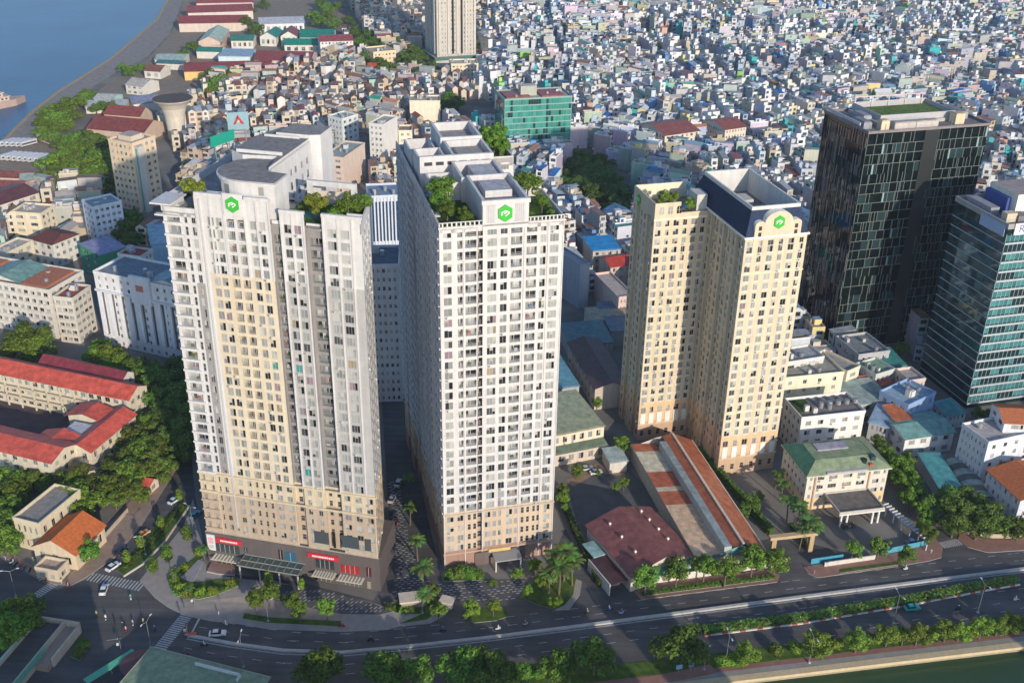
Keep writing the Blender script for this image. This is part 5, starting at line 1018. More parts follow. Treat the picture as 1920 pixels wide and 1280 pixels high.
slab_thing('canopy', 'large flat pale green canopy roof at the bottom edge', 'canopy', Fp, pav); occ(Fp, 0, 34, -24, 0)
x, y = G(262, 1240, 3.5); Fu = Fr(x, y)
def umb(T, F):
    m = MB(); m.cyl(F, 0, 0, 3.2, 5.0, 5.0, .3, 18, (.16, .065, .065), 'plain'); m.build('shade', T); m = MB(); m.cyl(F, 0, 0, 0, 3.3, .15, .15, 8, (.3, .3, .3)); m.build('pole', T)
slab_thing('round_canopy', 'round maroon canopy beside the flat pale green canopy', 'canopy', Fu, umb)
x, y = G(205, 1255, 2.6); Fs = Fr(x, y, .9); slab_thing('awning', 'mint green strip awning left of the maroon canopy', 'awning', Fs, lambda T, F: (lambda m: (m.box(F, -6, 8, 0, 2.2, 2.4, 2.6, (.10, .42, .28), bottom=True), m.build('cloth', T), [(lambda k: (k.cyl(F, u, 1, 0, 2.4, .08, .08, 6, (.5, .5, .5)), k.build('post', T)))(MB()) for u in (-5.5, 1, 7.5)]))(MB()))
# bridge ramp at the lower left corner
def bridge(T, F):
    m = MB(); m.box(F, 0, 7.0, -60, 0, 2.2, 2.6, (.16, .15, .145), 'asphalt', (.16, .15, .145), 'asphalt'); m.build('deck', T)
    for a, b, c in ((-.5, 0, (.5, .43, .33)), (7.0, 7.5, (.5, .43, .33))): k = MB(); k.box(F, a, b, -60, .5, 0, 3.6, c, 'wall'); k.build('parapet', T)
    k = MB(); k.box(F, -.5, 11.5, .5, 1.1, 0, 3.6, (.46, .39, .3), 'wall'); k.box(F, 7.5, 11, -14, .5, 0, 2.0, (.34, .26, .21), 'pave'); k.box(F, 11, 11.5, -12, .5, 0, 2.9, (.55, .48, .38), 'wall'); k.build('abutment', T)
    k = MB()
    for i in range(60): k.box(F, 8.0, 8.12, -46+i*.6, -46+i*.6+.12, 2.2, 4.2, (.10, .42, .32)); 
    for z in (2.4, 3.3, 4.2): k.box(F, 7.98, 8.14, -46, -9, z, z+.12, (.10, .42, .32))
    for i in range(14): k.tube(F(8.05, -46+i*2.6, 2.4), F(8.05, -43.4+i*2.6, 4.2), .06, .06, 4, (.10, .42, .32))
    k.build('railing', T); k = MB(); k.box(F, -.3, -.15, -46, -4, 3.6, 4.4, (.35, .55, .48)); k.build('railing', T)
p0 = G(72, 1162, 3); p1 = G(0, 1246, 3); r = math.atan2(p0[1]-p1[1], p0[0]-p1[0])-math.pi/2; Fb = Fr(p0[0], p0[1], r)
slab_thing('bridge', 'concrete road bridge ramp with green railing in the lower left corner', 'bridge', Fb, bridge); occ(Fb, -1, 12, -60, 1)
lawn('lawn_grass', gx((150, 1195), (172, 1205), (150, 1240), (132, 1232)), .5)
# gate arch, walkway, kiosk, walls
x, y = G(1444, 1044); Fg = Fr(x, y, .2)
def gate(T, F):
    for u in (0, 12): m = MB(); m.box(F, u, u+1.4, 0, 1.2, 0, 6.2, (.46, .33, .19), 'wall'); m.build('pillar', T)
    m = MB(); m.box(F, -.8, 14.2, -.2, 1.4, 6.2, 7.2, (.48, .35, .21), 'wall', bottom=True); m.build('lintel', T)
slab_thing('gate_arch', 'tan gateway arch over the drive left of the hotel', 'gate', Fg, gate)
a, b = G(1664, 945, 4), G(1745, 1012, 4); r = math.atan2(b[1]-a[1], b[0]-a[0]); Fk = Fr(a[0], a[1], r); L = math.dist(a, b)
def walk(T, F):
    m = MB(); m.box(F, 0, L, -1.6, 0, 3.8, 4.1, (.5, .49, .47), 'deck', bottom=True)
    for i in range(14): m.box(F, i*L/14, i*L/14+.25, -1.8, .2, 4.1, 4.6, (.62, .6, .58))
    m.build('roof_slab', T)
    for i in range(6): k = MB(); k.box(F, .5+i*(L-1)/5, .8+i*(L-1)/5, -.9, -.6, 0, 3.8, (.6, .6, .6)); k.build('post', T)
slab_thing('covered_walkway', 'long slatted white canopy walkway right of the hotel', 'walkway', Fk, walk)
x, y = G(750, 1145); Fz = Fr(x, y, .2)
def kiosk(T, F):
    m = MB(); m.box(F, .5, 7.5, .5, 3.5, 0, 2.6, (.35, .3, .25), 'wall'); m.build('wall', T); m = MB(); m.box(F, 0, 8, -.3, 4, 2.6, 3.1, (.6, .52, .42), 'plain', bottom=True); m.build('roof', T)
slab_thing('entrance_kiosk', 'small cream-roofed entrance kiosk between the two tower drives', 'kiosk', Fz, kiosk)
x, y = G(822, 1128, 2.5); Fz = Fr(x, y, -.3); slab_thing('entrance_kiosk', 'little cream kiosk roof beside the yellow-green tree', 'kiosk', Fz, lambda T, F: (lambda m, k: (m.box(F, 0, 4, 0, 3, 2.4, 2.8, (.6, .52, .42), bottom=True), m.build('roof', T), k.box(F, .5, 3.5, .5, 2.5, 0, 2.4, (.3, .3, .3)), k.build('wall', T)))(MB(), MB()))
def wallrun(name, label, pts, h, col, th=.3, cat='wall'):
    m = MB(); band(m, pts, -th/2, th/2, h, col, 'wall', h); return tag(m.build(name, org=(*pts[0], 0)), label, cat)
wallrun('boundary_wall', 'white front wall of the rust-roofed works along the pavement', gx((1206, 1096), (1320, 1080), (1475, 1058)), 2.4, (.66, .62, .55))
wallrun('boundary_wall', 'pale wall with plaque in front of the hotel garden', gx((1545, 1062), (1640, 1048)), 1.6, (.6, .56, .5))
wallrun('fence', 'turquoise hoarding fence at the hotel front corner', gx((1520, 1057), (1580, 1048)), 1.9, (.06, .30, .42), .12, 'fence')
wallrun('fence', 'turquoise hoarding fence at the covered walkway end', gx((1650, 1040), (1735, 1022), (1742, 1006)), 1.9, (.08, .32, .40), .12, 'fence')
wallrun('boundary_wall', 'tan wall between the hedge and the paved yard', gx((1062, 940), (1085, 1000), (1135, 1098)), 1.6, (.46, .35, .25), .5)
wallrun('boundary_wall', 'low broken wall at the far right pavement', gx((1808, 1000), (1860, 1008), (1920, 1008)), 1.5, (.5, .4, .3))
wallrun('boundary_wall', 'grey school wall along the tree-lined street', gx((110, 905), (150, 930), (190, 910)), 2.2, (.4, .38, .36))
wallrun('boundary_wall', 'tan garden wall right of the orange-roofed corner house', gx((158, 1040), (196, 1010), (240, 960)), 1.6, (.5, .43, .33))
x, y = G(1137, 1100); Fz = Fr(x, y, .3); slab_thing('guard_booth', 'white guard booth at the works entrance', 'booth', Fz, lambda T, F: (lambda m, k: (m.box(F, 0, 4, 0, 3, 0, 2.6, (.6, .6, .58), 'wall'), m.build('wall', T), k.box(F, -.4, 4.4, -.4, 3.4, 2.6, 2.9, (.62, .63, .6)), k.build('roof', T)))(MB(), MB()))
# billboards
def board(T, F, w, z0, z1, col, posts=True):
    m = MB(); m.box(F, 0, w, 0, .6, z0, z1, col); m.build('panel', T)
    for u in (w*.2, w*.8): k = MB(); k.cyl(F, u, .9, 0, z1-1, .35, .3, 8, (.2, .3, .28)); k.build('post', T)
a, b = G(396, 274, 26), G(440, 259, 26); r = math.atan2(b[1]-a[1], b[0]-a[0]); Fq2 = Fr(a[0], a[1], r); slab_thing('billboard', 'blank emerald green billboard behind the rounded penthouse', 'billboard', Fq2, lambda T, F: board(T, F, math.dist(a, b), 25, 31, (.01, .32, .22)))
a2, b2 = G(428, 244, 24), G(459, 242, 24); r = math.atan2(b2[1]-a2[1], b2[0]-a2[0]); Fq3 = Fr(a2[0], a2[1], r)
def redmark(T, F):
    board(T, F, 12, 24, 34, (.26, .40, .43)); m = MB(); v = -.08
    m.poly((F(3.0, v, 27), F(4.6, v, 27), F(6.2, v, 31), F(5.9, v, 32.5)), (.42, .04, .06)); m.poly((F(5.9, v, 32.5), F(9.5, v, 27), F(7.6, v, 27), F(5.2, v, 30.8)), (.45, .05, .1)); m.poly((F(5.4, v-.02, 27.6), F(6.9, v-.02, 28.6), F(6.4, v-.02, 29.6)), (.7, .6, .2)); m.build('sign_mark', T)
slab_thing('billboard', 'light blue billboard with a red peak mark', 'billboard', Fq3, redmark)
# buses parked in the depot yard and a short train beside it
def longbox(name, label, cat, grp, x, y, rot, L, wd, h, col, rc):
    F = Fr(x, y, rot); T = thing(name, label, cat, x, y, 0, grp)
    m = MB(); m.box(F, 0, L, 0, wd, .7, h, col, 'wall'); m.box(F, .5, L-.5, -.03, 0, h*.5, h*.78, (.05, .06, .07), 'glass'); m.build('body', T); m = MB(); m.box(F, -.1, L+.1, -.1, wd+.1, h, h+.3, rc); m.build('roof', T)
    for u in (1.5, L-2.5): m = MB(); m.box(F, u, u+1, .1, wd-.1, 0, .75, (.04, .04, .04)); m.build('wheels', T)
for k in range(11): x, y = G(4+k*10.2, 303+k*.7); longbox('bus', '%s white-roofed bus from the left in the front depot row' % ORD[k], 'bus', 'buses in the front depot row', x, y, 1.05, 11, 2.5, 3.2, (.5, .5, .52), (.62, .62, .62))
for k in range(5): x, y = G(2+k*9.8, 277+k*.2); longbox('bus', '%s white-roofed bus from the left in the rear depot row' % ORD[k], 'bus', 'buses in the rear depot row', x, y, 1.0, 11, 2.5, 3.2, (.5, .5, .52), (.62, .62, .62))
for k in range(5): x, y = G(70+k*15, 265+k*5.2); x2, y2 = G(84+k*15, 270+k*5.2); longbox('railway_wagon', '%s pale wagon from the left in the slanting train' % ORD[k], 'railway wagon', 'wagons of the slanting train', x, y, math.atan2(y2-y, x2-x), math.dist((x, y), (x2, y2))-.6, 3.0, 3.8, (.42, .32, .26), (.58, .55, .5))
for lab, FL, FR, D, rc in (('long rusty carriage shed below the wagon rows', (-30, 330), (108, 336), 10, (.27, .09, .07)), ('maroon roofed depot shed at the left edge', (-40, 350), (40, 352), 12, (.30, .10, .08)), ('small mint house at the end of the depot yard', (38, 338), (66, 336), 12, (.35, .42, .36))):
    wh('depot_shed', lab, FL, FR, D, 6, (.6, .48, .38), rc, 2, nf=5, cat='shed')
# moored river boat
x, y = G(10, 218); Fs = Fr(x-30, y+6, .95)
def ship(T, F):
    m = MB(); P = [(-22, 0), (-24, 5), (-22, 10), (38, 10), (48, 5), (38, 0)]; m.prism(F, P, -2.6, 2, (.42, .30, .25), 'wall', (.5, .4, .34), 'deck'); m.build('hull', T)
    for k, (a, b, z) in enumerate(((-18, 34, 2), (-16, 30, 5), (-12, 24, 8), (-8, 16, 11))):
        m = MB(); m.box(F, a, b, 1+k*.6, 9-k*.6, z, z+2.4, (.55, .46, .38), 'wall'); m.box(F, a-1, b+1, .5+k*.6, 9.5-k*.6, z+2.4, z+3, (.6, .47, .4), 'deck')
        for i in range(int((b-a)/3)): m.box(F, a+1+i*3, a+2.4+i*3, 1+k*.6-.05, 1+k*.6, z+.7, z+1.9, (.06, .06, .07), 'glass')
        m.build('cabin_deck', T)
slab_thing('river_boat', 'many-decked tan passenger boat moored at the quay', 'boat', Fs, ship)

# ================================================================ unseen blocks added across the canal, beyond the lower edge, to shadow the avenue
mb = MB(); mb.poly([(*cline(-900, -48), .0), (-900, -60, 0), (900, -60, 0), (*cline(900, -48), .0)], (1, 1, 1), 'ground'); struct(mb.build('south_bank'))
def south(lab, px, py, w, H, D=14, du=0.0):
    x, y = G(px, py); k = H/math.tan(SUN_EL); x += math.sin(SUN_AZ)*k; y -= math.cos(SUN_AZ)*k
    r = .12; F = Fr(x, y, r).at(0, -D); bldg('unseen_canal_block', lab, 'apartment block', F, w, D, H, int(H/3.2), (.6, .56, .5), max(3, int(w/4)), 3, 'flat')
south('unseen mid-rise block beyond the canal, tallest of its row', 512, 1160, 27, 46)
south('unseen narrow mid-rise block beyond the canal beside the tallest one', 770, 1150, 15, 40)
south('unseen square mid-rise block beyond the canal with flat roof', 962, 1128, 17, 42)
south('unseen slim mid-rise block beyond the canal facing the works', 1142, 1106, 11, 41)
south('unseen broad low block beyond the canal near the bridge', 262, 1166, 38, 33)
south('unseen stepped block beyond the canal behind the bridge ramp', 60, 1112, 16, 34)
south('unseen tall block beyond the canal left of the bridge ramp', -30, 1066, 17, 44)
south('unseen corner block beyond the canal toward the right', 1775, 1075, 22, 40)

# ================================================================ dense quarters of town houses
BIG = [(FA, 0, 51.7, 0, 45, 108), (FB, 0, 32, 0, 72, 105), (FC, -18, 20.4, 0, 45, 84), (FD, 0, 53, 0, 31, 91), (FE, 0, 60, 0, 29, 72)]
def hidden(x, y, z):
    for F, u0, u1, v0, v1, H in BIG:
        a = F.inv(0, 0); b = F.inv(x, y); t0, t1 = 0.0, 1.0; ok = True
        for s, e, lo, hi in ((a[0], b[0], u0, u1), (a[1], b[1], v0, v1), (CAM_H, z, 0, H)):
            d = e-s
            if abs(d) < 1e-9:
                if not lo < s < hi: ok = False; break
                continue
            p, q = (lo-s)/d, (hi-s)/d
            if p > q: p, q = q, p
            t0 = max(t0, p); t1 = min(t1, q)
            if t0 > t1: ok = False; break
        if ok: return True
    return False
WALLS = [('white', (.70, .70, .70), 16), ('cream', (.64, .59, .49), 3.5), ('grey', (.50, .51, .53), 7), ('pale blue', (.46, .54, .64), 4.5), ('pink', (.60, .50, .46), 1.0), ('tan', (.50, .43, .34), 2), ('mint green', (.42, .54, .47), .8), ('blue', (.12, .26, .50), .8), ('turquoise', (.06, .42, .42), .7), ('yellow', (.66, .55, .26), .5), ('salmon', (.55, .34, .26), .5), ('lime green', (.30, .55, .14), .25)]
ROOFS = [('grey sheet', (.38, .39, .40), 6), ('silver sheet', (.55, .56, .58), 6), ('rust-brown sheet', (.27, .14, .10), 2.5), ('dark red', (.32, .10, .08), 1.8), ('orange tile', (.45, .19, .11), 1.4), ('teal sheet', (.10, .30, .28), 1.5), ('pale green sheet', (.32, .42, .34), 1.6), ('sky-blue sheet', (.22, .38, .52), 1.6), ('emerald sheet', (.03, .32, .20), .5), ('bright blue sheet', (.03, .17, .48), .7)]
WALLS_L = [('white', (.64, .61, .56), 6), ('cream', (.62, .54, .41), 8), ('tan', (.56, .45, .32), 5), ('grey', (.52, .50, .47), 4), ('pink', (.66, .50, .42), 2), ('pale blue', (.46, .54, .60), 1), ('mint green', (.40, .54, .46), .7)]
ROOFS_L = [('grey sheet', (.40, .38, .35), 6), ('silver sheet', (.52, .51, .50), 4), ('rust-brown sheet', (.27, .15, .10), 5), ('dark red', (.30, .10, .08), 2.5), ('orange tile', (.42, .19, .11), 3), ('pale green sheet', (.30, .38, .32), 1), ('emerald sheet', (.03, .28, .20), .4)]
def pick(L): return R.choices(L, [x[2] for x in L])[0]
NUM = ['', 'one', 'two', 'three', 'four', 'five', 'six', 'seven']
def house(P, F, w, d, n, wc, rc, style, lod, wins=None):
    """style: 'terrace', 'sheet', 'half', 'gable'. P(part) gives the mesh to draw into"""
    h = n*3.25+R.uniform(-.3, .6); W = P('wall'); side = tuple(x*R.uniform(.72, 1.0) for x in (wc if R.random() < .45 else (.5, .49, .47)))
    a, b, c, e = F(0, 0), F(w, 0), F(w, d), F(0, d)
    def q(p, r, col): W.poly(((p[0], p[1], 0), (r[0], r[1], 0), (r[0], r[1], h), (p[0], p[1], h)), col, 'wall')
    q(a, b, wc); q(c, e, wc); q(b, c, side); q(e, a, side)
    dark = (lambda: jit((.05, .055, .06), .6)) if lod < 2 else (lambda: jit((.13, .135, .145), .5))
    for k in range(n):
        z = k*h/n
        for (v, o) in ((-.04, -1), (d+.04, 1)):
            if lod > 1 and o > 0: continue
            if k and lod < 2 and R.random() < .6: W.box(F, .1, w-.1, min(v, v+o*.9), max(v, v+o*.9), z-.12, z+.12, wc, 'wall'); W.box(F, .1, w-.1, v+o*.9-.04, v+o*.9+.04, z+.1, z+.9, jit(wc, .3), 'wall')
            t = w*R.uniform(.12, .25); u0, u1 = t, w-R.uniform(.12, .4)*w; M = wins() if (wins and o < 0) else W
            M.poly((F(u0, v, z+.7), F(u1, v, z+.7), F(u1, v, z+2.5), F(u0, v, z+2.5)), dark() if R.random() < .75 else (.25, .26, .26), 'glass')
            if lod == 0:
                fc = (.7, .7, .68); M.poly((F((u0+u1)/2-.06, v-.03, z+.7), F((u0+u1)/2+.06, v-.03, z+.7), F((u0+u1)/2+.06, v-.03, z+2.5), F((u0+u1)/2-.06, v-.03, z+2.5)), fc, 'plain')
                M.poly((F(u0, v-.03, z+2.4), F(u1, v-.03, z+2.4), F(u1, v-.03, z+2.55), F(u0, v-.03, z+2.55)), fc, 'plain')
        if R.random() < .25: W.poly((F(w+.03, d*.4, z+1), F(w+.03, d*.4+1.2, z+1), F(w+.03, d*.4+1.2, z+2.1), F(w+.03, d*.4, z+2.1)), dark(), 'glass')
    Q = P('roof'); dk = jit((.42, .40, .37), .35)
    if style in ('terrace', 'half'):
        Q.poly((F(0, 0, h-.02), F(w, 0, h-.02), F(w, d, h-.02), F(0, d, h-.02)), dk, 'deck')
        if lod < 2: Q.ring(F, 0, w, 0, d, h-.05, h+.85, .18, wc, 'wall')
        else: Q.box(F, 0, w, -.02, .16, h, h+.8, wc, 'wall'); Q.box(F, -.02, .16, 0, d, h, h+.8, side, 'wall')
        v0 = R.uniform(.1, .5)*d; S = P('stair_head'); sh = R.uniform(2.2, 3.0); S.box(F, .25, w*.62, v0, v0+3.2, h, h+sh, jit(wc, .12), 'wall', rc, 'roof')
        if R.random() < .7: u = w*.8; K = P('water_tank'); K.cyl(F, u-.2, v0+1.2, h+.3, h+2.0, .55, .55, 7, R.choice([(.6, .6, .62), (.5, .52, .55), (.1, .25, .5)]), 'metal')
        if R.random() < .25: G_ = P('roof_plants'); G_.box(F, .3, w-.3, .3, 1.2, h, h+.9, (.05, .10, .02), 'plain')
        if style == 'half':
            v1 = v0+3.5; 
            if v1 < d-2: Q.poly((F(-.1, v1, h+2.1), F(w+.1, v1, h+2.5), F(w+.1, d+.2, h+2.2), F(-.1, d+.2, h+1.8)), rc, 'roof'); Q.poly((F(-.1, v1, h+1.9), F(w+.1, v1, h+2.3), F(w+.1, v1, h+2.5), F(-.1, v1, h+2.1)), rc, 'roof')
    elif style == 'sheet':
        s = R.uniform(.3, 1.2); Q.poly((F(-.15, -.5, h+.1), F(w+.15, -.5, h+.1), F(w+.15, d+.3, h+s), F(-.15, d+.3, h+s)), rc, 'roof'); Q.poly((F(-.15, -.5, h-.1), F(w+.15, -.5, h-.1), F(w+.15, -.5, h+.1), F(-.15, -.5, h+.1)), rc, 'roof')
        Q.poly((F(0, 0, h), F(0, d, h+s), F(0, d, h)), side, 'wall'); Q.poly((F(w, 0, h), F(w, d, h), F(w, d, h+s)), side, 'wall')
    else: Q.gable(F, 0, w, 0, d, h, w*.32, rc, 'tile', wc, 'v', .3)
    return h
LOTS = []
sx = [(s[1], s[0]) for s in inner]; sx.sort()
def xshore(y):
    if y < sx[0][0]: return sx[0][1]
    for (y0, x0), (y1, x1) in zip(sx, sx[1:]):
        if y0 <= y <= y1: return x0+(x1-x0)*(y-y0)/max(1e-6, y1-y0)
    return sx[-1][1]-(y-sx[-1][0])*.3
# open ground kept free of houses: streets, parks, yards, the port and the depot
def keep(F, u0, u1, v0, v1): OCC.append((F, u0, u1, v0, v1))
def keep_px(pts, m=0.0):
    P = [G(*p) for p in pts]; POLY.append(P)
POLY = []
for q in ([(0, 262), (110, 170), (300, 20), (345, -40), (620, -40), (640, 60), (590, 135), (400, 140), (390, 180), (345, 200), (270, 250), (300, 262), (210, 280), (215, 350), (60, 352), (-80, 340), (-80, 262)],
          [(575, -20), (640, -20), (700, 90), (780, 130), (700, 140), (640, 60)], [(1060, 300), (1090, 278), (1200, 330), (1200, 425), (1130, 420), (1040, 380)], [(760, 95), (830, 85), (900, 130), (930, 150), (900, 165), (760, 150)],
          [(820, 188), (935, 188), (935, 260), (830, 245)], [(-200, 600), (200, 600), (360, 620), (440, 1100), (-400, 1100)], [(780, 560), (1195, 560), (1320, 890), (1480, 850), (1470, 760), (2100, 760), (2100, 1300), (700, 1300), (700, 560)],
          [(705, 560), (800, 300), (790, 1100), (700, 1100)], [(620, 240), (700, 250), (702, 400), (680, 600), (720, 1100), (600, 1000)], [(215, 255), (360, 290), (330, 460), (215, 420)], [(170, 465), (360, 465), (360, 620), (170, 620)], [(-60, 500), (190, 500), (190, 600), (-60, 600)],
          [(1180, 60), (1215, 62), (1300, 92), (1290, 102), (1180, 78)], [(1290, 108), (1350, 115), (1345, 132), (1285, 125)], [(1800, 150), (1890, 155), (1885, 180), (1800, 172)]):
    keep_px(q)
def inpoly(x, y):
    for P in POLY:
        c = False; j = len(P)-1
        for i in range(len(P)):
            xi, yi = P[i]; xj, yj = P[j]
            if (yi > y) != (yj > y) and x < (xj-xi)*(y-yi)/(yj-yi)+xi: c = not c
            j = i
        if c: return True
    return False
for cy in range(300, 1560, 58):
    for cx in range(-560, 900, 58):
        p = PX(cx, cy)
        if not (-140 < p[0] < 2080 and -170 < p[1] < 1300): continue
        rot = .27+R.choice((0, 0, .12, -.15, .35, -.4, 1.57, 1.4, .8, -.6)); F0 = Fr(cx, cy, rot); v = -41.0
        while v < 41:
            for face in (0, 1):
                u = -41.0; d = R.uniform(8, 12.5)
                while u < 41:
                    w = R.choice((3.3, 3.6, 4.0, 4.0, 4.5, 5.2)); c = F0(u+w/2, v+d/2)
                    if abs(c[0]-cx) < 30 and abs(c[1]-cy) < 30 and R.random() < .955: LOTS.append((c[0], c[1], F0, u, v, w, d, face))
                    u += w+(.02 if R.random() < .93 else 2.5)
                v += d+.3
            v += R.uniform(2.2, 3.4) if R.random() < .85 else 6.5
LOTS = [l for l in LOTS if l[0] > xshore(l[1])+14 and not inpoly(l[0], l[1]) and free(l[0], l[1], 4.5)]
NEAR = []; 
for l in LOTS:
    p = PX(l[0], l[1], 8)
    if -10 < p[0] < 1930 and -5 < p[1] < 1285 and not hidden(l[0], l[1], 10): NEAR.append((math.hypot(l[0], l[1]), l))
NEAR.sort(key=lambda t: t[0]); near_ids = {id(t[1]): i for i, t in enumerate(NEAR[:300])}
LAND = [('the black glass tower', 150, 400), ('the cream twin-wing tower', 60, 320), ('the teal glass tower', 195, 360), ('the green glass office', 14, 645), ('the dark-sided apartment slabs', 95, 665), ('the white rooftop-garden tower', -15, 290), ('the rounded penthouse tower', -70, 275), ('the tan ten-storey block', -204, 548), ('the water tower', -216, 673), ('the blank cream block', -60, 725), ('the hipped brown roof', -225, 460), ('the salmon-walled house', -70, 570), ('the slender white block', -72, 640), ('the hospital', -210, 390)]
used = {}
def hlabel(wn, n, rn, style, x, y, w):
    roof = {'terrace': 'flat terrace roof', 'sheet': rn+' roof', 'half': 'half-covered %s terrace' % rn, 'gable': rn.replace(' sheet', '')+' gabled roof'}[style]
    L = sorted(LAND, key=lambda t: math.hypot(t[1]-x, t[2]-y)); a = L[0]; dx, dy = x-a[1], y-a[2]
    rel = ('right of' if dx > 0 else 'left of') if abs(dx) > abs(dy)*1.1 else ('behind' if dy > 0 else 'in front of')
    base = '%s %s-storey house, %s, %s %s' % (wn, NUM[n], roof, rel, a[0])
    for t in ('', 'close ', 'well ', 'far '):
        far = math.hypot(dx, dy)
        if t == 'close ' and far > 70 or t == 'far ' and far < 120: continue
        s = base.replace(rel+' ', t+rel+' ')
        if s not in used: used[s] = 1; return s
    for wd in ('narrow', 'slim', 'broad', 'wide', 'stained', 'plain', 'upright'):
        if (wd in ('narrow', 'slim')) != (w < 4.3) and wd not in ('stained', 'plain', 'upright'): continue
        s = wd+' '+base
        if s not in used: used[s] = 1; return s
    return base
def near_label(base, x, y):
    for t in sorted(LAND, key=lambda t: math.hypot(t[1]-x, t[2]-y)):
        dx, dy = x-t[1], y-t[2]; rel = ('right of' if dx > 0 else 'left of') if abs(dx) > abs(dy)*1.1 else ('behind' if dy > 0 else 'in front of')
        for pre in ('', 'close ', 'well ', 'a little '):
            s = '%s %s%s %s' % (base, pre, rel, t[0])
            if s not in used and len(s.split()) < 17: used[s] = 1; return s
    return base
mass = MB(); green = []
for l in LOTS:
    x, y, F0, u, v, w, d, face = l; far = math.hypot(x, y); i = near_ids.get(id(l))
    left = x < -30 and y > 430; wn, wc, _ = pick(WALLS_L if left else WALLS); rn, rc, _ = pick(ROOFS_L if left else ROOFS); wc = jit(wc, .14); rc = jit(rc, .2)
    n = R.choice((1, 2, 2, 3, 3, 4)) if left else R.choice((2, 3, 3, 4, 4, 5, 5, 6 if R.random() < .3 else 4))
    style = R.choices(('terrace', 'sheet', 'half', 'gable'), (2, 4, 1, 3) if left else (5, 2.6, 3.2, .7))[0]
    p = F0(u, v); F = Fr(p[0], p[1], F0.r) if not face else Fr(*F0(u+w, v+d)[:2], F0.r+math.pi)
    if R.random() < .024: green.append((x, y)); continue
    if i is None: house(lambda k: mass, F, w, d, n, wc, rc, style, 1 if far < 700 else 2)
    else:
        T = thing('town_house', hlabel(wn, n, rn, style, x, y, w), 'house', F.x, F.y, 0, 'town houses of the dense quarters'); parts = {}; wl = []
        def P(k): return parts.setdefault(k, MB())
        def wn_(): wl.append(MB()); return wl[-1]
        house(P, F, w, d, n, wc, rc, style, 0, wn_ if (i < 130 and not face) else None)
        for k, m in parts.items(): m.build(k, T)
        for m in wl: m.build('window', T)
o = mass.build('distant_town_houses'); o['kind'] = 'stuff'; o['label'] = 'dense sea of small town houses stretching to the top edge'; o['category'] = 'houses'
print('LOTS', len(LOTS), 'faces', len(mass.f))
# ================================================================ trees
def leafcloud(seed, lobes, n, size, col, spread=.75, tall=1.0):
    rr = random.Random(seed); m = MB()
    for k in range(n):
        cx, cy, cz, r = rr.choices(lobes, [l[3]**2 for l in lobes])[0]
        d = Vector((rr.gauss(0, 1), rr.gauss(0, 1), rr.gauss(0, 1)+.15)).normalized(); rad = r*(spread+(1-spread)*rr.random())*rr.uniform(.85, 1.08)
        c = Vector((cx, cy, cz))+Vector((d.x*rad, d.y*rad, d.z*rad*.85*tall)); nn = (d*1.1+Vector((rr.gauss(0, .5), rr.gauss(0, .5), rr.gauss(0, .5)+.3))).normalized()
        a = nn.orthogonal().normalized(); b = nn.cross(a); t = rr.uniform(0, 6.28); a, b = a*math.cos(t)+b*math.sin(t), b*math.cos(t)-a*math.sin(t); s = size*rr.uniform(.55, 1.25)
        k_ = rr.uniform(.55, 1.5); y = rr.random(); cc = tuple(x*k_ for x in (col if y > .2 else (col[0]*1.5, col[1]*1.25, col[2])))
        m.poly([(c+a*s*.62)[:], (c+b*s*.38)[:], (c-a*s*.62)[:], (c-b*s*.38)[:]], cc, 'leaf')
    return m
def hide_proto(o): return o
PROTO = {}
def proto(kind, seed, lobes, n, size, col, trunk, tall=1.0):
    crown = leafcloud(seed, lobes, n, size, col, tall=tall); t = MB(); h, r0, limbs = trunk
    t.tube((0, 0, 0), (.1, .05, h), r0, r0*.6, 8, (1, 1, 1), 'bark')
    for (x, y, z) in limbs: t.tube((.1, .05, h*.92), (x, y, z), r0*.5, r0*.18, 6, (1, 1, 1), 'bark')
    PROTO.setdefault(kind, []).append((mesh_of(crown, 'crown'), mesh_of(t, 'trunk')))
def mesh_of(mb, name):
    o = mb.build(name); me = o.data; bpy.data.objects.remove(o); return me
LC = (.085, .155, .022)
for sd_ in range(5):
    rr = random.Random(sd_+40); L = [(0, 0, 6.4, 2.3)]+[(math.cos(a)*rr.uniform(1.4, 3.1), math.sin(a)*rr.uniform(1.4, 3.1), rr.uniform(4.4, 8.2), rr.uniform(.8, 1.8)) for a in [i*.6+rr.random()*.6 for i in range(11)]]+[(rr.uniform(-1, 1), rr.uniform(-1, 1), rr.uniform(8.2, 9.2), 1.2)]
    proto('round', sd_, L, 2600, .5, LC, (4.2, .28, [(l[0]*.8, l[1]*.8, l[2]) for l in L[1:6]]))
for sd_ in range(3):
    rr = random.Random(sd_+80); L = [(0, 0, 6.0, 2.4)]+[(math.cos(a)*rr.uniform(2.4, 4.4), math.sin(a)*rr.uniform(2.4, 4.4), rr.uniform(4.0, 7.2), rr.uniform(1.0, 2.2)) for a in [i*.5+rr.random()*.5 for i in range(13)]]+[(rr.uniform(-1.8, 1.8), rr.uniform(-1.8, 1.8), rr.uniform(7.2, 8.6), rr.uniform(1, 1.7)) for _ in range(4)]
    proto('broad', sd_+20, L, 3800, .52, (.085, .145, .022), (3.6, .36, [(l[0]*.8, l[1]*.8, l[2]) for l in L[1:8]]))
for sd_ in range(2): proto('slim', sd_+50, [(0, 0, 3.2, 1.3), (.2, .1, 5.0, 1.5), (-.2, .2, 7, 1.3), (0, 0, 8.7, .8)], 700, .5, (.08, .16, .02), (2.4, .16, [(0, 0, 7)]))
for sd_ in range(2): proto('bush', sd_+60, [(0, 0, 3, 4.2), (2.5, 1, 3, 3), (-2.4, -1, 3.5, 3), (.4, -2.5, 2.6, 2.6)], 800, 1.15, (.09, .16, .022), (1.5, .3, []))
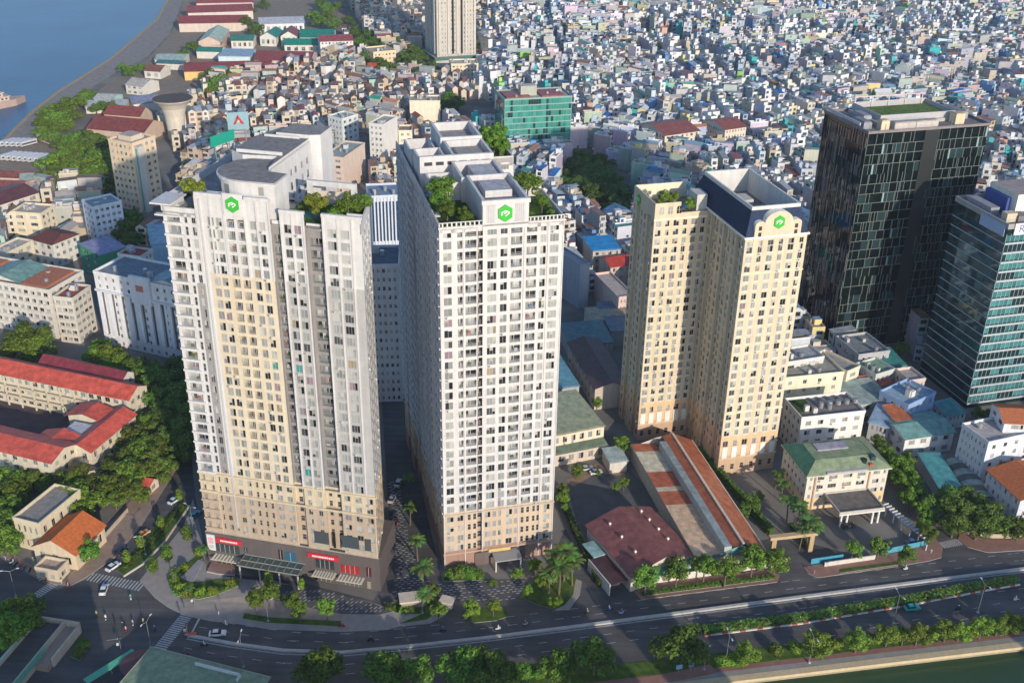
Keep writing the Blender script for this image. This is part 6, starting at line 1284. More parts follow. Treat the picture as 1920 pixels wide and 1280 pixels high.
def palm(seed):
    rr = random.Random(seed); t = MB(); c = MB(); t.tube((0, 0, 0), (.25, .1, 5), .24, .17, 8, (1.6, 1.5, 1.4), 'bark'); t.tube((.25, .1, 5), (.3, .2, 8.2), .17, .13, 8, (1.4, 1.35, 1.2), 'bark')
    for i in range(18):
        a = i*2.4+rr.random()*.4; e = rr.uniform(-.1, 1.0); L = rr.uniform(2.5, 3.4); p = Vector((.3, .2, 8.2)); d = Vector((math.cos(a)*math.cos(e), math.sin(a)*math.cos(e), math.sin(e))); side = Vector((-math.sin(a), math.cos(a), 0))
        for k in range(5):
            q = p+d*L/5; wd = (.55, .75, .7, .55, .3)[k]; cc = tuple(x*rr.uniform(.6, 1.4) for x in (.075, .14, .03))
            for s_ in (-1, 1): c.poly([p[:], q[:], (q+side*s_*wd-Vector((0, 0, .25)))[:], (p+side*s_*wd*.9-Vector((0, 0, .25)))[:]], cc, 'leaf')
            p = q; d = (d+Vector((0, 0, -.33))).normalized()
    PROTO.setdefault('palm', []).append((mesh_of(c, 'crown'), mesh_of(t, 'trunk')))
palm(1); palm(2)
def tree(px, py, h, label, group=None, kind='round', zb=0.0, tint=(1, 1, 1), wf=1.0, xy=None, name=None):
    cz = {'palm': .85, 'bush': .35}.get(kind, .62)*h+zb; x, y = xy or G(px, py, cz)
    h *= 1.12 if kind == 'broad' else 1.0; wf *= 1.12 if kind == 'broad' else 1.0; T = thing(name or {'palm': 'palm_tree', 'bush': 'shrub', 'slim': 'young_tree'}.get(kind, 'broadleaf_tree'), label, {'palm': 'palm', 'bush': 'shrub'}.get(kind, 'tree'), x, y, zb, group)
    T.rotation_euler = (0, 0, R.uniform(0, 6.28)); s = h/10.0; cr, tr = R.choice(PROTO[kind]); T.scale = (s*wf, s*wf, s)
    for nm, me in (('crown', cr), ('trunk', tr)):
        o = bpy.data.objects.new(nm, me); sc.collection.objects.link(o); o.parent = T
        if nm == 'crown': o.color = (*tint, 1)
    return T
def row(pts, h, what, group, kind='round', tint=(1, 1, 1), wf=1.0, zb=0.0):
    pts = sorted(pts)
    for i, p in enumerate(pts): tree(p[0], p[1], (p[2] if len(p) > 2 else h)*R.uniform(.93, 1.07), '%s, %s from the left' % (what, ORD[i]), group, kind, zb, tint, wf)
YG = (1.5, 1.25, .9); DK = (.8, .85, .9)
row([(1212, 1083), (1270, 1070), (1322, 1062), (1362, 1066), (1412, 1050), (1455, 1048)], 10.5, 'round bright street tree before the works wall', 'street trees before the works', tint=(1.0, 1.15, .9), wf=1.05)
row([(1600, 1028), (1650, 1022), (1702, 1040), (1742, 1000)], 8.5, 'street tree in front of the hotel garden wall', 'street trees before the hotel', wf=.95)
row([(600, 1247, 11), (722, 1250, 11), (775, 1262, 10), (868, 1248, 11), (925, 1252, 11), (985, 1262, 8), (1048, 1248, 9), (1115, 1228, 11), (1282, 1208, 13)], 11, 'full dark green tree in the bottom row beside the avenue', 'trees along the bottom edge', 'broad', wf=.92, tint=(.8, .95, .8))
row([(1400, 1222, 7.5), (1532, 1202, 8.5), (1608, 1198, 7.5), (1665, 1188, 7), (1695, 1190, 6), (1722, 1186, 7), (1775, 1180, 7), (1800, 1182, 6), (1842, 1174, 7.5), (1872, 1172, 6), (1905, 1165, 7)], 7.5, 'olive green tree on the canal verge', 'trees on the canal verge', tint=(1.3, 1.2, 1.0), wf=1.3)
row([(1455, 1215), (1490, 1212), (1570, 1205), (1638, 1196), (1750, 1186), (1822, 1182), (1356, 1238), (1380, 1236)], 4.2, 'low shrub among the verge trees', 'shrubs on the canal verge', 'bush', tint=(1.2, 1.2, 1))
row([(478, 1120, 9), (505, 1112, 9), (548, 1128, 9), (562, 1140, 7), (612, 1135, 8)], 8.5, 'slender plaza tree in front of the beige tower', 'plaza trees before the beige tower', tint=(1.1, 1.15, .9), wf=.9)
row([(502, 1082, 6), (566, 1092, 5)], 5.5, 'small bright tree near the glass canopy', 'small trees near the canopy', 'slim', YG, 1.5)
row([(350, 1112), (338, 1098), (375, 1108), (400, 1106), (435, 1090), (328, 1085), (372, 1032), (345, 1062)], 3.6, 'low bright shrub in the triangular garden bed', 'shrubs in the garden bed', 'bush', YG)
row([(355, 1100, 6), (325, 1068, 6), (380, 1025, 7)], 6, 'young palm-like tree in the triangular garden bed', 'young trees in the garden bed', 'palm')
row([(236, 1040), (263, 1012), (300, 975), (335, 925)], 5.5, 'small tree on the planted street median', 'median trees', 'slim', YG, 1.6)
row([(285, 1055, 7), (312, 1032, 7), (350, 995, 7)], 7, 'young tree on the pavement left of the beige tower', 'pavement trees', 'slim', (1, 1, 1), 1.7)
row([(765, 895, 8), (782, 1010, 10), (790, 1062, 11), (800, 1110, 9), (768, 950, 8)], 9, 'palm in the lane between the two big towers', 'palms in the lane', 'palm', (1, 1, 1), 1.2)
row([(1040, 1040, 12), (1060, 1030, 13), (1075, 1050, 11), (1050, 1062, 12), (1030, 1070, 9)], 12, 'tall palm clustered at the right foot of the white tower', 'palm cluster', 'palm', (1, 1.05, .9), 1.25)
row([(1470, 905, 9), (1482, 935, 10), (1500, 950, 11), (1520, 975, 11), (1505, 990, 9), (1458, 885, 8), (1530, 985, 10)], 10, 'palm in the line left of the hotel', 'palms beside the hotel', 'palm', (.9, 1, 1), 1.2)
row([(845, 1075, 4), (862, 1070, 5), (880, 1072, 5), (898, 1075, 4), (925, 1090, 3)], 5, 'dense shrub at the left foot of the white tower', 'shrubs at the white tower', 'bush', (.9, 1, .9))
row([(885, 1142, 7), (925, 1136, 6)], 6, 'round tree on the drive island before the white tower', 'island trees', 'round', YG)
row([(812, 1108, 6), (822, 1145, 7)], 6, 'tree beside the small entrance kiosks', 'kiosk trees', 'round', (1.2, 1.15, .9))
row([(1015, 1085, 6), (1040, 1130, 5), (990, 1105, 4), (970, 1075, 5), (1002, 1058, 6)], 6, 'garden tree on the rounded bed right of the white tower', 'rounded bed trees', 'round', (1.3, 1.25, .9), 1.1)
row([(1055, 930, 6), (1056, 915, 5), (1058, 950, 4), (1082, 880, 6), (1170, 905, 5), (1155, 912, 4), (1120, 752, 6), (1165, 830, 9), (1122, 885, 3)], 5, 'small tree around the paved yard', 'yard trees', 'round', (1.1, 1.1, .9), 1.0)
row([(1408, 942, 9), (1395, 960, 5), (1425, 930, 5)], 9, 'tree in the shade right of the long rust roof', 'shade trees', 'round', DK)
row([(1648, 830, 8), (1662, 850, 9), (1680, 868, 9), (1700, 885, 9), (1715, 905, 9), (1690, 900, 9), (1672, 885, 8), (1700, 860, 8), (1720, 925, 8), (1706, 930, 9), (1728, 950, 8), (1745, 968, 7), (1730, 985, 7)], 9, 'leafy tree in the belt right of the hotel', 'tree belt beside the hotel', 'round', (1.0, 1.1, .8))
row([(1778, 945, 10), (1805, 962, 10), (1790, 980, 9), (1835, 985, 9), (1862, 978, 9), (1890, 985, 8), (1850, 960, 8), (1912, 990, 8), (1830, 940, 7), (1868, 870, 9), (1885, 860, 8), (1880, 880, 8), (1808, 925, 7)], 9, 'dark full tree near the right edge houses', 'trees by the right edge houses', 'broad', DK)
row([(1850, 778, 7), (1835, 772, 6), (1866, 774, 6)], 6, 'small tree at the foot of the teal tower', 'trees at the teal tower', 'round', DK)
# left quarter
row([(48, 632, 15), (40, 650, 12), (66, 650, 11)], 13, 'wide tree in front of the hospital', 'hospital trees', 'broad', (1.05, 1.1, .8))
row([(178, 665, 9), (198, 668, 10), (220, 680, 10), (240, 690, 10), (208, 690, 9), (232, 705, 8), (186, 648, 7)], 9, 'bright crowned tree behind the red school roof', 'trees behind the school', 'broad', (1.2, 1.2, .8))
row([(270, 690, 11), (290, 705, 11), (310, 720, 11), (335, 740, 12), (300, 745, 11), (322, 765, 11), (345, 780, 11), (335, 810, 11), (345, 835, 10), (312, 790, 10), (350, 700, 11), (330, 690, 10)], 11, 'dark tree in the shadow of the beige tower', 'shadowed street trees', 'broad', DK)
row([(272, 792, 8), (250, 822, 9), (275, 830, 9), (300, 838, 9), (262, 850, 9), (292, 862, 9), (230, 862, 9), (215, 885, 9), (240, 888, 9), (268, 882, 8), (205, 908, 9), (232, 915, 8), (258, 925, 6), (308, 875, 8), (215, 935, 7)], 9, 'mottled street tree between the school and the median', 'street trees by the school', 'broad', (1.0, .95, .85))
row([(138, 900, 10), (128, 925, 10), (150, 935, 10), (145, 955, 8), (118, 945, 7)], 10, 'leafy tree behind the orange tile roof', 'trees behind the corner house', 'broad', (1.15, 1.15, .8))
row([(168, 1030, 9)], 9, 'single round tree at the corner of the orange roof', None, 'round', (.8, 1.05, .7), 1.1)
row([(5, 900, 9), (18, 925, 9), (0, 950, 9), (20, 975, 9), (5, 1000, 9), (40, 895, 7), (60, 900, 7), (85, 905, 6), (15, 1015, 7), (92, 935, 5)], 9, 'dark tree at the left edge beyond the colonial house', 'left edge trees', 'broad', (.95, 1, .85))
row([(12, 1150, 9), (45, 1140, 9), (25, 1172, 9), (0, 1185, 9), (52, 1160, 7)], 9, 'broad bright tree beside the bridge ramp', 'trees at the bridge ramp', 'broad', (.95, 1.15, .75))
row([(150, 1222, 2.6), (160, 1208, 2.6)], 2.6, 'low shrub beside the bridge parapet', 'bridge shrubs', 'bush')
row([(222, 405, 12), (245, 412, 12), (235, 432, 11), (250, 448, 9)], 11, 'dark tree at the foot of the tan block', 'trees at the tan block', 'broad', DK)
row([(110+i*17+((i*37) % 9), 300+((i*53) % 46), 12) for i in range(7)]+[(95, 332, 11), (118, 342, 12), (140, 335, 12), (160, 338, 12), (178, 330, 12), (150, 318, 11), (172, 300, 12), (192, 322, 14), (205, 300, 14), (200, 275, 12), (198, 345, 11), (210, 330, 13)], 12, 'park tree left of the tan block', 'park trees', 'broad', (1.15, 1.15, .8), 1.45)
row([(80, 232, 9), (92, 215, 10), (105, 222, 10), (118, 205, 11), (132, 196, 11), (128, 214, 10), (100, 205, 9), (145, 190, 9), (158, 182, 8), (165, 176, 8), (78, 245, 7), (110, 240, 8), (120, 232, 8)], 9, 'dense tree beside the river quay', 'quay trees', 'broad', (1.1, 1.15, .8), 1.35)
row([(88, 255, 7), (105, 258, 8), (122, 262, 8), (140, 262, 9), (158, 268, 9), (165, 255, 9), (150, 280, 9), (132, 276, 8), (112, 270, 8), (172, 280, 9), (180, 262, 8)], 9, 'tree in the dark belt above the rail depot', 'depot trees', 'broad', (1.0, 1.05, .8), 1.4)
row([(180, 203, 8), (195, 200, 9), (210, 200, 9), (228, 244, 8), (242, 240, 7), (360, 212, 8), (372, 205, 7)], 8, 'dark tree around the maroon barn', 'barn trees', 'broad', DK)
row([(392, 145, 13), (405, 160, 14), (398, 172, 13), (418, 150, 13), (430, 145, 12), (440, 138, 12), (450, 142, 11), (412, 172, 10)], 13, 'tall tree behind the yellow-fronted warehouse', 'trees behind the warehouse', 'broad', (.95, 1.05, .8))
row([(462, 42, 12), (480, 55, 12), (470, 20, 11), (495, 8, 10), (560, 48, 9), (345, 100, 9), (232, 128, 9), (243, 132, 9), (262, 127, 8), (508, 128, 9), (548, 130, 9), (364, 88, 10), (402, 98, 7), (600, 40, 12), (615, 30, 12), (625, 45, 12), (590, 30, 11), (610, 15, 12), (600, 5, 11), (632, 12, 11)], 10, 'tree scattered among the port warehouses', 'port trees', 'broad', (.85, .95, .8))
row([(655, 40, 12), (665, 60, 13), (675, 80, 13), (690, 65, 12), (700, 80, 12), (715, 92, 12), (685, 110, 12), (720, 128, 12), (738, 132, 12), (712, 118, 11), (760, 110, 13), (775, 120, 13), (790, 132, 13), (810, 128, 13), (770, 95, 12), (745, 80, 12), (785, 105, 12), (830, 135, 9), (910, 142, 9), (925, 145, 9), (900, 90, 9)], 12, 'dark tree around the tall far tower', 'trees around the far tower', 'broad', (.75, .85, .8))
row([(832, 195, 11), (845, 200, 11), (858, 192, 11), (840, 182, 10), (690, 172, 8), (533, 222, 8), (690, 165, 7)], 10, 'dark tree left of the green glass office', 'trees left of the green office', 'broad', (.7, .85, .75))
row([(1078, 295, 12), (1090, 310, 12), (1105, 322, 12), (1120, 318, 12), (1100, 300, 12), (1135, 335, 12), (1150, 345, 12), (1118, 340, 12), (1140, 360, 12), (1160, 362, 12), (1172, 372, 12), (1185, 380, 11), (1095, 335, 12), (1070, 320, 11), (1082, 345, 11), (1155, 385, 11), (1175, 395, 11), (1128, 305, 11), (1060, 345, 10), (1110, 362, 11), (1060, 370, 11), (1078, 380, 11), (1095, 392, 11), (1120, 395, 11), (1190, 400, 10), (1145, 400, 11)], 12, 'dark park tree right of the green glass office', 'park trees by the green office', 'broad', (.6, .75, .8), 1.15)
row([(1195, 68, 12), (1210, 74, 13), (1225, 78, 13), (1240, 82, 13), (1255, 90, 12), (1235, 92, 12), (1270, 88, 11)], 12, 'distant tree in the clump above the slabs', 'far clump of trees', 'broad', (.7, .85, .8))
row([(1295, 112, 11), (1310, 118, 11), (1325, 124, 11), (1340, 128, 10), (1305, 128, 10)], 11, 'distant tree in the clump right of centre', 'far middle clump of trees', 'broad', (.75, .9, .8))
row([(1850, 160, 11), (1862, 166, 12), (1875, 170, 11), (1870, 178, 10), (1805, 158, 9), (1820, 160, 9)], 11, 'distant tree in the clump behind the black tower', 'far right clump of trees', 'broad', (.75, .9, .8))
green.sort(key=lambda p: math.hypot(*p)); fart = MB()
for (x, y) in green[48:]:
    hh = R.uniform(5, 9); L_ = [(R.uniform(-1.5, 1.5), R.uniform(-1.5, 1.5), hh*R.uniform(.5, .8), R.uniform(1.6, 2.6)) for _ in range(4)]; lc = leafcloud(int(x*7+y), L_, 90, 1.3, (.07, .12, .03)); fart.v += [(a+x, b+y, c) for a, b, c in lc.v]; n0 = len(fart.v)-len(lc.v)
    fart.f += [tuple(i+n0 for i in f) for f in lc.f]; fart.c += lc.c; fart.m += [fart._mi('leaf')]*len(lc.f)
o = fart.build('distant_trees'); o['kind'] = 'stuff'; o['label'] = 'small trees dotted through the far town houses'
for i, (x, y) in enumerate(green[:48]): tree(0, 0, R.uniform(6, 9), near_label('single tree squeezed between town houses', x, y), 'trees among the town houses', 'round', xy=(x, y), tint=(.8, .9, .8))
# roof gardens
def shrub_labels(L, what): L = sorted(L); return [(p, '%s, %s from the left' % (what, ORD[i])) for i, p in enumerate(L)]
za, zb_ = ZTA, ZTB
def rt(F, u, v, z, h, lab, grp, kind='round', tint=(.85, .95, .7), wf=1.0): p = F(u, v); tree(0, 0, h*1.05, lab, grp, kind, z, tint, wf*1.1, xy=p[:2])
for u, v, h, lab, tn in ((5.5, 6.5, 7.5, 'reddish-green roof garden tree at the left end of the beige tower', (1.6, 1.1, .8)), (38.5, 5.5, 7.0, 'yellow-green roof garden tree in the middle of the beige tower terrace', (1.7, 1.25, .9)), (46, 6.5, 7.5, 'dense roof garden tree at the right of the beige tower terrace', (1, 1.1, .8)), (48.3, 12, 5.5, 'smaller roof garden tree behind the dense one', (1, 1.1, .8)), (43.3, 4.2, 4.4, 'low roof garden tree beside the dense one', (1, 1.2, .8))): rt(FA, u, v, za, h, lab, 'roof garden trees of the beige tower', tint=tn)
for (u, v, h, k), lab in shrub_labels(((32, 12, 2.2, 'bush'), (35, 13, 2.4, 'bush'), (31, 8, 2.2, 'bush'), (40, 12, 2.6, 'bush'), (34.5, 4.3, 2.2, 'bush'), (30.6, 3, 2.2, 'bush'), (49.5, 3.5, 2, 'bush'), (42, 14.5, 2.4, 'bush'), (7, 3, 2.6, 'bush'), (46.5, 14.5, 2, 'bush')), 'leafy roof garden shrub on the beige tower'): rt(FA, u, v, za, h, lab, 'roof shrubs of the beige tower', k)
for u, v, h, lab in ((3.2, 15, 8.5, 'tall tree at the back of the left roof garden of the white tower'), (5.5, 22, 7, 'tree by the inner court of the white tower roof'), (3.4, 6.5, 6, 'tree in the middle of the left roof garden of the white tower'), (7.2, 3.8, 5, 'small tree at the front of the left roof garden of the white tower'), (2.5, 10.5, 6.5, 'leaning tree in the left roof garden of the white tower'), (26.5, 15.5, 9, 'tall tree in the right roof garden of the white tower'), (28.5, 8, 5, 'small tree at the front of the right roof garden of the white tower'), (25, 55, 10, 'biggest tree on the rear roof of the white tower'), (28, 61, 9.5, 'second tree on the rear roof of the white tower'), (24.5, 65, 7, 'tree at the far end of the white tower roof'), (28.2, 54, 8, 'lower tree at the front of the rear roof garden'), (17, 3, 4.6, 'small tree inside the roof well behind the emblem')): rt(FB, u, v, zb_, h, lab, 'roof garden trees of the white tower')
for (u, v), lab in shrub_labels(((8, 1.8), (5, 2), (2.4, 2.6), (9.5, 6), (8.5, 10), (24.5, 3), (27, 2.5), (30, 3), (25, 6), (30.5, 6), (26, 53), (30, 58), (24, 59)), 'leafy roof garden shrub on the white tower'): rt(FB, u, v, zb_, 2.6, lab, 'roof shrubs of the white tower', 'bush')
for u, v, h, lab in ((-12.5, 33, 7, 'yellow-green tree on the roof terrace of the cream tower'), (-5, 30, 5, 'dark small tree beside the mansard of the cream tower'), (-8, 36, 5, 'tree by the pool on the cream tower terrace')): rt(FC, u, v, 82, h, lab, 'roof terrace trees of the cream tower', tint=(1.4, 1.2, .8))
# clipped hedges: a leafy box each
def hedge(name, label, pts, w, h, z=.2, col=(.075, .13, .02), dens=16):
    m = MB(); org = (*pts[0], 0); band(m, pts, -w/2+.15, w/2-.15, z+h-.15, (.04, .07, .012), 'leaf', h-.15); P = [Vector(p) for p in pts]; b_ = m.build('hedge_base'); me0 = b_.data; bpy.data.objects.remove(b_)
    for a, b in zip(P, P[1:]):
        d = b-a; L = d.length; d /= L; n = Vector((-d.y, d.x))
        for k in range(int(L*dens)):
            t = R.uniform(0, L); s_ = R.uniform(-w/2, w/2); top = R.random() < .6; zz = z+h*R.uniform(.92, 1.12) if top else z+h*R.random(); s_ = s_ if top else (w/2*R.choice((-1, 1)))
            c = a+d*t+n*s_; e = R.uniform(.18, .42); q = R.uniform(0, 3); cc = tuple(x*R.uniform(.6, 1.5) for x in col); u = Vector((math.cos(q), math.sin(q), R.uniform(-.3, .3))); v = Vector((-math.sin(q), math.cos(q), R.uniform(-.5, .5))) if top else Vector((0, 0, 1)); C = Vector((c.x, c.y, zz))
            m.poly([(C+u*e)[:], (C+v*e)[:], (C-u*e)[:], (C-v*e)[:]], cc, 'leaf')
    return tag(m.build(name, org=org), label, 'hedge')
hedge('hedge', 'long clipped hedge on the median between the avenue and the service road', hm, 2.6, 1.1, col=(.10, .18, .03), dens=30)
m = MB(); bz = [(p[0], p[1]) for p in hm]; L, Rr = strip(bz, -1.9, -1.4)
for i in range(len(bz)-1):
    a, b = Vector(L[i]), Vector(L[i+1]); n = int((b-a).length/1.6)
    for k in range(n): p, q = a+(b-a)*k/n, a+(b-a)*(k+1)/n; band(m, [p[:], q[:]], 0, .45, .35, (.6, .57, .52) if k % 3 else (.42, .14, .10), 'pave', .35)
tag(m.build('median_kerb', org=(*bz[0], 0)), 'white and red painted kerb along the hedge median', 'kerb')
hedge('hedge', 'clipped hedge along the lane between the palm cluster and the tan wall', gx((1050, 925), (1075, 990), (1105, 1060), (1126, 1100)), 1.8, 2.0)
hedge('hedge', 'clipped hedge strip before the works wall', gx((1205, 1114), (1330, 1098), (1452, 1083)), 1.3, .8)
hedge('hedge', 'dense hedge between the long rust roof and the cream tower', gx((1310, 850), (1380, 930), (1445, 1005)), 1.6, 3)
hedge('hedge', 'clipped yellow-green hedge under the entrance kiosk', gx((748, 1148), (780, 1146)), 1.6, 1.0, col=(.11, .16, .02))
hedge('hedge', 'rounded clipped hedge left of the entrance kiosk', gx((722, 1141), (742, 1139)), 2.2, 1.2, col=(.07, .14, .03))
hedge('hedge', 'hedge on the planted median of the left street', gx((228, 1070), (262, 1040), (300, 1000), (345, 945)), 1.0, .7)
hedge('hedge', 'thin hedge beside the hotel drive', gx((1480, 985), (1500, 1010), (1512, 1030)), 1.0, 1.2)
hedge('hedge', 'hedge edging the triangular garden bed', gx((318, 1086), (330, 1114), (370, 1121), (402, 1114), (448, 1097)), 1.0, .9)
m = MB(); L, Rr = strip(gx((232, 1081), (268, 1058), (310, 1015), (356, 948)), -.2, .2); k = gx((232, 1081), (268, 1058), (310, 1015), (356, 948)); band(m, k, -.2, .2, .45, (.6, .55, .42), 'pave', .45); tag(m.build('median_kerb', org=(*k[0], 0)), 'cream kerb edging the left street median', 'kerb')

# ================================================================ vehicles
def car(px, py, rot, col, label, kind='sedan', xy=None):
    x, y = xy or G(px, py, .5); T = thing('parked_car' if kind == 'parked' else 'car', label, 'car', x, y, .02); T.rotation_euler = (0, 0, rot); F = I0; X, Y = T.location.x, T.location.y
    def bd(mb, name, par=T):
        o = mb.build(name); o.parent = par; return o
    L, Wd = 4.5, 1.8
    prof = [(-2.25, .35), (-2.28, .75), (-2.1, .95), (-1.45, 1.02), (1.0, 1.0), (1.95, .88), (2.2, .7), (2.25, .35)]; cab = [(-1.75, 1.0), (-1.15, 1.48), (.25, 1.5), (1.0, 1.0)]
    m = MB()
    def ext(pr, w0, w1, col, mt, skip=()):
        n = len(pr)
        for i in range(n):
            a, b = pr[i], pr[(i+1) % n]
            if i in skip: continue
            m.poly(((a[0], -w0 if a[1] < 1.2 else -w1, a[1]), (a[0], w0 if a[1] < 1.2 else w1, a[1]), (b[0], w0 if b[1] < 1.2 else w1, b[1]), (b[0], -w0 if b[1] < 1.2 else -w1, b[1])), col, mt)
        for s_ in (-1, 1): m.poly([(p[0], s_*(w0 if p[1] < 1.2 else w1), p[1]) for p in (pr if s_ < 0 else pr[::-1])], col, mt)
    ext(prof, .88, .88, col, 'paint'); m.poly(((-1.15, -.7, 1.52), (.25, -.7, 1.54), (.25, .7, 1.54), (-1.15, .7, 1.52)), col, 'paint'); bd(m, 'body')
    m = MB(); ext(cab, .84, .68, (.02, .025, .03), 'glass'); bd(m, 'window_glass')
    for wx in (-1.4, 1.4):
        for s_ in (-1, 1):
            m = MB(); m.tube((wx, s_*.72, .33), (wx, s_*.92, .33), .33, .33, 12, (.02, .02, .02)); o = bd(m, 'wheel'); m = MB(); m.tube((wx, s_*.92, .33), (wx, s_*.94, .33), .18, .18, 8, (.5, .5, .5), 'metal'); bd(m, 'rim', o)
    for s_ in (-1, 1):
        m = MB(); m.box(F, 2.2, 2.27, min(s_*.5, s_*.82), max(s_*.5, s_*.82), .62, .8, (.8, .8, .75)); bd(m, 'headlight'); m = MB(); m.box(F, -2.31, -2.25, min(s_*.5, s_*.82), max(s_*.5, s_*.82), .65, .85, (.5, .02, .02)); bd(m, 'tail_light')
    return T
CW = (.75, .75, .75)
car(408, 1187, .12, CW, 'white car on the avenue beside the divider start'); car(195, 1105, 1.68, CW, 'white car crossing the junction past the left zebra'); car(212, 1062, 1.05, CW, 'white car waiting at the left zebra crossing')
car(226, 1033, 1.05, (.03, .04, .06), 'dark blue car behind the waiting white car'); car(268, 1001, 1.05, (.75, .30, .03), 'orange taxi beside the planted median'); car(327, 938, 1.05, (.62, .72, .76), 'pale blue-white car farther up the left street')
car(1710, 1139, .16, (.01, .42, .38), 'turquoise taxi on the service road'); car(1712, 1016, .2, (.05, .22, .5), 'blue car parked by the covered walkway'); car(366, 965, 1.2, (.12, .3, .4), 'dark teal car in the tower shadow on the left street')
car(1310, 300, 0, CW, 'x', xy=None) if False else None
for i, (px, py, c, lab) in enumerate(((1118, 885, CW, 'white van parked by the green shed'), (1100, 878, (.5, .5, .52), 'silver car parked at the yard edge'), (1590, 985, (.05, .05, .06), 'black car under the hotel porch side'), (735, 935, (.4, .4, .42), 'grey car in the lane between the towers'), (740, 980, (.5, .1, .08), 'red car in the lane between the towers'), (747, 905, CW, 'white car in the shaded lane between the towers'))): car(px, py, (.3, .3, .25, 1.4, 1.5, 1.4)[i], c, lab)
# person built as one skinned body
def skin_body(name, pts, edges, rad):
    me = bpy.data.meshes.new(name); me.from_pydata(pts, edges, []); o = bpy.data.objects.new(name, me); sc.collection.objects.link(o)
    md = o.modifiers.new('s', 'SKIN'); md.use_smooth_shade = True; sub = o.modifiers.new('u', 'SUBSURF'); sub.levels = 1; sub.render_levels = 1
    for i, r in enumerate(rad): me.skin_vertices[0].data[i].radius = (r, r)
    me.skin_vertices[0].data[0].use_root = True; dg = bpy.context.evaluated_depsgraph_get(); out = bpy.data.meshes.new_from_object(o.evaluated_get(dg)); bpy.data.objects.remove(o)
    out.name = name; return out
def rider_mesh(sit=True):
    if sit: P = [(0, 0, .82), (-.02, 0, 1.1), (-.02, 0, 1.38), (0, 0, 1.48), (.03, 0, 1.58), (.04, 0, 1.7)]+sum([[(.02, s*.1, .8), (.42, s*.14, .74), (.46, s*.13, .36), (.56, s*.13, .32), (-.02, s*.2, 1.36), (.14, s*.25, 1.14), (.42, s*.27, 1.06), (.5, s*.27, 1.05)] for s in (-1, 1)], [])
    else: P = [(0, 0, .95), (0, 0, 1.2), (0, 0, 1.42), (0, 0, 1.5), (.01, 0, 1.6), (.02, 0, 1.7)]+sum([[(0, s*.09, .9), (.06*s, s*.1, .5), (.02*s, s*.1, .1), (.14+.02*s, s*.1, .05), (0, s*.19, 1.4), (-.03*s, s*.24, 1.14), (.06, s*.24, .9), (.08, s*.24, .82)] for s in (-1, 1)], [])
    E_ = [(0, 1), (1, 2), (2, 3), (3, 4), (4, 5)]
    for b in (6, 14): E_ += [(0, b), (b, b+1), (b+1, b+2), (b+2, b+3), (2, b+4), (b+4, b+5), (b+5, b+6), (b+6, b+7)]
    return skin_body('body', P, E_, [.14, .13, .15, .06, .09, .08]+[.1, .075, .05, .045, .07, .05, .035, .03]*2)
BM = [rider_mesh(True), rider_mesh(False)]
for me in BM:
    me.materials.clear(); m_ = bpy.data.materials.new('clothing'); m_.use_nodes = True; oi = m_.node_tree.nodes.new('ShaderNodeObjectInfo'); m_.node_tree.links.new(oi.outputs['Color'], m_.node_tree.nodes['Principled BSDF'].inputs['Base Color']); me.materials.append(m_)
m = MB(); m.cyl(I0, .04, 0, 1.66, 1.80, .13, .07, 10, (.75, .72, .7)); HEL = mesh_of(m, 'helmet'); m = MB(); m.cyl(I0, .0, 0, 1.63, 1.76, .11, .05, 10, (.02, .015, .01)); HAIR = mesh_of(m, 'hair')
def person(x, y, rot, col, label, sit, z=0.0, par=None):
    T = bpy.data.objects.new('person', BM[0 if sit else 1]); sc.collection.objects.link(T); T.location = (x, y, z); T.rotation_euler = (0, 0, rot); T.color = (*col, 1); T['label'] = label; T['category'] = 'person'
    o = bpy.data.objects.new('helmet' if sit else 'hair', HEL if sit else HAIR); sc.collection.objects.link(o); o.parent = T; return T
def mk(fn, name): m = MB(); fn(m); return mesh_of(m, name)
SB = {}
for nm, c in (('white', (.7, .7, .7)), ('black', (.03, .03, .035)), ('red', (.45, .03, .03)), ('blue', (.05, .12, .4))):
    SB[nm] = mk(lambda m: (m.prism(Fr(0, 0, 0), [(-.75, -.12), (-.2, -.17), (.1, -.15), (.1, .15), (-.2, .17), (-.75, .12)], .45, .78, c, 'paint', (.03, .03, .03), 'plain'), m.box(I0, -.2, .55, -.14, .14, .28, .38, c, 'paint'), m.prism(I0, [(.5, -.2), (.72, -.08), (.72, .08), (.5, .2)], .3, .95, c, 'paint')), 'scooter_body')
WHL = mk(lambda m: m.tube((0, -.06, 0), (0, .06, 0), .27, .27, 12, (.02, .02, .02)), 'wheel'); BAR = mk(lambda m: (m.tube((.6, -.34, 1.02), (.6, .34, 1.02), .03, .03, 6, (.1, .1, .1)), m.tube((.72, 0, .3), (.58, 0, 1.02), .04, .04, 6, (.2, .2, .2))), 'handlebar')
def scooter(px, py, rot, col, shirt, where, rider=True):
    x, y = G(px, py, .6); SN = {'white': (.75, .75, .75), 'black': (.03, .03, .03), 'blue': (.06, .14, .4), 'red': (.5, .05, .04), 'grey': (.3, .3, .3), 'yellow': (.7, .55, .1), 'green': (.05, .4, .2), 'pink': (.7, .3, .35)}
    T = thing('scooter', '%s scooter %s' % (col, where), 'scooter', x, y, .02, 'scooters on the roads'); T.rotation_euler = (0, 0, rot)
    for nm, me, lx in (('scooter_body', SB[col], 0), ('wheel', WHL, -.62), ('wheel', WHL, .68), ('handlebar', BAR, 0)):
        o = bpy.data.objects.new(nm, me); sc.collection.objects.link(o); o.parent = T; o.location = (lx, 0, .27 if nm == 'wheel' else 0)
    if rider: person(x, y, rot, SN[shirt], 'rider in %s shirt, %s' % (shirt, where), True, .02)
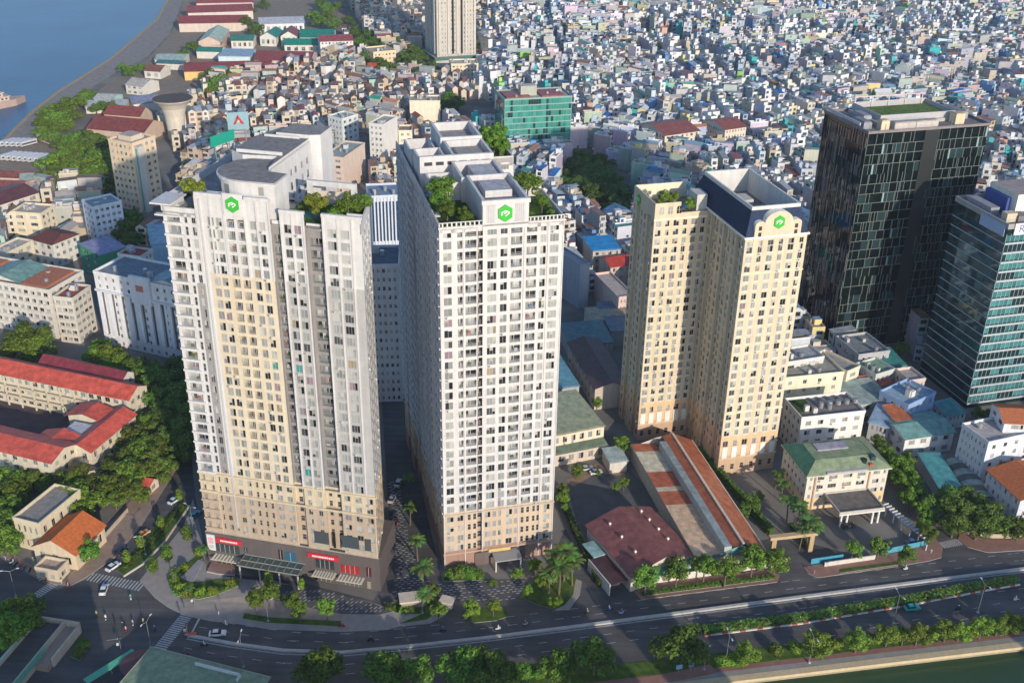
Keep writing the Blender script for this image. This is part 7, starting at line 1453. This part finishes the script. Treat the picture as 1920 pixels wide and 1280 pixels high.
SC = [(181, 1151, 1.9, 'black', 'yellow', 'leftmost in the junction'), (198, 1158, 1.9, 'white', 'white', 'just right of the leftmost junction rider'), (236, 1180, 1.8, 'red', 'pink', 'in the middle of the junction'), (230, 1172, 1.9, 'black', 'black', 'behind the middle junction rider'), (249, 1168, 1.9, 'white', 'grey', 'near the right zebra side of the junction'), (269, 1165, 2.2, 'white', 'yellow', 'beside the tall junction lamp'), (423, 1168, -.5, 'white', 'white', 'ahead of the white car near the divider'), (382, 1207, .1, 'black', 'white', 'just south of the divider start'), (346, 1224, .1, 'blue', 'red', 'in the shade near the lower zebra'), (934, 1177, .3, 'white', 'white', 'on the avenue below the drive island'), (985, 1168, .3, 'white', 'grey', 'on the avenue below the rounded bed'), (830, 1180, .2, 'black', 'blue', 'in shade below the entrance kiosk'), (695, 1198, .1, 'black', 'black', 'in shade by the divider centre'), (640, 1172, .1, 'red', 'red', 'at the kerb below the plaza trees'), (1101, 1146, .4, 'black', 'grey', 'at the lane mouth by the tan wall'), (1165, 1147, .4, 'white', 'blue', 'in shade before the works entrance'), (1142, 1140, .4, 'blue', 'white', 'leaving the works entrance'), (1698, 1065, .2, 'white', 'white', 'on the avenue before the hotel pavement end'), (1797, 1140, 3.3, 'black', 'black', 'in shade on the service road'), (1905, 1122, 3.3, 'white', 'white', 'on the service road near the right edge'), (1560, 1148, 3.3, 'white', 'grey', 'riding in shade along the hedge median'), (1500, 1162, 3.3, 'red', 'green', 'on the service road left of the turquoise taxi'), (290, 1178, 2.0, 'black', 'blue', 'in the dark south part of the junction'), (245, 1120, -1.2, 'white', 'green', 'turning before the left zebra'), (128, 1098, 2.7, 'red', 'grey', 'at the leftmost zebra')]
for s_ in SC: scooter(*s_)
for i, (px, py) in enumerate(((22, 1052), (30, 1056), (38, 1060), (46, 1063), (56, 1067), (76, 1084), (86, 1087))): scooter(px, py, 1.2+.1*i, ('white', 'black', 'red', 'blue', 'black', 'white', 'red')[i], 'white', 'parked by the street stall, %s in the line' % ORD[i], False)
for i, (px, py, c, lab) in enumerate(((1527, 1072, (.6, .35, .4), 'pedestrian in pink top on the red pavement before the hotel'), (1746, 1034, (.5, .5, .5), 'pedestrian in grey on the corner of the red pavement'), (345, 1135, (.1, .1, .12), 'pedestrian in black near the traffic signal'), (410, 1150, (.5, .5, .55), 'pedestrian in light shirt on the plaza pavement'), (275, 1065, (.3, .35, .5), 'person in blue beside the left zebra'), (115, 1090, (.6, .55, .5), 'person in cream shirt outside the corner stall'), (960, 1080, (.7, .7, .7), 'person in white at the white tower entrance'), (10, 1046, (.45, .4, .5), 'person in lilac near the parked scooters'), (62, 1048, (.3, .25, .2), 'person in brown below the old house'))): x, y = G(px, py, .8); person(x, y, i, c, lab, False, .14)
# ================================================================ lamps and signals
def lamp(px, py, h, rot, label, arms=2, cat='street lamp', name='street_lamp'):
    x, y = G(px, py); T = thing(name, label, cat, x, y, 0, 'street lamps along the avenue'); m = MB(); F = Fr(x, y, rot); m.tube((x, y, 0), (x, y, h), .13, .07, 8, (.45, .46, .46), 'metal'); m.box(F, -.3, .3, -.3, .3, 0, .5, (.4, .4, .4)); m.build('pole', T)
    for s_ in ((1, -1) if arms == 2 else (1,)):
        m = MB(); m.tube((x, y, h-.2), F(s_*1.9, 0, h+.5), .06, .05, 6, (.5, .5, .5), 'metal'); o = m.build('arm', T); m = MB(); m.box(F, min(s_*1.7, s_*2.5), max(s_*1.7, s_*2.5), -.16, .16, h+.42, h+.56, (.6, .6, .6), bottom=True); m.build('lamp_head', o)
for px, py, h, r, n, lab in ((283, 1214, 9, 1.3, 2, 'tall lamp in the dark part of the junction'), (457, 1250, 10, 1.6, 2, 'double lamp on the divider left part'), (1361, 1240, 9, 1.7, 2, 'lamp at the hedge median left end'), (1675, 1168, 10, 1.8, 2, 'lamp left of the turquoise taxi'), (1833, 1148, 10, 1.8, 2, 'lamp right of the turquoise taxi'), (792, 1150, 7, .5, 1, 'slim lamp beside the entrance kiosk'), (362, 990, 8, 2.6, 2, 'lamp at the left edge of the beige tower'), (30, 1118, 9, .3, 2, 'lamp at the far left of the junction'), (1517, 1242, 9, 1.8, 2, 'lamp on the verge below the hedge median'), (1320, 1255, 6, 1.0, 1, 'small lamp beside the big dark tree'), (273, 1040, 7, .6, 2, 'lamp on the planted street median'), (503, 1165, 6, 1, 1, 'lamp on the plaza edge'), (1205, 1075, 6, 1, 1, 'lamp behind the works wall')): lamp(px, py, h, r, lab+', slim grey pole', n)
def signal(px, py, label):
    x, y = G(px, py); T = thing('traffic_signal', label, 'traffic signal', x, y); m = MB(); m.tube((x, y, 0), (x, y, 5), .1, .08, 8, (.5, .5, .5), 'metal'); m.build('pole', T); m = MB(); F = Fr(x, y, .5); m.box(F, -.2, .2, -.2, .2, 3.9, 5.1, (.04, .05, .04)); m.build('signal_head', T); m = MB(); m.box(F, -.9, -.3, -.1, .1, 2.6, 3.4, (.5, .52, .5)); m.build('sign_plate', T)
signal(366, 1140, 'grey traffic signal pole on the plaza corner'); signal(353, 1196, 'traffic signal at the divider nose'); signal(228, 1222, 'traffic signal beside the mint awning')
x, y = G(350, 1190); T = thing('road_barrier', 'orange and white warning drum at the divider nose', 'road barrier', x, y); F = Fr(x, y); m = MB(); m.cyl(F, 0, 0, 0, 1.2, .5, .4, 12, (.6, .12, .04)); m.build('drum', T); m = MB(); m.cyl(F, 0, 0, .5, .8, .5, .47, 12, (.7, .7, .7)); m.build('stripe', T)
m = MB(); m.box(F, .8, 2.6, -.5, .5, 0, .7, (.6, .14, .06)); tag(m.build('road_barrier', org=(x, y, 0)), 'low red block on the divider end', 'road barrier')
for px, py, w_, h_, c, lab in ((1272, 1262, 1.6, 3, (.2, .4, .6), 'small blue and white sign post by the verge left'), (1295, 1258, 1.4, 3, (.15, .2, .5), 'dark blue sign post beside the small lamp')):
    x, y = G(px, py); T = thing('sign_post', lab, 'sign', x, y); F = Fr(x, y, .2); m = MB(); m.tube((x, y, 0), (x, y, h_), .05, .05, 6, (.5, .5, .5)); m.build('post', T); m = MB(); m.box(F, -w_/2, w_/2, -.08, .02, h_-1.4, h_, c); m.build('sign_plate', T)
# ================================================================ air
m = MB(); m.box(I0, -4100, 2700, -600, 4600, -9, 216, (1, 1, 1), 'plain', bottom=True); hz = m.build('haze'); hz['kind'] = 'stuff'; hz['label'] = 'thin pale haze over the whole city'
hm_ = bpy.data.materials.new('haze'); hm_.use_nodes = True; n_ = hm_.node_tree; n_.nodes.remove(n_.nodes['Principled BSDF']); v_ = n_.nodes.new('ShaderNodeVolumePrincipled')
v_.inputs['Density'].default_value = 0.00006; v_.inputs['Color'].default_value = (.80, .88, 1.0, 1); v_.inputs['Anisotropy'].default_value = 0.2; n_.links.new(v_.outputs[0], n_.nodes['Material Output'].inputs['Volume'])
hz.data.materials.clear(); hz.data.materials.append(hm_); sc.cycles.volume_bounces = 1
